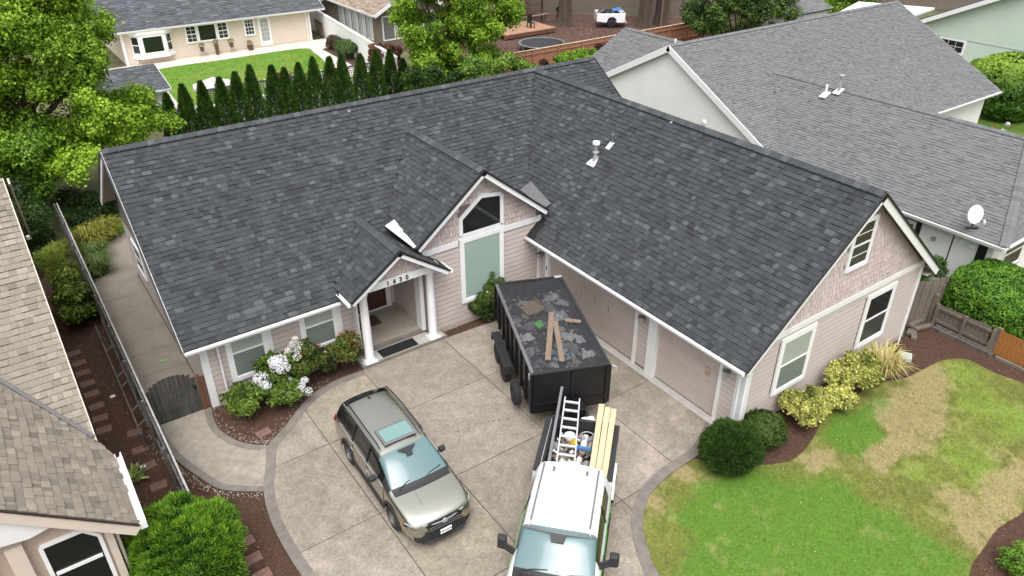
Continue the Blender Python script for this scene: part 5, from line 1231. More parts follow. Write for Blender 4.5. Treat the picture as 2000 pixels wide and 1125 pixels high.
# ================================================================ VEHICLES
def loft_body(root, stations, half, mats_keys, matfn, sub=2, cutters=(), partnames=None):
    K = half; ns = len(stations); V = []; 
    for st_ in stations:
        x, pts = st_[0], st_[1]; bw = st_[2] if len(st_) > 2 else 0; ym = max(p[0] for p in pts); xx = lambda y: x + bw * (1 - (y / ym) ** 2)
        ring = [(xx(y), y, z) for (y, z) in pts] + [(xx(y), -y, z) for (y, z) in pts[-2:0:-1]]
        V += ring
    R = 2 * K - 2; Fs = []; mi = []
    for i in range(ns - 1):
        for j in range(R):
            j2 = (j + 1) % R; Fs.append((i * R + j, (i + 1) * R + j, (i + 1) * R + j2, i * R + j2))
            jj = j if j < K - 1 else (R - 1 - j); mi.append(mats_keys.index(matfn(i, jj)))
    Fs.append(tuple(range(R))); mi.append(mats_keys.index(matfn(0, -1))); Fs.append(tuple((ns - 1) * R + j for j in range(R))[::-1]); mi.append(mats_keys.index(matfn(ns - 2, -1)))
    me = bpy.data.meshes.new('body'); me.from_pydata(V, [], Fs)
    for k in mats_keys: me.materials.append(M[k])
    me.polygons.foreach_set('material_index', mi)
    bm = bmesh.new(); bm.from_mesh(me); bmesh.ops.recalc_face_normals(bm, faces=bm.faces); bm.to_mesh(me); bm.free()
    me.polygons.foreach_set('use_smooth', [True] * len(me.polygons))
    ob = bpy.data.objects.new('tmp', me); COL.objects.link(ob)
    s_ = ob.modifiers.new('s', 'SUBSURF'); s_.levels = s_.render_levels = sub
    cobs = []
    for (x, z, r) in cutters:
        cm = MB().lathe([(r, -1.6), (r, 1.6)], (x, 0, z), 36, 'y').build('cut', M['blackrough'], None)
        cm.data.materials.clear()
        for k in mats_keys: cm.data.materials.append(M[k])
        cm.data.polygons.foreach_set('material_index', [mats_keys.index('blackrough')] * len(cm.data.polygons))
        b = ob.modifiers.new('b', 'BOOLEAN'); b.operation = 'DIFFERENCE'; b.object = cm; b.solver = 'EXACT'; cobs.append(cm)
    # inner core keeps the arches from cutting through the whole car
    dg = bpy.context.evaluated_depsgraph_get(); ev = bpy.data.meshes.new_from_object(ob.evaluated_get(dg))
    bpy.data.objects.remove(ob)
    for c in cobs: ORG.pop(c, None); bpy.data.objects.remove(c)
    out = {}
    for idx, k in enumerate(mats_keys):
        b2 = bmesh.new(); b2.from_mesh(ev)
        kill = [f for f in b2.faces if f.material_index != idx]; bmesh.ops.delete(b2, geom=kill, context='FACES')
        if len(b2.faces) == 0: b2.free(); continue
        nm = (partnames or {}).get(k, 'panel')
        m2 = bpy.data.meshes.new(nm); b2.to_mesh(m2); b2.free(); m2.materials.clear(); m2.materials.append(M[k])
        m2.polygons.foreach_set('material_index', [0] * len(m2.polygons)); m2.polygons.foreach_set('use_smooth', [True] * len(m2.polygons))
        try: m2.set_sharp_from_angle(angle=R_(45))
        except Exception: pass
        o = bpy.data.objects.new(nm, m2); COL.objects.link(o); o.parent = root; ORG[o] = (0, 0, 0); out[k] = o
    return out
def wheel(root, x, y, r, w, rimr=.6, spokes=10, rimmat='galv', sidey=1, name='wheel'):
    """axis along y; sidey = outward direction"""
    wh = MB().lathe([(r * rimr, -w / 2), (r * .86, -w / 2), (r * .97, -w * .42), (r, -w * .25), (r, w * .25), (r * .97, w * .42), (r * .86, w / 2), (r * rimr, w / 2)], (x, y, r), 32, 'y', cap=False).build('wheel', M['tyre'], root, smooth=True)
    rm = MB(); yo = y + sidey * w * .30
    rm.lathe([(r * .1, 0), (r * rimr * .96, 0), (r * rimr * .96, sidey * .02), (r * .1, sidey * .02)], (x, yo - sidey * .08, r), 24, 'y')
    rd = rm.build('rim_disc', M['blackrough'], wh)
    sp = MB()
    for i in range(spokes):
        a = 2 * math.pi * i / spokes; c = Vector((x, yo, r)); d = Vector((math.cos(a), 0, math.sin(a)))
        sp.bar(c + d * r * .08, c + d * r * rimr * .98, r * .16, .03, (0, sidey, 0))
    sp.lathe([(r * rimr * .99, -w * .2 ), (r * rimr * .99, w * .2), (r * rimr * .90, w * .2), (r * rimr * .90, -w * .2)], (x, yo, r), 28, 'y', cap=False)
    sp.lathe([(0.001, 0), (r * .17, 0), (r * .17, sidey * .03), (.001, sidey * .035)], (x, yo, r), 14, 'y')
    sp.build('rim', M[rimmat], wh, smooth=True)
    return wh
# ---- estate car
suv = thing('suv', 'grey green estate car with glass sunroof and roof rails on the driveway', 'car', (3.72, -5.5, .03), R_(-92), local=True)
def pt(*a): return list(a)
ST = [
 (-2.40, pt((0,.36),(.66,.36),(.78,.44),(.80,.60),(.78,.74),(.72,.80),(.58,.82),(.45,.83),(.25,.83),(0,.84)), -0.1),
 (-2.37, pt((0,.30),(.74,.30),(.87,.40),(.89,.62),(.88,.86),(.80,1.02),(.66,1.08),(.5,1.09),(.3,1.10),(0,1.10)), -0.1),
 (-2.17, pt((0,.28),(.76,.28),(.91,.38),(.925,.62),(.915,.90),(.86,1.07),(.69,1.46),(.58,1.50),(.3,1.53),(0,1.54)), -0.08),
 (-1.92, pt((0,.28),(.76,.28),(.92,.38),(.93,.62),(.92,.90),(.87,1.07),(.69,1.56),(.59,1.625),(.3,1.66),(0,1.67))),
 (-1.0, pt((0,.26),(.76,.26),(.92,.36),(.93,.62),(.92,.90),(.875,1.06),(.70,1.58),(.60,1.65),(.3,1.69),(0,1.70))),
 (-.1, pt((0,.26),(.76,.26),(.92,.36),(.93,.62),(.92,.89),(.875,1.05),(.70,1.58),(.60,1.65),(.3,1.685),(0,1.695))),
 (.40, pt((0,.26),(.76,.26),(.92,.36),(.93,.62),(.92,.89),(.875,1.04),(.69,1.53),(.59,1.59),(.3,1.63),(0,1.64)), 0.1),
 (.84, pt((0,.26),(.76,.26),(.92,.36),(.93,.62),(.92,.89),(.88,1.03),(.75,1.30),(.66,1.33),(.33,1.375),(0,1.385)), 0.12),
 (1.24, pt((0,.26),(.76,.26),(.92,.36),(.93,.62),(.92,.89),(.88,1.01),(.80,1.05),(.71,1.065),(.36,1.10),(0,1.11)), 0.13),
 (1.36, pt((0,.26),(.76,.26),(.92,.36),(.93,.62),(.92,.88),(.88,1.0),(.78,1.035),(.66,1.05),(.35,1.075),(0,1.08)), 0.13),
 (1.85, pt((0,.26),(.76,.26),(.92,.36),(.93,.62),(.91,.86),(.86,.97),(.76,.995),(.63,1.01),(.35,1.03),(0,1.035)), 0.1),
 (2.22, pt((0,.25),(.74,.25),(.87,.36),(.885,.60),(.87,.80),(.82,.88),(.73,.915),(.60,.935),(.33,.95),(0,.955)), 0.1),
 (2.40, pt((0,.24),(.68,.24),(.78,.34),(.80,.56),(.77,.70),(.72,.76),(.63,.80),(.48,.83),(.26,.85),(0,.86)), 0.1),
 (2.46, pt((0,.22),(.60,.22),(.68,.32),(.70,.44),(.68,.52),(.62,.56),(.52,.58),(.4,.60),(.25,.60),(0,.60)), 0.08)]
def sfn(i, j):
    if j == -1: return 'blackrough'
    if j <= 1: return 'blackrough'
    if j == 2: return 'blackrough' if (i < 1 or i > 11) else 'olive'
    if 2 <= i <= 6 and j == 5: return 'darkglass'
    if i == 7 and j == 5: return 'blackrough'
    if 6 <= i <= 7 and j >= 6: return 'carglass'
    if 1 <= i <= 2 and j >= 6: return 'darkglass'
    if i == 8 and j >= 6: return 'blackrough'
    return 'olive'
loft_body(suv, ST, 10, ['olive', 'darkglass', 'carglass', 'blackrough'], sfn, 3, cutters=((1.42, .36, .41), (-1.33, .36, .41)), partnames={'olive': 'body', 'darkglass': 'side_window', 'carglass': 'windscreen', 'blackrough': 'cladding'})
MB().box((-2.0, -.6, .32), (2.1, .6, .8)).build('chassis', M['blackrough'], suv)
for x in (1.42, -1.33):
    for s_ in (-1, 1): wheel(suv, x, s_ * .815, .355, .22, .62, 10, 'greymetal', s_)
for s_ in (-1, 1):
    rl = MB().tube([(-1.95, s_ * .60, 1.63), (-1.85, s_ * .61, 1.71), (-.9, s_ * .63, 1.745), (.15, s_ * .62, 1.72), (.28, s_ * .61, 1.64)], .022, 8).build('roof_rail', M['blackrough'], suv, smooth=True)
    MB().tube([(-1.95, s_ * .665, 1.60), (-1, s_ * .675, 1.635), (.3, s_ * .665, 1.59)], .010, 6).build('roof_trim', M['galv'], suv)
    mb = MB(); c = Vector((.58, s_ * 1.0, 1.08)); mb.hexa([c + Vector(v) for v in ((-.06, -.10, -.08), (.10, -.08, -.07), (.08, .08, -.06), (-.06, .10, -.07), (-.06, -.10, .06), (.07, -.07, .05), (.06, .08, .05), (-.06, .10, .07))])
    mi_ = mb.build('wing_mirror', M['blackrough'], suv, bevel=.03); MB().bar((.60, s_ * .86, 1.03), (.60, s_ * .95, 1.05), .07, .04).build('mirror_arm', M['blackrough'], mi_)
    MB().box((-.0, s_ * .923, .84), (.16, s_ * .945, .87)).build('door_handle', M['galv'], suv, bevel=.006); MB().box((-1.0, s_ * .925, .86), (-.84, s_ * .947, .89)).build('door_handle', M['galv'], suv, bevel=.006)
    MB().tube([(-1.85, s_ * .885, 1.075), (-1, s_ * .893, 1.06), (0, s_ * .893, 1.05), (.95, s_ * .893, 1.035)], .012, 6).build('window_trim', M['galv'], suv)
    for x in (-1.02, -.08): MB().bar((x, s_ * .885, 1.05), (x + .05, s_ * .715, 1.57), .05, .02, (0, s_, .3)).build('window_pillar', M['drip'], suv)
    for x in (1.02, .02, -.92): MB().tube([(x, s_ * .934, .42), (x, s_ * .936, .62), (x - .01, s_ * .925, .9), (x - .02, s_ * .893, 1.03)], .006, 4).build('door_seam', M['drip'], suv)
    hl = MB().prism([(2.30, s_ * .50, .76), (2.22, s_ * .80, .78), (2.06, s_ * .895, .80), (2.10, s_ * .89, .72), (2.30, s_ * .79, .68), (2.38, s_ * .52, .68)], (.035, s_ * .02, .01)).build('headlight', M['darkglass'], suv, bevel=.01)
    MB().tube([(2.39, s_ * .52, .785), (2.30, s_ * .80, .80), (2.12, s_ * .90, .83)], .012, 6).build('headlight_trim', M['galv'], hl)
    MB().box((1.98, s_ * .905, .72), (2.10, s_ * .92, .77)).build('side_marker', M['cedar'], suv)
    MB().prism([(-2.36, s_ * .66, .86), (-2.36, s_ * .84, .88), (-2.22, s_ * .905, .92), (-2.22, s_ * .895, 1.0), (-2.34, s_ * .80, 1.0), (-2.37, s_ * .66, .98)], (-.03, s_ * .015, 0)).build('tail_light', mat('tail_light_red', (.28, .02, .015), .25), suv)
    MB().box((2.30, s_ * .74, .36), (2.43, s_ * .60, .47)).build('fog_light', M['darkglass'], suv, bevel=.02)
for x in (1.42, -1.33):
    for s_ in (-1, 1):
        for k in range(10):
            a0, a1 = math.pi * (k / 10), math.pi * ((k + 1) / 10); q = [(x + r * math.cos(a), s_ * .925, .36 + r * math.sin(a)) for r, a in ((.405, a0), (.475, a0), (.475, a1), (.405, a1))]
            if k == 0: ar = MB()
            ar.prism(q, (0, s_ * .018, 0))
        ar.build('arch_cladding', M['blackrough'], suv)
for s_ in (-1, 1): MB().box((-.90, s_ * .915, .30), (.98, s_ * .945, .46)).build('sill_cladding', M['blackrough'], suv, bevel=.01)
# sunroof lying on the roof
MB().box((-.36, -.47, 1.672), (.30, .47, 1.706)).build('sunroof_frame', M['greymetal'], suv, bevel=.012)
sg_ = MB().box((-.28, -.40, 1.70), (.22, .40, 1.712)).build('sunroof', M['roofglass'], suv, bevel=.01)
an = MB().prism([(-1.85, 0, 1.665), (-1.66, 0, 1.675), (-1.83, 0, 1.75)], (0, .03, 0)).build('antenna_fin', M['drip'], suv)
MB().prism([(.56, -.26, 1.612), (.56, .26, 1.612), (.64, .16, 1.575), (.69, .08, 1.55), (.78, .08, 1.50), (.78, -.08, 1.50), (.69, -.08, 1.55), (.64, -.16, 1.575)], (.012, 0, .02)).build('sensor_cover', M['drip'], suv)
for y0, y1 in ((-.72, -.02), (-.05, .62)): MB().tube([(1.36, y0 + .1, 1.11), (1.26, (y0 + y1) / 2, 1.165), (1.20, y1, 1.185)], .011, 5).build('wiper', M['drip'], suv)
# grille, emblem, plate
gr_ = MB().prism([(2.47, -.50, .77), (2.52, -.42, .58), (2.52, .42, .58), (2.47, .50, .77), (2.46, .40, .835), (2.46, -.40, .835)], (.03, 0, 0)).build('grille', M['drip'], suv, bevel=.01)
for z in (.64, .70): MB().bar((2.56 - (z - .6) * .3, -.44, z), (2.56 - (z - .6) * .3, .44, z), .016, .016).build('grille_bar', M['greymetal'], gr_)
MB().tube([(2.44, -.56, .80), (2.51, -.25, .775), (2.525, 0, .765), (2.51, .25, .775), (2.44, .56, .80)], .016, 6).build('grille_trim', M['galv'], gr_, smooth=True)
MB().lathe([(.075, 0), (.07, .018), (.05, .02)], (2.525, 0, .765), 20, 'x').build('emblem', M['galv'], gr_, smooth=True)
pl_ = MB().box((2.555, -.155, .40), (2.575, .155, .545)).build('number_plate', M['white2'], suv, bevel=.004)
text('178 OOPV', .075, (2.578, 0, .47), (R_(90), 0, R_(90)), M['lattice'], pl_, 'plate_text', .001)
MB().prism([(2.44, -.6, .22), (2.54, -.45, .24), (2.54, .45, .24), (2.44, .6, .22), (2.44, .6, .27), (2.44, -.6, .27)], (.03, 0, 0)).build('skid_plate', M['blackrough'], suv)
MB().tube([(1.45, -.30, 1.078), (2.0, -.33, 1.018)], .004, 4).build('bonnet_crease', M['olive'], suv)
# ---- pickup truck
tk = thing('pickup_truck', 'white pickup truck with green side graphics and a bed full of ladder and lumber', 'pickup truck', (8.2, -7.73, .03), R_(-137.3), local=True)
TS = [
 (2.10, pt((0,.52),(.80,.52),(.96,.62),(.99,.85),(.99,1.10),(.95,1.26),(.80,1.66),(.70,1.76),(.35,1.80),(0,1.81))),
 (2.14, pt((0,.50),(.82,.50),(.98,.60),(1.01,.85),(1.01,1.12),(.97,1.28),(.82,1.72),(.72,1.83),(.36,1.88),(0,1.89))),
 (2.45, pt((0,.50),(.82,.50),(.98,.60),(1.01,.85),(1.01,1.12),(.97,1.28),(.83,1.78),(.73,1.88),(.37,1.935),(0,1.945))),
 (3.3, pt((0,.50),(.82,.50),(.98,.60),(1.01,.85),(1.01,1.12),(.97,1.28),(.83,1.80),(.73,1.90),(.37,1.955),(0,1.965))),
 (4.20, pt((0,.50),(.82,.50),(.98,.60),(1.01,.85),(1.01,1.12),(.97,1.26),(.83,1.76),(.73,1.85),(.37,1.90),(0,1.91)), 0.13),
 (4.58, pt((0,.50),(.82,.50),(.98,.60),(1.01,.85),(1.01,1.12),(.97,1.25),(.87,1.52),(.79,1.56),(.40,1.62),(0,1.63)), 0.14),
 (4.98, pt((0,.50),(.82,.50),(.98,.60),(1.01,.85),(1.01,1.10),(.97,1.22),(.90,1.27),(.84,1.29),(.42,1.34),(0,1.35)), 0.13),
 (5.12, pt((0,.50),(.82,.50),(.98,.60),(1.01,.85),(1.01,1.10),(.96,1.21),(.88,1.25),(.78,1.27),(.40,1.31),(0,1.32)), 0.12),
 (5.8, pt((0,.48),(.82,.48),(.98,.60),(1.01,.85),(1.00,1.06),(.95,1.16),(.86,1.20),(.76,1.23),(.40,1.26),(0,1.27)), 0.08),
 (6.12, pt((0,.42),(.80,.42),(.94,.52),(.97,.75),(.95,.98),(.90,1.08),(.82,1.12),(.72,1.14),(.40,1.17),(0,1.18)), 0.08),
 (6.20, pt((0,.36),(.76,.36),(.90,.45),(.92,.60),(.90,.72),(.84,.80),(.75,.85),(.66,.87),(.40,.9),(0,.9)), 0.08)]
def tfn(i, j):
    if j == -1: return 'darkglass' if i == 0 else 'drip'
    if j <= 1: return 'blackrough'
    if 2 <= i <= 4 and j == 5: return 'darkglass'
    if 4 <= i <= 5 and j >= 6: return 'carglass'
    if i == 6 and j >= 6: return 'blackrough'
    if i >= 9 and j >= 5: return 'drip'
    return 'carwhite'
loft_body(tk, TS, 10, ['carwhite', 'darkglass', 'carglass', 'blackrough', 'drip'], tfn, 3, cutters=((5.05, .40, .48),), partnames={'carwhite': 'cab', 'darkglass': 'side_window', 'carglass': 'windscreen', 'blackrough': 'cladding', 'drip': 'grille'})
for x in (5.05, 1.30):
    for s_ in (-1, 1): wheel(tk, x, s_ * (.90 if x > 3 else .93), .40, .27, .58, 8, 'galv', s_)
MB().box((-.1, -.45, .45), (6.0, .45, .62)).build('frame', M['blackrough'], tk)
# bed
for s_ in (-1, 1):
    sd_ = MB(); y0, y1 = s_ * .84, s_ * .99
    pr = [(0, .55), (.82, .55), (.86, .72), (1.0, .86), (1.16, .92), (1.44, .92), (1.60, .86), (1.74, .72), (1.78, .55), (2.06, .55), (2.06, 1.36), (0, 1.36)]
    sd_.prism([(x, y0, z) for x, z in pr], (0, y1 - y0, 0)).build('bed_side', M['carwhite'], tk, bevel=.015)
    fp = [(.72, .55), (.78, .78), (.96, .96), (1.16, 1.02), (1.44, 1.02), (1.64, .96), (1.82, .78), (1.88, .55), (1.78, .55), (1.74, .72), (1.60, .86), (1.44, .92), (1.16, .92), (1.0, .86), (.86, .72), (.82, .55)]
    MB().prism([(x, y1, z) for x, z in fp], (0, s_ * .07, 0)).build('wheel_flare', M['carwhite'], tk, bevel=.012)
    MB().box((-.02, s_ * .85, 1.36), (2.08, s_ * 1.0, 1.40)).build('rail_cap', M['blackrough'], tk, bevel=.012)
    MB().box((.02, s_ * .78, .74), (2.04, s_ * .838, 1.30)).build('bed_liner', M['blackrough'], tk)
    MB().box((.84, s_ * .60, .74), (1.76, s_ * .78, .98)).build('wheel_box', M['blackrough'], tk, bevel=.03)
    # green and white vinyl swooshes along the side
    for k, (a, b, z0, z1, mm) in enumerate(((.15, .75, 1.05, 1.30, 'green'), (1.9, 2.05, .8, 1.2, 'green'), (.3, .7, .62, .80, 'green'))):
        MB().prism([(a, y1 + s_ * .001, z0), (b, y1 + s_ * .001, z0 - .04), (b - .08, y1 + s_ * .001, z1 - .05), (a + .15, y1 + s_ * .001, z1)], (0, s_ * .003, 0)).build('vinyl_graphic', M[mm], tk)
    MB().prism([(2.25, s_ * 1.008, .98), (3.2, s_ * 1.008, 1.04), (4.5, s_ * 1.006, 1.0), (5.6, s_ * 1.0, 1.08), (4.4, s_ * 1.0, 1.14), (3.2, s_ * 1.004, 1.16)], (0, s_ * .008, 0)).build('vinyl_graphic', M['green'], tk)
    MB().prism([(2.2, s_ * 1.005, .66), (5.9, s_ * 1.005, .72), (5.9, s_ * 1.003, .98), (4.2, s_ * 1.003, .86), (2.2, s_ * 1.003, 1.06)], (0, s_ * .008, 0)).build('vinyl_graphic', M['green'], tk)
    MB().prism([(.9, s_ * 1.062, .9), (1.05, s_ * 1.062, 1.0), (1.75, s_ * 1.062, .98), (1.82, s_ * 1.062, .86), (1.6, s_ * 1.062, .98), (1.16, s_ * 1.062, 1.01)], (0, s_ * .004, 0)).build('vinyl_graphic', M['green'], tk)
    MB().prism([(.9, s_ * .992, 1.06), (1.9, s_ * .992, 1.10), (1.95, s_ * .992, 1.32), (1.2, s_ * .992, 1.30)], (0, s_ * .003, 0)).build('vinyl_graphic', M['green'], tk)
    MB().prism([(.25, s_ * .992, .98), (.33, s_ * .992, 1.02), (1.9, s_ * .992, 1.12), (1.9, s_ * .992, 1.05)], (0, s_ * .003, 0)).build('vinyl_graphic', M['green'], tk)
    MB().bar((2.30, s_ * .665, 1.905), (4.12, s_ * .665, 1.895), .05, .014).build('roof_strip', M['greymetal'], tk); MB().bar((4.12, s_ * .665, 1.893), (4.30, s_ * .70, 1.81), .035, .014).build('roof_strip', M['greymetal'], tk)
    MB().box((2.42, s_ * .40 - .035, 1.925), (2.58, s_ * .40 + .035, 1.955)).build('rack_foot', M['greymetal'], tk, bevel=.01)
    # tow mirrors
    mr_ = MB().hexa([(4.42 + a, s_ * (1.24 + b), c) for (a, b, c) in ((-.07, -.09, 1.28), (.14, -.08, 1.28), (.12, .12, 1.28), (-.07, .13, 1.28), (-.07, -.09, 1.58), (.10, -.08, 1.56), (.08, .11, 1.56), (-.07, .13, 1.58))]).build('tow_mirror', M['blackrough'], tk, bevel=.035)
    MB().bar((4.60, s_ * .95, 1.30), (4.50, s_ * 1.20, 1.36), .09, .10, (0, 0, 1)).build('mirror_arm', M['blackrough'], mr_, bevel=.01); MB().bar((4.60, s_ * .95, 1.40), (4.50, s_ * 1.20, 1.45), .06, .05, (0, 0, 1)).build('mirror_arm', M['blackrough'], mr_)
    MB().box((4.34, s_ * 1.17, 1.30), (4.352, s_ * 1.34, 1.54)).build('mirror_glass', M['galv'], mr_)
    for x in (3.32, 4.25): MB().box((x - .18, s_ * 1.012, 1.05), (x - .02, s_ * 1.035, 1.09)).build('door_handle', M['drip'], tk, bevel=.006)
    for x in (3.30,): MB().bar((x, s_ * .968, 1.28), (x, s_ * .838, 1.76), .07, .02, (0, s_, .3)).build('window_pillar', M['drip'], tk)
    MB().tube([(2.25, s_ * .995, .45), (4.5, s_ * .995, .45)], .05, 8).build('side_step', M['blackrough'], tk)
    MB().box((-.03, s_ * .86, .85), (.10, s_ * 1.0, 1.25)).build('tail_light', mat('truck_tail_light', (.25, .02, .02), .3), tk, bevel=.01)
MB().box((-.01, -.84, .62), (2.06, .84, .74)).build('bed_floor', M['blackrough'], tk); MB().box((2.0, -.84, .74), (2.06, .84, 1.38)).build('bulkhead', M['blackrough'], tk)
tg_ = MB().box((-.07, -.85, .60), (0, .85, 1.36)).build('tailgate', M['carwhite'], tk, bevel=.015); MB().box((.001, -.83, .62), (.02, .83, 1.35)).build('gate_liner', M['blackrough'], tg_); MB().box((-.08, -.85, 1.36), (.02, .85, 1.40)).build('rail_cap', M['blackrough'], tg_, bevel=.01)
MB().box((-.22, -.95, .42), (-.02, .95, .58)).build('bumper', M['galv'], tk, bevel=.03)
MB().prism([(4.36, -.19, 1.885), (4.36, .19, 1.885), (4.54, .14, 1.77), (4.54, -.14, 1.77)], (.012, 0, .02)).build('sensor_cover', M['drip'], tk)
MB().tube([(4.24 + .13 * (1 - (y / .8) ** 2), y, 1.905 - .10 * (y / .8) ** 2) for y in (-.78, -.6, -.4, -.2, 0, .2, .4, .6, .78)], .028, 6).build('windscreen_header', M['greymetal'], tk)
for y0, y1 in ((-.80, -.12), (.05, .72)): MB().tube([(5.10, y0, 1.345), (5.04, (y0 + y1) / 2, 1.41), (5.0, y1, 1.42)], .013, 5).build('wiper', M['drip'], tk)
for k in range(8): MB().box((5.14, -.72 + k * .12, 1.325), (5.19, -.65 + k * .12, 1.345)).build('cowl_vent', M['drip'], tk)
MB().box((4.98, -.02, 1.465), (5.02, .16, 1.472)).build('windscreen_paper', M['white2'], tk)
# ---- cargo of the truck (each its own thing, carried on the truck)
def tmat(root): return Matrix.Translation(root.location) @ Matrix.Rotation(root.rotation_euler.z, 4, 'Z')
TK = tmat(tk)
def cargo(name, label, cat, loc, rot=(0, 0, 0), frame=None, group=None):
    o = bpy.data.objects.new(name, None); COL.objects.link(o); o.empty_display_size = .2
    mw = (frame or TK) @ Matrix.Translation(loc) @ Matrix.Rotation(rot[2], 4, 'Z') @ Matrix.Rotation(rot[1], 4, 'Y') @ Matrix.Rotation(rot[0], 4, 'X')
    o.matrix_world = mw; ORG[o] = (0, 0, 0); return setp(o, label, cat, group)
def cmesh(mb, name, matl, label, cat, loc, rot=(0, 0, 0), frame=None, group=None, **kw):
    o = mb.build(name, matl, None, org=(0, 0, 0), **kw); o.location = (0, 0, 0)
    o.matrix_world = (frame or TK) @ Matrix.Translation(loc) @ Matrix.Rotation(rot[2], 4, 'Z') @ Matrix.Rotation(rot[1], 4, 'Y') @ Matrix.Rotation(rot[0], 4, 'X')
    return setp(o, label, cat, group)
ld = cargo('ladder', 'aluminium ladder lying over the tailgate in the truck bed', 'ladder', (0, 0, 0))
for s_ in (0, 1):
    MB().bar((-.52, -.57 + s_ * .40, 1.70), (1.95, -.43 + s_ * .46, 1.42), .035, .08).build('rail', M['alu'], ld)
for i in range(8):
    t = .06 + i * .125; a = Vector((-.52, -.57, 1.70)).lerp(Vector((1.95, -.43, 1.42)), t); b = Vector((-.52, -.17, 1.70)).lerp(Vector((1.95, .03, 1.42)), t)
    MB().bar(a, b, .075, .03).build('rung', M['alu'], ld)
for i, (ya, yb_, za, zb, x0, x1) in enumerate(((.44, .46, 1.56, 1.34, -.60, 2.05), (.62, .62, 1.58, 1.36, -.48, 2.05), (.79, .78, 1.57, 1.34, -.46, 2.06))):
    o = MB().bar((x0, ya, za), (x1, yb_, zb), .15, .04).build('lumber_plank', M['lumber'], None, org=(0, 0, 0), bevel=.004); o.matrix_world = TK
    setp(o, ['fresh pale plank over the tailgate, closest to the ladder', 'fresh pale plank, middle one of three over the tailgate', 'fresh pale plank nearest the truck bed wall over the tailgate'][i], 'plank', 'fresh planks in the truck bed')
cmesh(MB().bar((-.85, -.71, 1.78), (1.75, -.64, 1.40), .075, .075), 'metal_post', M['greymetal'], 'long dark metal post resting beside the ladder over the tailgate', 'post', (0, 0, 0), bevel=.004)
def roll(name, label, a, b, r, matl='white'): 
    return cmesh(MB().tube([a, b], r, 16).tube([Vector(a) - (Vector(b) - Vector(a)).normalized() * .004, b], r * .35, 8, cap=True), name, M[matl], label, 'roll', (0, 0, 0), smooth=True, group='rolls in the truck bed')
roll('plastic_roll', 'thick white roll lying in the bed between ladder and planks, toward the tailgate', (.12, .12, .95), (.75, .10, 1.0), .09)
roll('plastic_roll', 'grey white roll standing close to the pale planks', (.10, .30, .92), (.80, .28, .98), .08, 'galv')
roll('plastic_roll', 'narrow white roll near the cab under the yellow wheeled cart', (1.0, .05, .95), (1.62, .08, 1.0), .085)
roll('plastic_roll', 'stubby grey roll next to the cab beneath the planks', (1.1, .27, .92), (1.55, .25, .96), .10, 'galv')
hb = cargo('hand_cart', 'small blue hand cart frame with a yellow wheel on the load', 'hand cart', (0, 0, 0))
MB().bar((.78, -.02, 1.16), (.84, .34, 1.18), .10, .03).bar((.72, -.05, 1.14), (.95, -.02, 1.18), .05, .03).build('frame', M['blue'], hb)
wy = MB().lathe([(.10, -.025), (.10, .025)], (.86, .36, 1.19), 18, 'y').build('tyre', M['tyre'], hb, smooth=True); MB().lathe([(.065, -.03), (.065, .03)], (.86, .36, 1.19), 16, 'y').build('wheel_hub', mat('yellow_plastic', (.70, .55, .03), .4), wy)
cb = MB()
for k in range(3):
    cb.tube([(.22 + .17 * math.cos(a) * (1 - .15 * k), .17 + .2 * math.sin(a) * (1 - .12 * k), 1.08 + .02 * k) for a in [i * .5 for i in range(13)]], .013, 5)
cmesh(cb, 'cable_coil', M['galv'], 'loose coil of grey cable on top of the white rolls', 'cable', (0, 0, 0), smooth=True)
def bucket(label, x, y, z, r=.15, h=.34, mt='white2', frame=None):
    b = cargo('bucket', label, 'bucket', (x, y, z), frame=frame, group='white buckets around the load'); MB().lathe([(r * .85, 0), (r, h), (r * 1.05, h), (r * 1.05, h - .03), (r, h - .03)], (0, 0, 0), 18).build('pail', M[mt], b, smooth=True); MB().lathe([(r * 1.03, h + .002), (r * 1.03, h + .02), (.01, h + .022)], (0, 0, 0), 18).build('lid', M[mt], b); return b
bucket('white bucket by the cab end of the ladder', 1.62, .24, .74, .13, .3); bucket('white bucket under the ladder near the tailgate', .30, -.30, .74)
bucket('white bucket in the bed corner behind the cab', 1.70, -.58, .74, .14, .34)
rnd = random.Random(5)
def crumple(w, l, h, n=7, seed=0):
    r = random.Random(seed); mb = MB(); vs = []; fs = []
    for i in range(n):
        for j in range(n):
            u, v = i / (n - 1) - .5, j / (n - 1) - .5; e = 1 - .5 * (u * u + v * v) * 2
            vs.append((u * w * (1 + r.uniform(-.15, .15)), v * l * (1 + r.uniform(-.15, .15)), h * e * r.uniform(.1, 1) * (1 if abs(u) < .45 and abs(v) < .45 else .15)))
    for i in range(n - 1):
        for j in range(n - 1): fs.append((i * n + j, (i + 1) * n + j, (i + 1) * n + j + 1, i * n + j + 1))
    return mb.add(vs, fs)
items = [('tool_bag', 'terracotta', 'brown tool bag under the middle ladder rungs', 'bag', (.62, -.28, .80), .45, .34, .28), ('yellow_bag', 'yellow_plastic', 'small yellow bag seen between the ladder rungs', 'bag', (.52, -.16, 1.02), .2, .16, .14),
    ('work_cloth', 'offwhite', 'pale crumpled cloth under the cab end of the ladder', 'cloth', (1.38, -.22, .95), .48, .42, .22), ('cardboard', 'oldlumber', 'torn brown cardboard beside the ladder near the cab', 'cardboard', (1.05, -.42, .98), .4, .34, .12), ('black_bag', 'black', 'black rubbish bag beneath the ladder by the tailgate', 'bag', (.22, -.5, .78), .5, .5, .4), ('grey_cloth', 'greycap', 'grey dust sheet bundled beneath the first ladder rungs', 'cloth', (.75, -.62, .80), .5, .34, .34)]
for i, (nm, mk, lb, ct, lc, w, l, h) in enumerate(items):
    mm = M.get(mk) or bpy.data.materials[mk]; cmesh(crumple(w, l, h, 8, i), nm, mm, lb, ct, lc, (0, 0, i * .8))
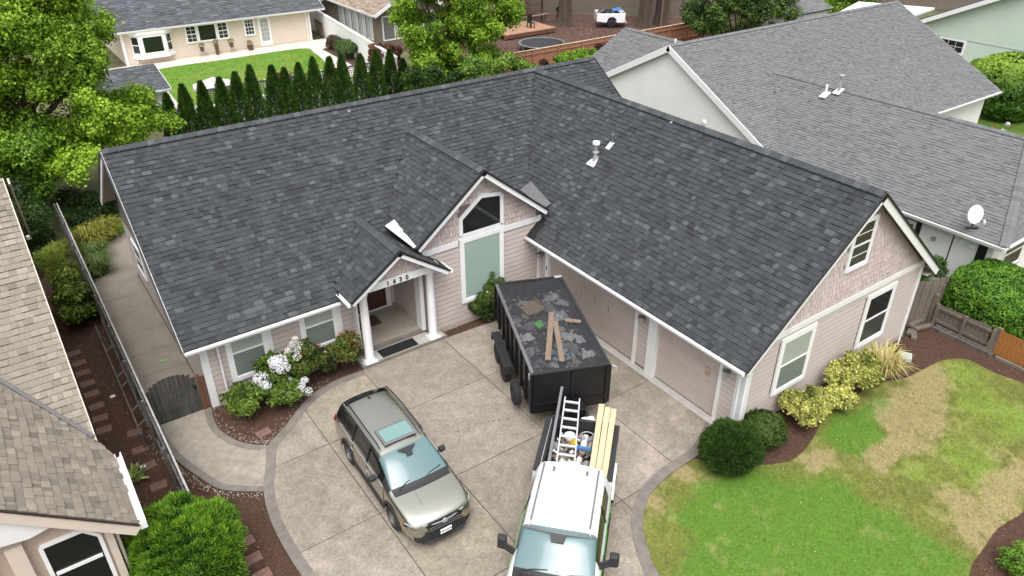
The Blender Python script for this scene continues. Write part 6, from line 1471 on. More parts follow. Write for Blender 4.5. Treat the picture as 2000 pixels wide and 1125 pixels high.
cl_ = MB(); rc = random.Random(12)
for i in range(150):
    x, y, z = rc.uniform(.1, 1.9), rc.uniform(-.72, .3), rc.uniform(.78, 1.02); a = rc.uniform(0, 3.1); l = rc.uniform(.04, .16); d = Vector((math.cos(a), math.sin(a), rc.uniform(-.2, .2))) * l
    cl_.bar(Vector((x, y, z)) - d, Vector((x, y, z)) + d, rc.uniform(.03, .09), rc.uniform(.015, .05), (0, 0, 1), rc.randrange(5))
o = cl_.build('tool_clutter', [M['redwood'], M['oldlumber'], M['galv'], M['black'], M['offwhite']], None, org=(0, 0, 0), kind='stuff'); o.matrix_world = TK; setp(o, 'jumble of small offcuts and tools under the ladder in the truck bed', 'clutter')
# ---- dump trailer
tr_ = thing('dump_trailer', 'black high sided dump trailer full of roofing waste beside the garage', 'trailer', (8.795, -6.47, .03), math.atan2(-.922, -.387), local=True)
TL, TW, z0, z1 = 5.12, 1.14, .72, 2.08
for s_ in (-1, 1):
    sd_ = MB().box((-TL, s_ * (TW - .05), z0), (0, s_ * TW, z1)).build('side_panel', M['black'], tr_)
    MB().box((-TL, s_ * (TW - .07), z1), (0, s_ * (TW + .03), z1 + .05)).build('top_rail', M['greymetal'] if s_ < 0 else M['blackrough'], tr_, bevel=.008)
    for k in range(9): MB().box((-TL + .02 + k * .63, s_ * TW, z0 + .02), (-TL + .10 + k * .63, s_ * (TW + .06), z1 - .01)).build('stake', M['black'], tr_)
    MB().box((-4.15, s_ * (TW + .065), .80), (-2.15, s_ * (TW + .36), .845)).build('fender', M['blackrough'], tr_, bevel=.01); MB().box((-2.19, s_ * (TW + .065), .56), (-2.13, s_ * (TW + .36), .80)).build('fender', M['blackrough'], tr_); MB().box((-4.17, s_ * (TW + .065), .56), (-4.11, s_ * (TW + .36), .80)).build('fender', M['blackrough'], tr_)
    for x in (-2.65, -3.62): wheel(tr_, x, s_ * (TW + .20), .37, .24, .5, 6, 'blackrough', s_)
    MB().box((-.18, s_ * (TW + .03), 1.86), (-.06, s_ * (TW + .07), 2.04)).build('hinge', M['galv'], tr_, bevel=.01)
fr_ = MB().box((-.05, -TW, z0), (0, TW, z1)).build('front_panel', M['black'], tr_); MB().box((-.06, -TW - .02, z1), (.03, TW + .02, z1 + .06)).build('top_rail', M['blackrough'], tr_, bevel=.008)
for y in (-TW + .02, 0, TW - .10): MB().box((.0, y, z0 + .05), (.05, y + .08, z1 - .02)).build('stake', M['black'], tr_)
MB().box((0, -TW, .98), (.045, TW, 1.03)).build('cross_rail', M['black'], tr_); MB().box((-TL, -TW, z0), (-TL + .05, TW, z1)).build('rear_gate', M['black'], tr_); MB().box((-TL - .03, -TW - .02, z1), (-TL + .05, TW + .02, z1 + .05)).build('top_rail', M['blackrough'], tr_)
for k in range(7): MB().box((-TL + .05, -TW + .15 + k * .32, z0 + .1), (-TL + .08, -TW + .25 + k * .32, z1)).build('gate_rib', M['blackrough'], tr_)
MB().box((-TL, -TW, z0 - .04), (0, TW, z0 + .02)).build('floor', M['black'], tr_); MB().box((-TL, -.5, .5), (.2, -.4, .68)).box((-TL, .4, .5), (.2, .5, .68)).build('chassis', M['black'], tr_)
MB().bar((.2, -.45, .58), (1.25, -.03, .52), .08, .12).bar((.2, .45, .58), (1.25, .03, .52), .08, .12).build('tongue', M['black'], tr_); MB().box((1.2, -.06, .45), (1.42, .06, .58)).build('coupler', M['galv'], tr_)
MB().tube([(.75, .28, .1), (.75, .28, 1.2)], .045, 8).build('jack', M['blackrough'], tr_); MB().box((.15, -.35, .68), (.55, .35, 1.05)).build('tool_box', M['black'], tr_, bevel=.02)
wheel(tr_, -1.18, -(TW + .20), .37, .22, .48, 6, 'blackrough', -1).name = 'spare_wheel'
sw = [o for o in tr_.children if o.name.startswith('spare_wheel')][0]; sw.location.z += .20
MB().tube([(-.10, TW + .1, 2.0), (-.02, TW + .22, 1.96), (.02, TW + .22, 1.80)], .02, 6).build('tarp_arm', M['galv'], tr_); MB().tube([(-TL + .05, TW - .25, 2.14), (-TL + .05, TW, 2.14)], .045, 8).build('tarp_roller', M['galv'], tr_)
TR = tmat(tr_)
# load: dark heap of torn underlay, sheets, cardboard, lumber
hp = MB(); nx, ny = 34, 16; vs = []
for i in range(nx):
    for j in range(ny):
        u, v = i / (nx - 1), j / (ny - 1); x = -TL + .09 + u * (TL - .18); y = -TW + .08 + v * 2 * (TW - .08)
        edge = min(1, 6 * min(v, 1 - v), 8 * min(u, 1 - u)); vs.append((x, y, 1.22 + .30 * edge * (.6 + .4 * math.sin(u * 9) * math.cos(v * 5)) + rnd.uniform(0, .16)))
hp.add(vs, [(i * ny + j, (i + 1) * ny + j, (i + 1) * ny + j + 1, i * ny + j + 1) for i in range(nx - 1) for j in range(ny - 1)])
o = hp.build('debris_heap', mat('torn_roofing_felt', (.022, .023, .025), .75, 3, .5, 25, .4, col2=(.05, .05, .052), bump=.8, bs=25), None, org=(0, 0, 0)); o.matrix_world = TR; setp(o, 'dark heap of torn roofing felt and shingles filling the trailer', 'rubble', kind='stuff')
dm = {'w': mat('dusty_white_sheet', (.50, .50, .49), .7, 6, .2), 'p': mat('milky_plastic', (.34, .35, .36), .4, 5, .25), 'g': mat('grey_felt_scrap', (.17, .18, .19), .8, 6, .3), 'b': mat('blue_grey_sheet', (.30, .40, .42), .5), 'd': M['blackrough'], 'l': M['oldlumber'], 'c': mat('cardboard_brown', (.27, .185, .11), .9, 5, .15)}
deb = [(-3.6, .68, .75, .35, 'p', 'long milky plastic wrap along the middle of the trailer load'), (-3.15, .62, .6, .4, 'w', 'white crumpled sheet beside the right trailer wall'), (-2.2, .55, .55, .4, 'w', 'white torn wrap right of the crossed planks'), (-1.15, .85, .5, .35, 'w', 'white bag in the near right corner of the trailer'), (-4.6, .70, .55, .3, 'p', 'pale plastic sheet near the rear gate, right side'),
 (-4.4, -.3, .5, .2, 'p', 'thin strips of clear plastic near the rear left of the load'), (-3.5, -.85, .5, .3, 'g', 'crinkled grey film hanging on the left trailer wall'), (-2.4, -.72, .45, .35, 'w', 'small white scrap by the left trailer wall, mid length'), (-1.75, -.75, .5, .3, 'p', 'milky film scrap near the front left corner'), (-1.0, -.7, .6, .3, 'g', 'grey torn film in the near left corner of the trailer'),
 (-1.4, -.1, .55, .45, 'b', 'blue grey flat sheet beneath the crossed planks'), (-1.55, .45, .5, .5, 'g', 'grey board right of the plank feet'), (-2.75, -.2, 0, 0, 'x', ''), (-2.0, .85, .45, .3, 'w', 'small crumpled white paper by the right wall'), (-3.0, -.45, .4, .3, 'g', 'grey scrap left of the green packet'), (-2.6, .35, .4, .4, 'p', 'clear wrap behind the crossed planks'), (-.95, -.25, .4, .25, 'w', 'white scrap at the foot of the left plank'), (-.75, .35, .5, .22, 'p', 'milky scrap along the front trailer wall'), (-3.95, .35, .45, .3, 'g', 'grey felt scrap right of the cardboard box'), (-4.1, .95, .5, .25, 'p', 'narrow plastic scrap along the right wall at the rear')]
for i, (x, y, w, l, k, lb) in enumerate(deb):
    if k == 'x': continue
    cmesh(crumple(w, l, .16, 9, 20 + i), 'debris_sheet', dm[k], lb, 'debris', (x, y, 1.60 + .02 * (i % 4)), (rnd.uniform(-.15, .15), rnd.uniform(-.15, .15), rnd.uniform(0, 3)), TR, 'torn sheets in the dump trailer')
def tplank(a, b, w, lb): 
    o = MB().bar(a, b, w, .04).build('old_plank', M['oldlumber'], None, org=(0, 0, 0), bevel=.004); o.matrix_world = TR; setp(o, lb, 'plank', 'old planks on the trailer load')
tplank((-.55, -.54, 2.12), (-2.95, .22, 2.13), .17, 'longer weathered plank leaning to the left of the crossed pair in the trailer'); tplank((-.42, -.15, 2.11), (-2.45, .20, 2.12), .16, 'shorter weathered plank on the right of the crossed pair'); tplank((-2.48, .55, 2.10), (-2.26, .98, 2.12), .16, 'short brown board by the right trailer wall')
bx_ = cargo('cardboard_box', 'flattened brown cardboard box on the rear of the trailer load', 'box', (-3.95, -.08, 1.72), (.1, .08, .5), TR)
MB().box((-.28, -.22, 0), (.28, .22, .05)).build('base', dm['c'], bx_); MB().box((-.28, .22, .0), (.28, .235, .18)).build('flap', dm['c'], bx_); MB().bar((-.28, -.22, .06), (.28, -.36, .12), .3, .01).build('flap', dm['c'], bx_)
cmesh(MB().box((-.15, -.12, 0), (.15, .12, .08)), 'green_packet', M['green'], 'bright green packet on the trailer load', 'packet', (-2.78, -.22, 1.80), (.1, .1, .4), TR, bevel=.02)
for (x, y, a, k) in ((-1.3, .25, .3, 'b'), (-1.7, .2, 1.2, 'b')): cmesh(MB().box((-.25, -.15, 0), (.25, .15, .012)), 'flat_sheet', dm[k], 'pale blue grey panel scrap ' + ('right under the foot of the shorter plank' if a < 1 else 'just behind the plank feet'), 'debris', (x, y, 1.70), (.05, .1, a), TR, group='panel scraps in the trailer')
rs = random.Random(44); sc_ = MB()
for i in range(520):
    x, y = rs.uniform(-TL + .2, -.2), rs.uniform(-TW + .15, TW - .12); z = 1.60 + rs.uniform(-.05, .12); n = rs.randint(4, 6); r = rs.uniform(.03, .15) * (1.6 if rs.random() < .12 else 1); a0 = rs.uniform(0, 6)
    pts = [(x + r * rs.uniform(.4, 1.3) * math.cos(a0 + 6.28 * k / n), y + r * rs.uniform(.3, 1.1) * math.sin(a0 + 6.28 * k / n), z + rs.uniform(-.04, .05)) for k in range(n)]
    c = (x, y, z + .05); sc_.add([c] + pts, [(0, 1 + k, 1 + (k + 1) % n) for k in range(n)], rs.choices(range(5), [1.3, 1.6, 4, 20, 4])[0])
o = sc_.build('torn_scraps', [dm['w'], dm['p'], dm['g'], M['blackrough'], dm['c']], None, org=(0, 0, 0), kind='stuff', recalc=False); o.matrix_world = TR; setp(o, 'torn grey and white scraps scattered over the trailer load', 'scraps')
# mesh tarp pulled over the load
tpm = bpy.data.materials.new('mesh_tarp'); n_, l_, b_ = nodes(tpm); b_.inputs['Base Color'].default_value = (.05, .052, .056, 1); b_.inputs['Roughness'].default_value = .6
t_ = n_.new('ShaderNodeBsdfTransparent'); x_ = n_.new('ShaderNodeMixShader'); x_.inputs[0].default_value = .50; l_.new(b_.outputs[0], x_.inputs[1]); l_.new(t_.outputs[0], x_.inputs[2]); l_.new(x_.outputs[0], n_['Material Output'].inputs[0])
tpb = MB(); vs = []; nx, ny = 30, 12
for i in range(nx):
    for j in range(ny):
        u, v = i / (nx - 1), j / (ny - 1); sag = .10 * (1 - (2 * v - 1) ** 2) * (.4 + .6 * min(1, 4 * min(u, 1 - u))); vs.append((-TL + .05 + u * (TL - .06), (-TW + .03) + v * 2 * (TW - .03), 2.10 - sag + .012 * math.sin(u * 30 + v * 3)))
tpb.add(vs, [(i * ny + j, (i + 1) * ny + j, (i + 1) * ny + j + 1, i * ny + j + 1) for i in range(nx - 1) for j in range(ny - 1)])
tb = MB().add([], []) ; tp = tpb.build('mesh_tarp', tpm, tr_, smooth=True)
jc = cargo('jerry_can', 'white plastic jug on the trailer tongue behind the tailgate', 'jug', (1.05, -.2, 0), frame=TR)
MB().box((-.18, -.34, .62), (.12, .02, 1.02)).build('can', M['white2'], jc, bevel=.05); MB().lathe([(.04, 1.02), (.04, 1.08), (.01, 1.08)], (-.05, -.1, 0), 10).build('can_lid', M['white2'], jc)
jc2 = cargo('plastic_tank', 'second white plastic tank on the trailer tongue beside the jug', 'tank', (.95, .2, 0), frame=TR); MB().box((-.2, -.12, .62), (.12, .28, .98)).build('tank', M['white2'], jc2, bevel=.06); MB().lathe([(.05, .98), (.05, 1.03), (.01, 1.03)], (-.05, .1, 0), 10).build('tank_lid', M['white2'], jc2)
# ---- old pickup bed trailer in the far yard
ob_ = thing('pickup_bed_trailer', 'old white pickup bed made into a trailer in the bare yard', 'trailer', (47.0, 34.6, 0), math.atan2(-.55, .83) + math.pi, local=True)
c_ = M['carwhite']
for s_ in (-1, 1):
    pr = [(-1.3, .5), (-.55, .5), (-.45, .85), (-.15, 1.02), (.2, .95), (.4, .5), (1.3, .62), (1.3, 1.30), (-1.3, 1.30)]
    MB().prism([(x, s_ * .82, z) for x, z in pr], (0, s_ * .16, 0)).build('bed_side', c_, ob_, bevel=.03); wheel(ob_, -.05, s_ * .84, .38, .24, .5, 6, 'blackrough', s_)
MB().box((-1.34, -.82, .62), (-1.28, .82, 1.28)).build('tailgate', c_, ob_, bevel=.02); MB().box((-1.37, -.6, .8), (-1.34, .6, 1.12)).build('tailgate_recess', M['white'], ob_); MB().box((-1.5, -.95, .42), (-1.36, .95, .56)).build('bumper', M['galv'], ob_, bevel=.02)
MB().box((1.24, -.82, .6), (1.3, .82, 1.3)).build('front_panel', c_, ob_); MB().box((-1.28, -.82, .7), (1.24, .82, .8)).build('floor', M['black'], ob_)
for s_ in (-1, 1): MB().box((-1.37, s_ * .84, .85), (-1.30, s_ * .94, 1.15)).build('tail_light', bpy.data.materials['truck_tail_light'], ob_)
OBm = tmat(ob_)
cmesh(crumple(2.0, 1.3, .5, 10, 91), 'black_bags', M['black'], 'black bags heaped in the old pickup bed', 'bag', (.1, 0, 1.1), (0, 0, 0), OBm); cmesh(crumple(.9, .7, .3, 8, 92), 'blue_tarp', M['blue'], 'crumpled blue tarp on the near end of the old pickup bed', 'tarp', (-.6, .2, 1.45), (0, 0, 0), OBm)
# ================================================================ TREES AND PLANTS
def tree(name, label, base, height, clumps, n, L, Wd, c1, c2, tr, limbs=7, group=None, **kw):
    t = thing(name, label, 'tree', base, group=group); b = Vector(base); mb = MB()
    top = b + Vector((.1, .1, height)); mb.tube([b, b + Vector((.05, 0, height * .35)), b + Vector((.0, .1, height * .7)), top], [tr, tr * .75, tr * .45, tr * .15], 10); mb.build('trunk', M['bark'], t, smooth=True)
    cs = random.sample(clumps, min(limbs, len(clumps)))
    for c in cs:
        e = Vector(c[:3]); s0 = b + Vector((0, 0, height * random.uniform(.25, .6))); mid = s0.lerp(e, .5) + Vector((0, 0, -.3))
        MB().tube([s0, mid, e], [tr * .35, tr * .22, tr * .06], 6).build('limb', M['bark'], t, smooth=True)
    V, Q, Cc = crown_cloud(clumps, n, L, Wd, c1, c2, **kw); npmesh('crown', V, Q, Cc, M['leaf'], t); return t
G1, G2 = (.070, .165, .011), (.32, .50, .042)
# large maple, left
cl = []
def edge_r(v): return float(np.interp(v, [-80, 0, 60, 110, 160, 200, 240, 290, 330], [205, 215, 238, 240, 240, 305, 362, 215, 165]))
for _ in range(40):
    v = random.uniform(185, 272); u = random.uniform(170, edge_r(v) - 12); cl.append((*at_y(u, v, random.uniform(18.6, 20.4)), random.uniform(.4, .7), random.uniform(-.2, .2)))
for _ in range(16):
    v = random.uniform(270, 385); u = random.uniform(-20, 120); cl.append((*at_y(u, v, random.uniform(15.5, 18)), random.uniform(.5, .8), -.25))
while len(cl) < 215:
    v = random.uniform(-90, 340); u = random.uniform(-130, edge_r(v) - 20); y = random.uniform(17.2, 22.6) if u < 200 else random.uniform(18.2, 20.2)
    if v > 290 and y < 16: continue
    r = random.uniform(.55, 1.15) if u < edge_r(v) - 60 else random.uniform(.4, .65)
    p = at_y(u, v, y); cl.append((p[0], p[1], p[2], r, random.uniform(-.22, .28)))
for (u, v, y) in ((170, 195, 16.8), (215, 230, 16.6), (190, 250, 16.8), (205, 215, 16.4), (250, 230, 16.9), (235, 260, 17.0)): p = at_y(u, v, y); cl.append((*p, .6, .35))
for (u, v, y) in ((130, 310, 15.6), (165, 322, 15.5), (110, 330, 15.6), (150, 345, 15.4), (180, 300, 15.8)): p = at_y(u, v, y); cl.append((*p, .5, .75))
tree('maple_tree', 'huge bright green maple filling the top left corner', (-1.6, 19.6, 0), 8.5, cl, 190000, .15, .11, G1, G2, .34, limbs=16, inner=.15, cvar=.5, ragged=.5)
# centre maple behind the roof
cm_ = []
while len(cm_) < 115:
    v = random.uniform(-90, 168); lo = float(np.interp(v, [-90, 0, 60, 110, 150, 170], [775, 762, 758, 800, 835, 850])); hi = float(np.interp(v, [-90, 0, 60, 110, 150, 170], [990, 1008, 1010, 990, 960, 930]))
    u = random.uniform(lo + 15, hi - 10); p = at_y(u, v, random.uniform(22.8, 26.8)); cm_.append((*p, random.uniform(.6, 1.05), random.uniform(-.2, .28)))
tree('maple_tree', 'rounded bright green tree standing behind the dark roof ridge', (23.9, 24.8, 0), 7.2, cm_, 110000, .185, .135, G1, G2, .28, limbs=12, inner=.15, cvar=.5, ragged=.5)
cs_ = []
for _ in range(38): u = random.uniform(900, 1048); v = random.uniform(112 + abs(u - 985) * .15, 168); cs_.append((*at_y(u, v, random.uniform(19.6, 21.4)), random.uniform(.35, .6), random.uniform(-.15, .2)))
plant('shrub', 'loose mid green shrub to the right of the central maple, against the ridge', 'shrub', (25.2, 20.5, 0), cs_, 17000, .17, .11, (.05, .12, .014), (.22, .36, .05), cvar=.5, stems=8, stemr=.05, ragged=.4, inner=.2)
cs2_ = []
for _ in range(30): u = random.uniform(795, 905); v = random.uniform(128, 205); cs2_.append((*at_y(u, v, random.uniform(19.6, 21.4)), random.uniform(.4, .65), random.uniform(-.15, .1)))
plant('shrub', 'dark loose shrub under the central maple at its left foot', 'shrub', (20.3, 20.6, 0), cs2_, 12000, .16, .10, (.015, .040, .008), (.07, .13, .02), cvar=.5, inner=.2)
# cypress row
CY = [(5.11, 22.0, 3.75, 0.56), (5.95, 22.0, 4.08, 0.56), (6.9, 22.0, 4.09, 0.56), (7.87, 22.0, 4.14, 0.62), (8.73, 22.0, 4.28, 0.62), (9.55, 22.0, 4.51, 0.62), (10.73, 22.0, 4.33, 0.62), (11.41, 22.0, 4.08, 0.62), (12.24, 22.0, 4.24, 0.62), (13.11, 22.0, 4.45, 0.62), (14.1, 22.0, 4.31, 0.62), (14.85, 22.0, 4.31, 0.62), (16.0, 22.0, 4.21, 0.62), (17.02, 22.0, 4.27, 0.62), (17.92, 22.0, 4.2, 0.62), (18.79, 22.0, 3.51, 0.62)]
CYL = ['short cypress at the left end of the row, mostly behind maple leaves', 'second cypress from the left, just right of the shed corner', 'third cypress from the left, above the dark round bush', 'fourth cypress from the left, beside the yellow leaved bush', 'fifth cypress from the left, below the pink umbrella', 'tallest cypress left of centre, right of the pink umbrella', 'broad twin topped cypress right of the red leaved bush', 'eighth cypress from the left, before the dark lattice', 'ninth cypress from the left in the row', 'tenth cypress from the left, in the middle of the lattice', 'eleventh cypress from the left, slightly twin topped', 'twelfth cypress from the left, close against its left neighbour', 'thirteenth cypress from the left, below the patio corner', 'fourteenth cypress from the left, beneath the shrub bed', 'dark tall cypress second from the right end of the row', 'darkest flat topped cypress at the right end of the row, under the central maple']
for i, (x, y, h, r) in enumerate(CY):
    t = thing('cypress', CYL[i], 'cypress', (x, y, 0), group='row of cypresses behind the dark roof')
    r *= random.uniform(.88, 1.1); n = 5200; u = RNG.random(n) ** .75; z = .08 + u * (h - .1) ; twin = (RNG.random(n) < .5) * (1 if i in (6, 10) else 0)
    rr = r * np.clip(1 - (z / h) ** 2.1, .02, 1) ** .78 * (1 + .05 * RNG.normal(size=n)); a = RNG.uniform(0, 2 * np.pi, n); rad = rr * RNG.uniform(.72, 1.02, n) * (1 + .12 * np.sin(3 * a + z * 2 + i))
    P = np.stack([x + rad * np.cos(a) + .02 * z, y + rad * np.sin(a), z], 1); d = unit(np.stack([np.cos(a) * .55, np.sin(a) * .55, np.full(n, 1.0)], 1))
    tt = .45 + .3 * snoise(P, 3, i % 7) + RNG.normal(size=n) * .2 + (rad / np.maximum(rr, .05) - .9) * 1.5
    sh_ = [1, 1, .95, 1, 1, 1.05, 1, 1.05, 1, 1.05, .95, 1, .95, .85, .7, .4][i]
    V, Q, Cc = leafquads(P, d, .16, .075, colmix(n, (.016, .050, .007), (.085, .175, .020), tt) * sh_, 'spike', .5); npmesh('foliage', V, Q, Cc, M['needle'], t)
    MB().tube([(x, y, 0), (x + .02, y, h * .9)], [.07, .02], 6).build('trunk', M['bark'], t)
# dense rounded plants: sprays on lumpy shells
def shell_plant(name, label, cat, c, r, n, L, Wd, c1, c2, mode='spike', spread=.5, bump_=.1, part='foliage', power=1, nz=2.2, group=None, matl='needle', tip=None, tipf=0, low=-.75, depth=.22, core=True, yellow=None):
    t = thing(name, label, cat, (c[0], c[1], 0), group=group)
    d = sphdirs(n, .25); d = d[d[:, 2] > low]; n = len(d); rs = 1 + bump_ * snoise(d * nz + np.array(c)[None] * .7, 1, 1) + bump_ * .6 * snoise(d * nz * 3, 1, 2)
    k = 1 - depth * RNG.random(n) ** 1.5
    P = np.array(c)[None] + np.sign(d) * np.abs(d) ** power * np.array(r)[None] * (rs * k)[:, None]; ok = P[:, 2] > .02; P, d, k, rs = P[ok], d[ok], k[ok], rs[ok]; n = len(P)
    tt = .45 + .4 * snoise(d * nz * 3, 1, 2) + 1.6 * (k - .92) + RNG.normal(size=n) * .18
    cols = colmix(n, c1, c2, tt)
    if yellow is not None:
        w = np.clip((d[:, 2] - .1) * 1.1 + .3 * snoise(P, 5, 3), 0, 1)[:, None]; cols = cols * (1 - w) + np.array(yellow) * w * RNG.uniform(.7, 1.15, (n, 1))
    if tip is not None: q = RNG.random(n) < tipf; cols[q] = np.array(tip) * RNG.uniform(.7, 1.1, (q.sum(), 1))
    dd = unit(d + np.array([0, 0, .45]))
    V, Q, Cc = leafquads(P, dd if mode == 'spike' else d, L, Wd, cols, mode, spread); npmesh(part, V, Q, Cc, M[matl], t)
    mb = MB()
    for i in range(6): a = i * 1.05; mb.tube([(c[0], c[1], 0), (c[0] + r[0] * .25 * math.cos(a), c[1] + r[1] * .25 * math.sin(a), c[2] * .6), (c[0] + r[0] * .6 * math.cos(a), c[1] + r[1] * .6 * math.sin(a), c[2] + r[2] * .3)], [.03, .022, .008], 5)
    mb.build('stem', M['bark'], t); return t
# bright conifer bottom left: stacked fans of foliage
t = thing('conifer_shrub', 'big bright green conifer shrub at the bottom left beside the tan house', 'shrub', (-1.75, -5.6, 0))
cc = []
for i in range(260):
    zz_ = 1 - 1.35 * (i + .5) / 260; ph = i * 2.39996; rr_ = math.sqrt(max(0, 1 - zz_ * zz_)); lob = 1 + .10 * math.sin(3 * (ph % 6.283) + 1) * math.sin(4 * zz_ + .6) + .05 * math.sin(7 * (ph % 6.283)); d = (lob * rr_ * math.cos(ph) + random.uniform(-.05, .05), lob * rr_ * math.sin(ph) + random.uniform(-.05, .05), zz_ * lob)
    cc.append((-1.80 + d[0] * 1.08, -5.72 + d[1] * 1.42, .92 + d[2] * 1.16 + random.uniform(-.04, .10), random.uniform(.10, .22), random.uniform(-.3, .3)))
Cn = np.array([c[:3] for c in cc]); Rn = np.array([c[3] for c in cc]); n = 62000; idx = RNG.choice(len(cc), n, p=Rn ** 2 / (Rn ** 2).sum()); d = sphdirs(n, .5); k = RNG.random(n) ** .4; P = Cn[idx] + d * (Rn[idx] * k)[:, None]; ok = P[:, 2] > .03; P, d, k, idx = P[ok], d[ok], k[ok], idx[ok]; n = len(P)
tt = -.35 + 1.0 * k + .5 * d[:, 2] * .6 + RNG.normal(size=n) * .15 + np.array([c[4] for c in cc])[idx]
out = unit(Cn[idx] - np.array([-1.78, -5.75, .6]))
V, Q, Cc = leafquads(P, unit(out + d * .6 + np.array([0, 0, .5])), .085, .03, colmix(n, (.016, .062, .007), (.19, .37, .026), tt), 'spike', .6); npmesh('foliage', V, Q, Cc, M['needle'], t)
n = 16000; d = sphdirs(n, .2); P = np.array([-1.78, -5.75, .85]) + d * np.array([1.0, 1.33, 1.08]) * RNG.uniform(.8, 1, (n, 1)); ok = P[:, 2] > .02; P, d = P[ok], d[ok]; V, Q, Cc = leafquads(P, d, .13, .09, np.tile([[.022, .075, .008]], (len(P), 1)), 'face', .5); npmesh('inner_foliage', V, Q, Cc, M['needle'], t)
MB().tube([(-1.78, -5.75, 0), (-1.78, -5.75, 1.5)], [.09, .03], 8).build('trunk', M['bark'], t)
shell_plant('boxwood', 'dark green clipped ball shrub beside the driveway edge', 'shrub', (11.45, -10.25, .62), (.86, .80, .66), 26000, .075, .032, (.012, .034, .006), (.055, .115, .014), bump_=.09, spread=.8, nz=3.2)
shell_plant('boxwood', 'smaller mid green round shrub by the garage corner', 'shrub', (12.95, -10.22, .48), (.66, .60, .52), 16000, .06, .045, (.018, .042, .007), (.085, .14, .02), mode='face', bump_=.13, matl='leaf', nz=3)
def pieris(label, c, r, n, seed):
    cl_ = clumps_ell((c[0], c[1], c[2]), r[0], r[1], r[2], int(n * 1.5), .11, .23, .62, -.2, .2)
    return plant('pieris_bush', label, 'shrub', (c[0], c[1], 0), cl_, n * 380, .115, .05, (.09, .13, .018), (.72, .70, .20), mode='face', group=None, spread=1.2, inner=.1, cvar=.7, matl='leaf', stems=9, stemr=.02, ragged=.5)
pieris('yellow green variegated bush under the near gable window', (14.65, -10.35, .62), (.68, .58, .52), 42, 1)
pieris('larger yellow green variegated bush beside the straw coloured grass', (17.15, -10.3, .72), (.95, .62, .58), 62, 2)
pieris('lowest yellow green bush squeezed between the two variegated ones', (16.0, -10.55, .35), (.55, .38, .26), 18, 3)
# straw coloured ornamental grass
def tuft(name, label, c, r, n, L, w, c1, c2, cat='grass', arch=.5):
    t = thing(name, label, cat, (c[0], c[1], 0)); a = RNG.uniform(0, 2 * np.pi, n); q = r * RNG.random(n) ** .5 * .45; P0 = np.stack([c[0] + q * np.cos(a), c[1] + q * np.sin(a), np.full(n, .02)], 1)
    out = np.stack([np.cos(a), np.sin(a), np.zeros(n)], 1) + RNG.normal(size=(n, 3)) * .25; out[:, 2] = 0; tl = RNG.uniform(.2, 1, n)[:, None]; Ln = (L * RNG.uniform(.6, 1.15, n))[:, None]
    up = np.array([[0, 0, 1.]]); sd = unit(np.cross(out, up)); pts = [P0]; 
    for k_, (hx, hz) in enumerate(((.18, .45), (.45, .8), (.8, .9 - .35 * arch))): pts.append(P0 + out * tl * Ln * hx + up * Ln * hz * (1.15 - .5 * tl))
    Vs = []; ws = (w, w * .9, w * .6, w * .12)
    for p, ww in zip(pts, ws): Vs += [p - sd * ww / 2, p + sd * ww / 2]
    V = np.stack(Vs, 1).reshape(-1, 3); base = np.arange(n)[:, None] * 8; Q = np.concatenate([base + np.array([[2 * k_, 2 * k_ + 1, 2 * k_ + 3, 2 * k_ + 2]]) for k_ in range(3)]); cc_ = colmix(n, c1, c2, RNG.random(n)); npmesh('blades', V, Q, np.repeat(cc_, 8, axis=0), M['grass'], t); return t
tuft('ornamental_grass', 'arching yellow and straw coloured grass clump by the pink house corner', (18.85, -10.3), .9, 420, .95, .035, (.48, .50, .12), (.58, .44, .24))
for i, (x, y, c1, c2, lb) in enumerate(((.05, 14.9, (.09, .14, .02), (.30, .28, .05), 'yellow tipped feathery grass at the head of the side path'), (-.55, 14.3, (.10, .15, .02), (.34, .31, .06), 'golden green grass mound against the weathered fence'), (-.75, 12.9, (.05, .10, .02), (.14, .20, .05), 'darker green grass mound lower on the fence side of the path'), (-.85, 11.6, (.05, .09, .02), (.15, .20, .06), 'lowest grass mound where the side path straightens'))):
    tuft('grass_clump', lb, (x, y), .9, 900 if i < 2 else 650, 1.05 if i < 2 else .85, .032, tuple(v * .6 for v in c1), tuple(v * 1.3 for v in c2))
plant('shrub', 'dark dense shrub behind the golden grass mounds by the fence', 'shrub', (-.2, 16.8, 0), clumps_ell((-.2, 16.8, .8), 1.2, 1.2, .8, 22, .35, .55, .5), 14000, .10, .06, (.010, .026, .006), (.04, .075, .014), cvar=.5)
plant('shrub', 'very dark laurel mass under the maple at the left edge', 'shrub', (-3.4, 14.6, 0), clumps_ell((-3.3, 14.2, 1.7), 1.7, 2.6, 1.6, 44, .5, .8, .5), 26000, .12, .07, (.010, .030, .006), (.05, .10, .014), cvar=.5)
plant('laurel_bush', 'leafy laurel bush between the long fence and the tan roof', 'shrub', (-2.0, 8.4, 0), clumps_ell((-1.98, 8.4, .95), .55, 1.75, .75, 36, .26, .42, .5), 9000, .18, .075, (.014, .04, .007), (.20, .29, .04), cvar=.8, ragged=.4, inner=.3, tipcol=(.50, .44, .09), tipfrac=.06)
plant('bamboo_clump', 'yellow green fine leaved clump at the upper end of the laurel bush', 'shrub', (-2.0, 11.3, 0), clumps_ell((-2.0, 11.3, 1.0), .6, 1.0, .7, 18, .26, .4, .6), 7500, .15, .03, (.04, .09, .012), (.28, .34, .05), mode='spike', spread=1.6, cvar=.5)
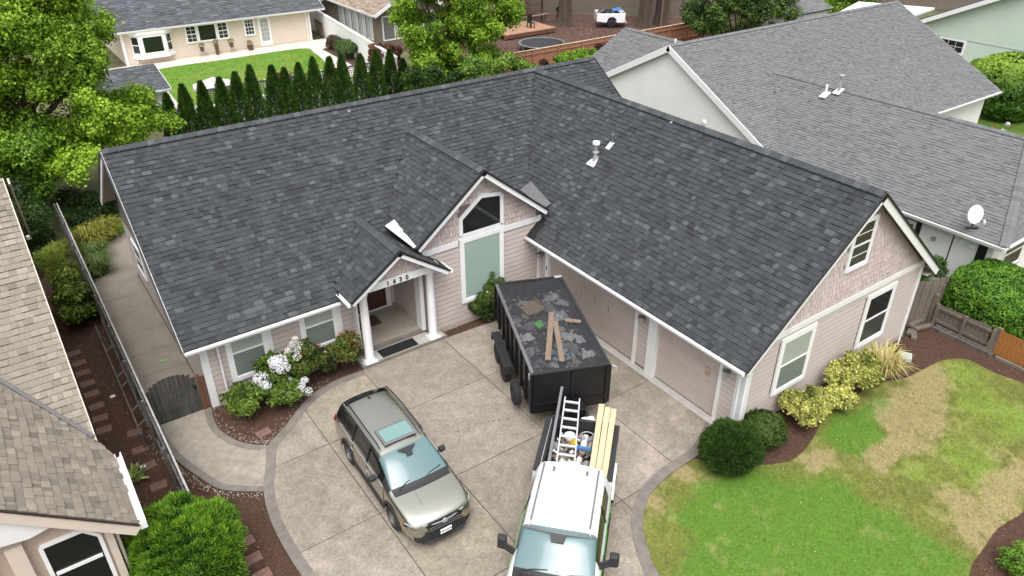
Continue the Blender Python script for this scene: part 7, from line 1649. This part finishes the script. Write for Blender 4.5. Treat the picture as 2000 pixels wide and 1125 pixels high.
# hydrangea and rose bed
def blooms(root, pts, r, col, name='bloom', n=55, L=.035):
    for p in pts:
        d = sphdirs(n, .4); rr = r * random.uniform(.8, 1.2); P = np.array(p)[None] + d * rr * RNG.uniform(.8, 1, (n, 1)) * np.array([1, 1, .75]); V, Q, Cc = leafquads(P, d, L, L * .9, np.array(col)[None] * RNG.uniform(.78, 1.05, (n, 1)), 'face', .6); npmesh(name, V, Q, Cc, M['petal'], root)
def bedplant(label, c, r, nc, n, c1, c2, L=.105, Wd=.06, cr=(.12, .24), **kw): return plant('flower_bush', label, 'shrub', (c[0], c[1], 0), clumps_ell(c, *r, int(nc * 1.6), cr[0], cr[1], .35, -.4), int(n * 1.0), L, Wd, tuple(v * .7 for v in c1), tuple(v * .92 for v in c2), cvar=.8, ragged=.5, inner=.2, stems=8, stemr=.012, **kw)
bedplant('rounded light green bush nearest the arched gate', (1.25, -.48, .62), (.62, .55, .55), 40, 13000, (.03, .07, .012), (.19, .29, .04))
hy_ = bedplant('tall white flowering bush in front of the left window', (2.3, -.22, .88), (.58, .46, .80), 42, 12500, (.022, .055, .010), (.13, .21, .03))
blooms(hy_, [(1.78, -.5, 1.18), (1.85, -.62, .98), (2.32, -.55, 1.45), (2.42, -.52, 1.55), (2.28, -.48, 1.6), (2.45, -.62, 1.38)], .24, (.86, .86, .86), n=320, L=.055); blooms(hy_, [(2.15, -.72, .78), (2.55, -.58, .85)], .13, (.84, .84, .84), n=150, L=.045)
hz_ = bedplant('white flowering bush lower in the bed toward the driveway curve', (2.35, -.78, .48), (.65, .42, .44), 28, 8000, (.03, .07, .012), (.18, .28, .04))
blooms(hz_, [(2.75, -.95, .62), (2.85, -.85, .68), (2.68, -1.02, .52), (2.95, -1.0, .48), (3.0, -.72, .72), (2.62, -.9, .6)], .14, (.84, .84, .84), n=150, L=.045)
rz_ = bedplant('mid bed rose bush with white and coral blooms below the second window', (3.2, -.12, .86), (.66, .48, .80), 44, 13500, (.020, .05, .010), (.14, .21, .03), tipcol=(.20, .05, .03), tipfrac=.08)
blooms(rz_, [(2.85, -.22, 1.62), (3.0, -.15, 1.74), (3.1, -.25, 1.55), (2.78, -.2, 1.50), (3.22, -.1, 1.62), (2.98, -.4, 1.42), (3.1, -.1, 1.85)], .14, (.84, .82, .78), n=110, L=.04); blooms(rz_, [(3.75, .0, 1.22), (3.82, -.02, 1.28)], .10, (.62, .22, .17), n=80); blooms(rz_, [(3.55, -.3, .85)], .04, (.7, .6, .55), n=24)
ra_ = bedplant('rose bush with coral blooms close to the left porch column', (4.55, -.12, .75), (.58, .38, .66), 38, 11000, (.020, .048, .010), (.15, .20, .03), tipcol=(.24, .07, .04), tipfrac=.14)
blooms(ra_, [(4.70, .1, 1.32), (4.76, .05, 1.38), (5.0, -.18, 1.12), (5.05, -.22, 1.04), (4.98, -.3, .98), (5.06, -.12, 1.18), (4.62, .12, 1.3)], .10, (.66, .27, .22), n=80); blooms(ra_, [(3.98, -.12, 1.02), (4.12, -.1, 1.05), (4.25, -.05, 1.04), (4.42, -.1, .98), (4.9, -.32, 1.22)], .05, (.76, .60, .55), n=30)
rb_ = bedplant('dark rose bush with coral tips between the two window roses', (4.0, -.02, .6), (.40, .32, .5), 18, 5000, (.016, .038, .010), (.10, .15, .03), tipcol=(.25, .06, .04), tipfrac=.12)
rs_ = plant('rose_bush', 'tall dark rose bush in front of the green blinds window', 'shrub', (10.1, -.1, 0), clumps_ell((10.1, -.2, .75), .52, .42, .55, 30, .18, .28, .6) + [(10.35, -.1, 1.45, .17), (10.4, -.1, 1.7, .13), (10.75, -.1, 1.35, .18), (10.15, -.15, 1.3, .18), (10.55, -.1, 1.2, .2)], 12000, .075, .045, (.014, .038, .009), (.10, .16, .025), cvar=.5, stems=12, stemr=.012)
blooms(rs_, [(9.95, -.45, 1.32), (10.85, -.35, .9)], .05, (.80, .74, .72), n=30)
# hosta and small bed plants
t = thing('hosta', 'small yellow green hosta by the white gutter of the tan house', 'plant', (-2.25, -1.3, 0)); n = 44; a = RNG.uniform(0, 6.28, n); P = np.stack([-2.2 + .16 * np.cos(a) * RNG.random(n), -1.3 + .2 * np.sin(a) * RNG.random(n), np.full(n, .12)], 1); V, Q, Cc = leafquads(P, unit(np.stack([np.cos(a) * .8, np.sin(a) * .8, np.full(n, .5)], 1)), .28, .16, colmix(n, (.12, .22, .04), (.52, .55, .22), RNG.random(n)), 'spike', .3); npmesh('leaves', V, Q, Cc, M['leaf'], t)
plant('low_shrub', 'tiny sparse red green shrub in the bark by the bright conifer', 'shrub', (-.55, -3.95, 0), clumps_ell((-.55, -3.95, .16), .28, .25, .12, 12, .10, .16, .6), 1600, .05, .025, (.03, .04, .012), (.13, .12, .03), stems=8, stemr=.008)
plant('low_shrub', 'bright green shrub cut off at the bottom right corner', 'shrub', (14.35, -16.75, 0), clumps_ell((14.35, -16.75, .3), .5, .5, .25, 20, .15, .22, .6), 5000, .06, .035, (.05, .13, .015), (.22, .38, .04))
# big hedge right
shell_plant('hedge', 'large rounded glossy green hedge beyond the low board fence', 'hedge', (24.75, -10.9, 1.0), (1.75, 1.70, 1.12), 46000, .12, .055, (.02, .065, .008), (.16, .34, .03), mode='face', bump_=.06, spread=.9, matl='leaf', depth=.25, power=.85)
plant('shrub', 'darker green shrub between the pink house eave and the white wall', 'shrub', (24.4, -7.9, 0), clumps_ell((24.3, -7.9, .95), .9, 1.3, .6, 26, .3, .45, .6), 9000, .10, .05, (.015, .05, .008), (.10, .22, .025), cvar=.5)
shell_plant('hedge', 'tall trimmed hedge with lime green top beside the mint green house', 'hedge', (50.5, .9, 1.6), (3.2, 2.4, 1.75), 22000, .26, .14, (.03, .08, .008), (.07, .16, .015), mode='face', bump_=.04, power=.6, matl='leaf', yellow=(.26, .40, .04))
fb = plant('rose_bush', 'dark bush with one red and some white blooms under the far grey eave', 'shrub', (41.5, -2.6, 0), clumps_ell((41.5, -2.4, .9), 1.2, .8, .6, 14, .3, .5), 3500, .14, .08, (.015, .04, .01), (.06, .13, .02)); blooms(fb, [(41.2, -2.6, 1.55)], .22, (.6, .14, .06), n=40, L=.1); blooms(fb, [(42.4, -2.6, 1.3), (42.0, -3.0, .9), (43.0, -2.5, 1.5)], .14, (.75, .75, .72), n=30, L=.09)
# back garden plants
def gp(label, c, r, nc, n, c1, c2, cat='shrub', nm='garden_shrub', L=.16, **kw): return plant(nm, label, cat, (c[0], c[1], 0), clumps_ell(c, *r, nc, .25, .45, .5), n, L, L * .6, c1, c2, cvar=.5, **kw)
gp('grey green shrub bed along the long white wall', (22.35, 37.8, .6), (.8, 3.0, .55), 30, 9000, (.03, .065, .02), (.13, .20, .06)); gp('reddish tipped shrub at the far end of the white wall bed', (22.3, 40.9, .5), (.6, .7, .45), 8, 2200, (.06, .06, .03), (.22, .12, .09))
sheet('shrub_bed', [(21.4, 34.2), (21.6, 41.8), (23.0, 42), (22.4, 34)], .018, M['mulch'])
gp('dark red japanese maple in front of the white wall end', (22.4, 31.6, 1.3), (1.5, 1.3, .9), 26, 9000, (.05, .018, .014), (.24, .10, .05), cat='tree', nm='red_maple', stems=6, stemr=.04); gp('red leaved bush with feathery top behind the cypress row', (14.0, 30.6, .85), (.65, .6, .8), 14, 4500, (.09, .015, .012), (.30, .07, .04)); gp('low dark red bush behind the dark lattice', (15.9, 29.6, .6), (.9, .4, .4), 10, 2400, (.04, .018, .016), (.16, .06, .05))
gp('pale dry grassy shrub on the back lawn behind the red bush', (15.4, 33.4, .4), (1.5, .7, .35), 12, 2600, (.14, .13, .05), (.32, .25, .12)); gp('small green shrubs by the pillar under the patio corner', (18.8, 28.9, .5), (1.1, .6, .5), 12, 3600, (.05, .10, .015), (.22, .33, .04)); gp('yellow leaved bush at the foot of the third cypress', (7.1, 20.0, 1.35), (.75, .5, .6), 16, 3800, (.13, .16, .03), (.50, .42, .12), L=.14); gp('dark round bush left of the yellow leaved bush', (5.6, 20.4, 1.0), (.55, .5, .6), 10, 3000, (.008, .02, .006), (.03, .055, .012))
gp('bright lime green hedge in front of the red board fence', (33.9, 23.2, 1.1), (2.4, .8, .85), 30, 9000, (.06, .13, .012), (.24, .42, .03), L=.18); gp('dark maroon bush left of the lime green hedge', (30.2, 23.0, .9), (1.5, .8, .8), 16, 5000, (.03, .010, .010), (.12, .04, .035)); gp('maroon bush right of the lime green hedge by the grey gable', (36.8, 23.8, 1.0), (.8, .7, .8), 12, 3500, (.035, .010, .010), (.13, .05, .035))
dkc = []
for _ in range(85): u = random.uniform(1345, 1555); v = random.uniform(-45 + abs(u - 1440) * .12, 78 - abs(u - 1440) * .1); dkc.append((*at_y(u, v, random.uniform(20, 25)), random.uniform(.5, .95), random.uniform(-.2, .2)))
plant('dark_tree', 'large dark green tree crown behind the light grey ridge', 'tree', (50.5, 22.5, 0), dkc, 42000, .22, .14, (.018, .045, .009), (.12, .20, .035), cvar=.5, stems=10, stemr=.09, ragged=.5, inner=.15)
lmc = []
for _ in range(50): u = random.uniform(1560, 1705); v = random.uniform(-30, 26); lmc.append((*at_y(u, v, random.uniform(24, 26)), random.uniform(.7, 1.1), random.uniform(-.2, .2)))
plant('tall_hedge', 'tall lime green hedge at the top edge behind the grey ridge', 'hedge', (64, 25, 0), lmc, 22000, .26, .16, (.05, .12, .012), (.24, .38, .04), cvar=.5, inner=.2)
gp('feathery pale green shrub right of the large dark tree', (55.5, 22.0, 2.0), (1.6, 1.5, 1.7), 16, 6000, (.07, .11, .04), (.24, .30, .13), L=.26)
gp('bright green bush left of the white patio cover behind the grey ridge', (61, 24, 1.6), (3.2, 1.5, 1.5), 22, 6000, (.06, .12, .015), (.20, .34, .04), L=.26); gp('tall yellow green hedge behind the small grey roofed outbuilding', (60.5, 30, 2), (3.5, 1, 2), 22, 6000, (.05, .09, .015), (.17, .24, .04), L=.26); gp('pinkish shrub by the white picket fence', (56.5, 14.6, 1.0), (.9, 1.3, .8), 12, 3000, (.12, .07, .07), (.38, .28, .28), L=.16)
gp('dark shrub at the foot of the conifer trunks', (45.5, 39.5, .7), (.8, .6, .6), 8, 1600, (.01, .02, .008), (.04, .05, .02))
# big trunks
for i, (x, y, r, lb) in enumerate(((43.8, 37.2, .62, 'massive conifer trunk left of the old pickup bed'), (49.6, 32.6, .6, 'conifer trunk right behind the old pickup bed'), (51.5, 32.3, .62, 'rightmost conifer trunk beside the drainpipe'))):
    t = thing('conifer_tree', lb, 'tree', (x, y, 0), group='conifer trunks in the bare yard'); mb = MB(); n = 22; path = [(0, r * 1.35), (.3, r * 1.12), (1.0, r), (4, r * .9), (9, r * .75), (16, r * .4)]; vs = []
    for (z, rr) in path:
        for j in range(n): a = 2 * math.pi * j / n; q = rr * (1 + .07 * math.sin(5 * a + i) + .05 * math.sin(9 * a)); vs.append((x + q * math.cos(a), y + q * math.sin(a), z))
    mb.add(vs, [(k * n + j, k * n + (j + 1) % n, (k + 1) * n + (j + 1) % n, (k + 1) * n + j) for k in range(5) for j in range(n)]); mb.build('trunk', M['bark'], t, smooth=True)
    cl_ = clumps_ell((x, y, 17), 3.5, 3.5, 4.5, 26, .8, 1.4); V, Q, Cc = crown_cloud(cl_, 4500, .5, .12, (.02, .05, .01), (.06, .12, .02), 'spike', 1.0); npmesh('crown', V, Q, Cc, M['needle'], t)
pp = thing('drainpipe', 'thin pale pipe standing between the two right hand conifer trunks', 'pipe', (50.7, 31.6, 0)); MB().tube([(50.7, 31.6, 0), (50.7, 31.6, 5)], .06, 8).build('pipe', M['oldlumber'], pp)
chips('leaf_litter', [[(33, 27), (33, 45), (52, 36), (52, 27)]], 26, 'brown leaf litter over the bare yard behind', size=.16, cols=((.15, .06, .04), (.06, .035, .028)), light=.02)
# trampoline, deck, playhouse
tp_ = thing('trampoline', 'round black trampoline in the yard behind the red fence', 'trampoline', (36.3, 30.9, 0)); MB().lathe([(0.01, .60), (1.75, .60)], (36.3, 30.9, 0), 36, cap=False).build('mat', M['drip'], tp_, recalc=False)
MB().lathe([(1.75, .61), (1.95, .63), (1.97, .58), (1.75, .57)], (36.3, 30.9, 0), 36, cap=False).build('pad', M['greymetal'], tp_)
for i in range(6): a = i * 1.047; MB().tube([(36.3 + 1.9 * math.cos(a), 30.9 + 1.9 * math.sin(a), 0), (36.3 + 1.9 * math.cos(a), 30.9 + 1.9 * math.sin(a), .6)], .03, 6).build('leg', M['galv'], tp_)
dk_ = thing('deck', 'raised reddish timber deck in the far yard', 'deck', (38.5, 37, 0))
for i in range(16): MB().box((35.6, 35.4 + i * .26, .40), (41.3, 35.64 + i * .26, .45)).build('deck_board', M['deckwood'], dk_)
MB().box((35.6, 35.32, .1), (41.3, 35.38, .42)).build('skirt', M['brownwood'], dk_)
for x in (36, 38.5, 41): MB().box((x - .06, 35.4, 0), (x + .06, 35.5, .4)).build('post', M['brownwood'], dk_)
pc_ = thing('patio_cover', 'dark brown timber shelter at the top edge beside the conifer trunk', 'shelter', (39.5, 42, 0)); MB().prism([(36.5, 40.0, 2.45), (43.6, 40.0, 2.45), (43.6, 45, 3.0), (36.5, 45, 3.0)], (0, 0, .14)).build('roof', M['brownwood'], pc_)
for (x, y) in ((36.7, 40.2), (39.0, 40.2), (43.4, 40.2), (43.4, 44.5)): MB().box((x - .08, y - .08, 0), (x + .08, y + .08, 2.5)).build('post', M['bark'], pc_)
for z in (.9, 1.5, 2.0): MB().box((39.2, 40.15, z), (43.4, 40.22, z + .14)).build('rail', M['brownwood'], pc_)
ch_ = thing('garden_chair', 'dark garden chair standing on the timber deck', 'chair', (39.4, 36.6, .45)); MB().box((39.15, 36.35, .85), (39.65, 36.85, .92)).build('seat', M['drip'], ch_); MB().box((39.15, 36.80, .9), (39.65, 36.86, 1.55)).build('backrest', M['drip'], ch_)
for (x, y) in ((39.18, 36.38), (39.62, 36.38), (39.18, 36.82), (39.62, 36.82)): MB().box((x - .03, y - .03, .45), (x + .03, y + .03, .86)).build('leg', M['drip'], ch_)
bnc = thing('bench', 'pale plank bench below the brown timber shelter', 'bench', (41.8, 39.3, 0)); MB().box((40.2, 39.1, .75), (43.4, 39.5, .82)).build('seat', M['oldlumber'], bnc); MB().box((40.4, 39.2, 0), (40.5, 39.4, .75)).build('leg', M['oldlumber'], bnc); MB().box((43.1, 39.2, 0), (43.2, 39.4, .75)).build('leg', M['oldlumber'], bnc)
# ================================================================ SMALL THINGS
SB = [(-2.55, 6.11), (-2.50, 5.4), (-2.49, 4.74), (-2.47, 4.05), (-2.46, 3.40), (-2.45, 2.65), (-2.47, 1.98), (-2.48, 1.35), (-1.76, .73), (-1.80, -.12), (-1.77, -.94), (-1.72, -1.9), (-.44, -5.15), (-.46, -5.75), (-.44, -6.35), (1.31, -1.5), (1.03, .15)]
SL = ['topmost of the pavers half under bark by the tan roof', 'second paver down beside the tan roof edge', 'third paver down beside the tan roof edge', 'fourth paver down beside the tan roof edge', 'fifth paver down beside the tan roof edge', 'sixth paver down beside the tan roof edge', 'seventh paver down beside the tan roof edge', 'paver beside the end of the upper tan roof eave', 'half buried paver closest to the arched gate side of the bark strip', 'half buried paver left of the start of the curved walk', 'half buried paver midway between hosta and fence', 'half buried paver right of the small hosta', 'red paver right of the bright conifer, farthest from the camera', 'red paver right of the bright conifer, middle of three', 'red paver right of the bright conifer, cut by the bottom edge', 'lone red paver at the tip of the rose bed', 'red paver at the house corner beside the gate']
for i, (x, y) in enumerate(SB):
    lowz = .012 if 8 <= i <= 11 else .03
    o = MB().box((-.21, -.15, -.03), (.21, .15, lowz)).build('paver', M['brick'], None, bevel=.008); o.location = (x, y, .012 if 8 <= i <= 11 else .02); o.rotation_euler[2] = random.uniform(-.15, .15) + (.15 if i == 15 else 0); setp(o, SL[i], 'paver', 'red stepping pavers in the bark')
o = MB().box((-.5, -.24, 0), (.5, .24, .015)).build('door_mat', M['rubbermat'], None, org=(0, 0, 0), bevel=.004); o.location = (6.5, -.10, .139); o.scale = (1.35, 1.0, 1); setp(o, 'long black rubber mat on the lower porch step', 'door mat')
o = MB().box((-.45, -.32, 0), (.45, .32, .012)).build('door_mat', M['terracotta'], None, org=(0, 0, 0), bevel=.004); o.location = (6.25, 1.75, .249); setp(o, 'dark patterned mat in front of the wooden door', 'door mat')
for k in range(5): b = MB().box((-.40, -.27 + k * .12, .012), (.40, -.22 + k * .12, .014)).build('mat_stripe', M['blackrough'], o, org=(0, 0, 0))
for i, (x, y) in enumerate(((-1.95, 2.9), (-1.9, -.9))):
    o = crumple(.16, .12, .05, 5, 70 + i).build('pale_stone', M['offwhite'], None, org=(0, 0, 0)); o.location = (x, y, .02); setp(o, ['pale stone in the bark near the fence rails', 'pale chip in the bark near the hosta'][i], 'stone')
o = MB().add([(0, 0, 0), (.16, .05, .03), (.3, .0, .01), (.15, -.06, .02)], [(0, 1, 2, 3)]).build('fallen_leaf', M['green'], None, org=(0, 0, 0)); o.location = (-.35, 3.9, .03); setp(o, 'green leaf lying on the side path', 'leaf')
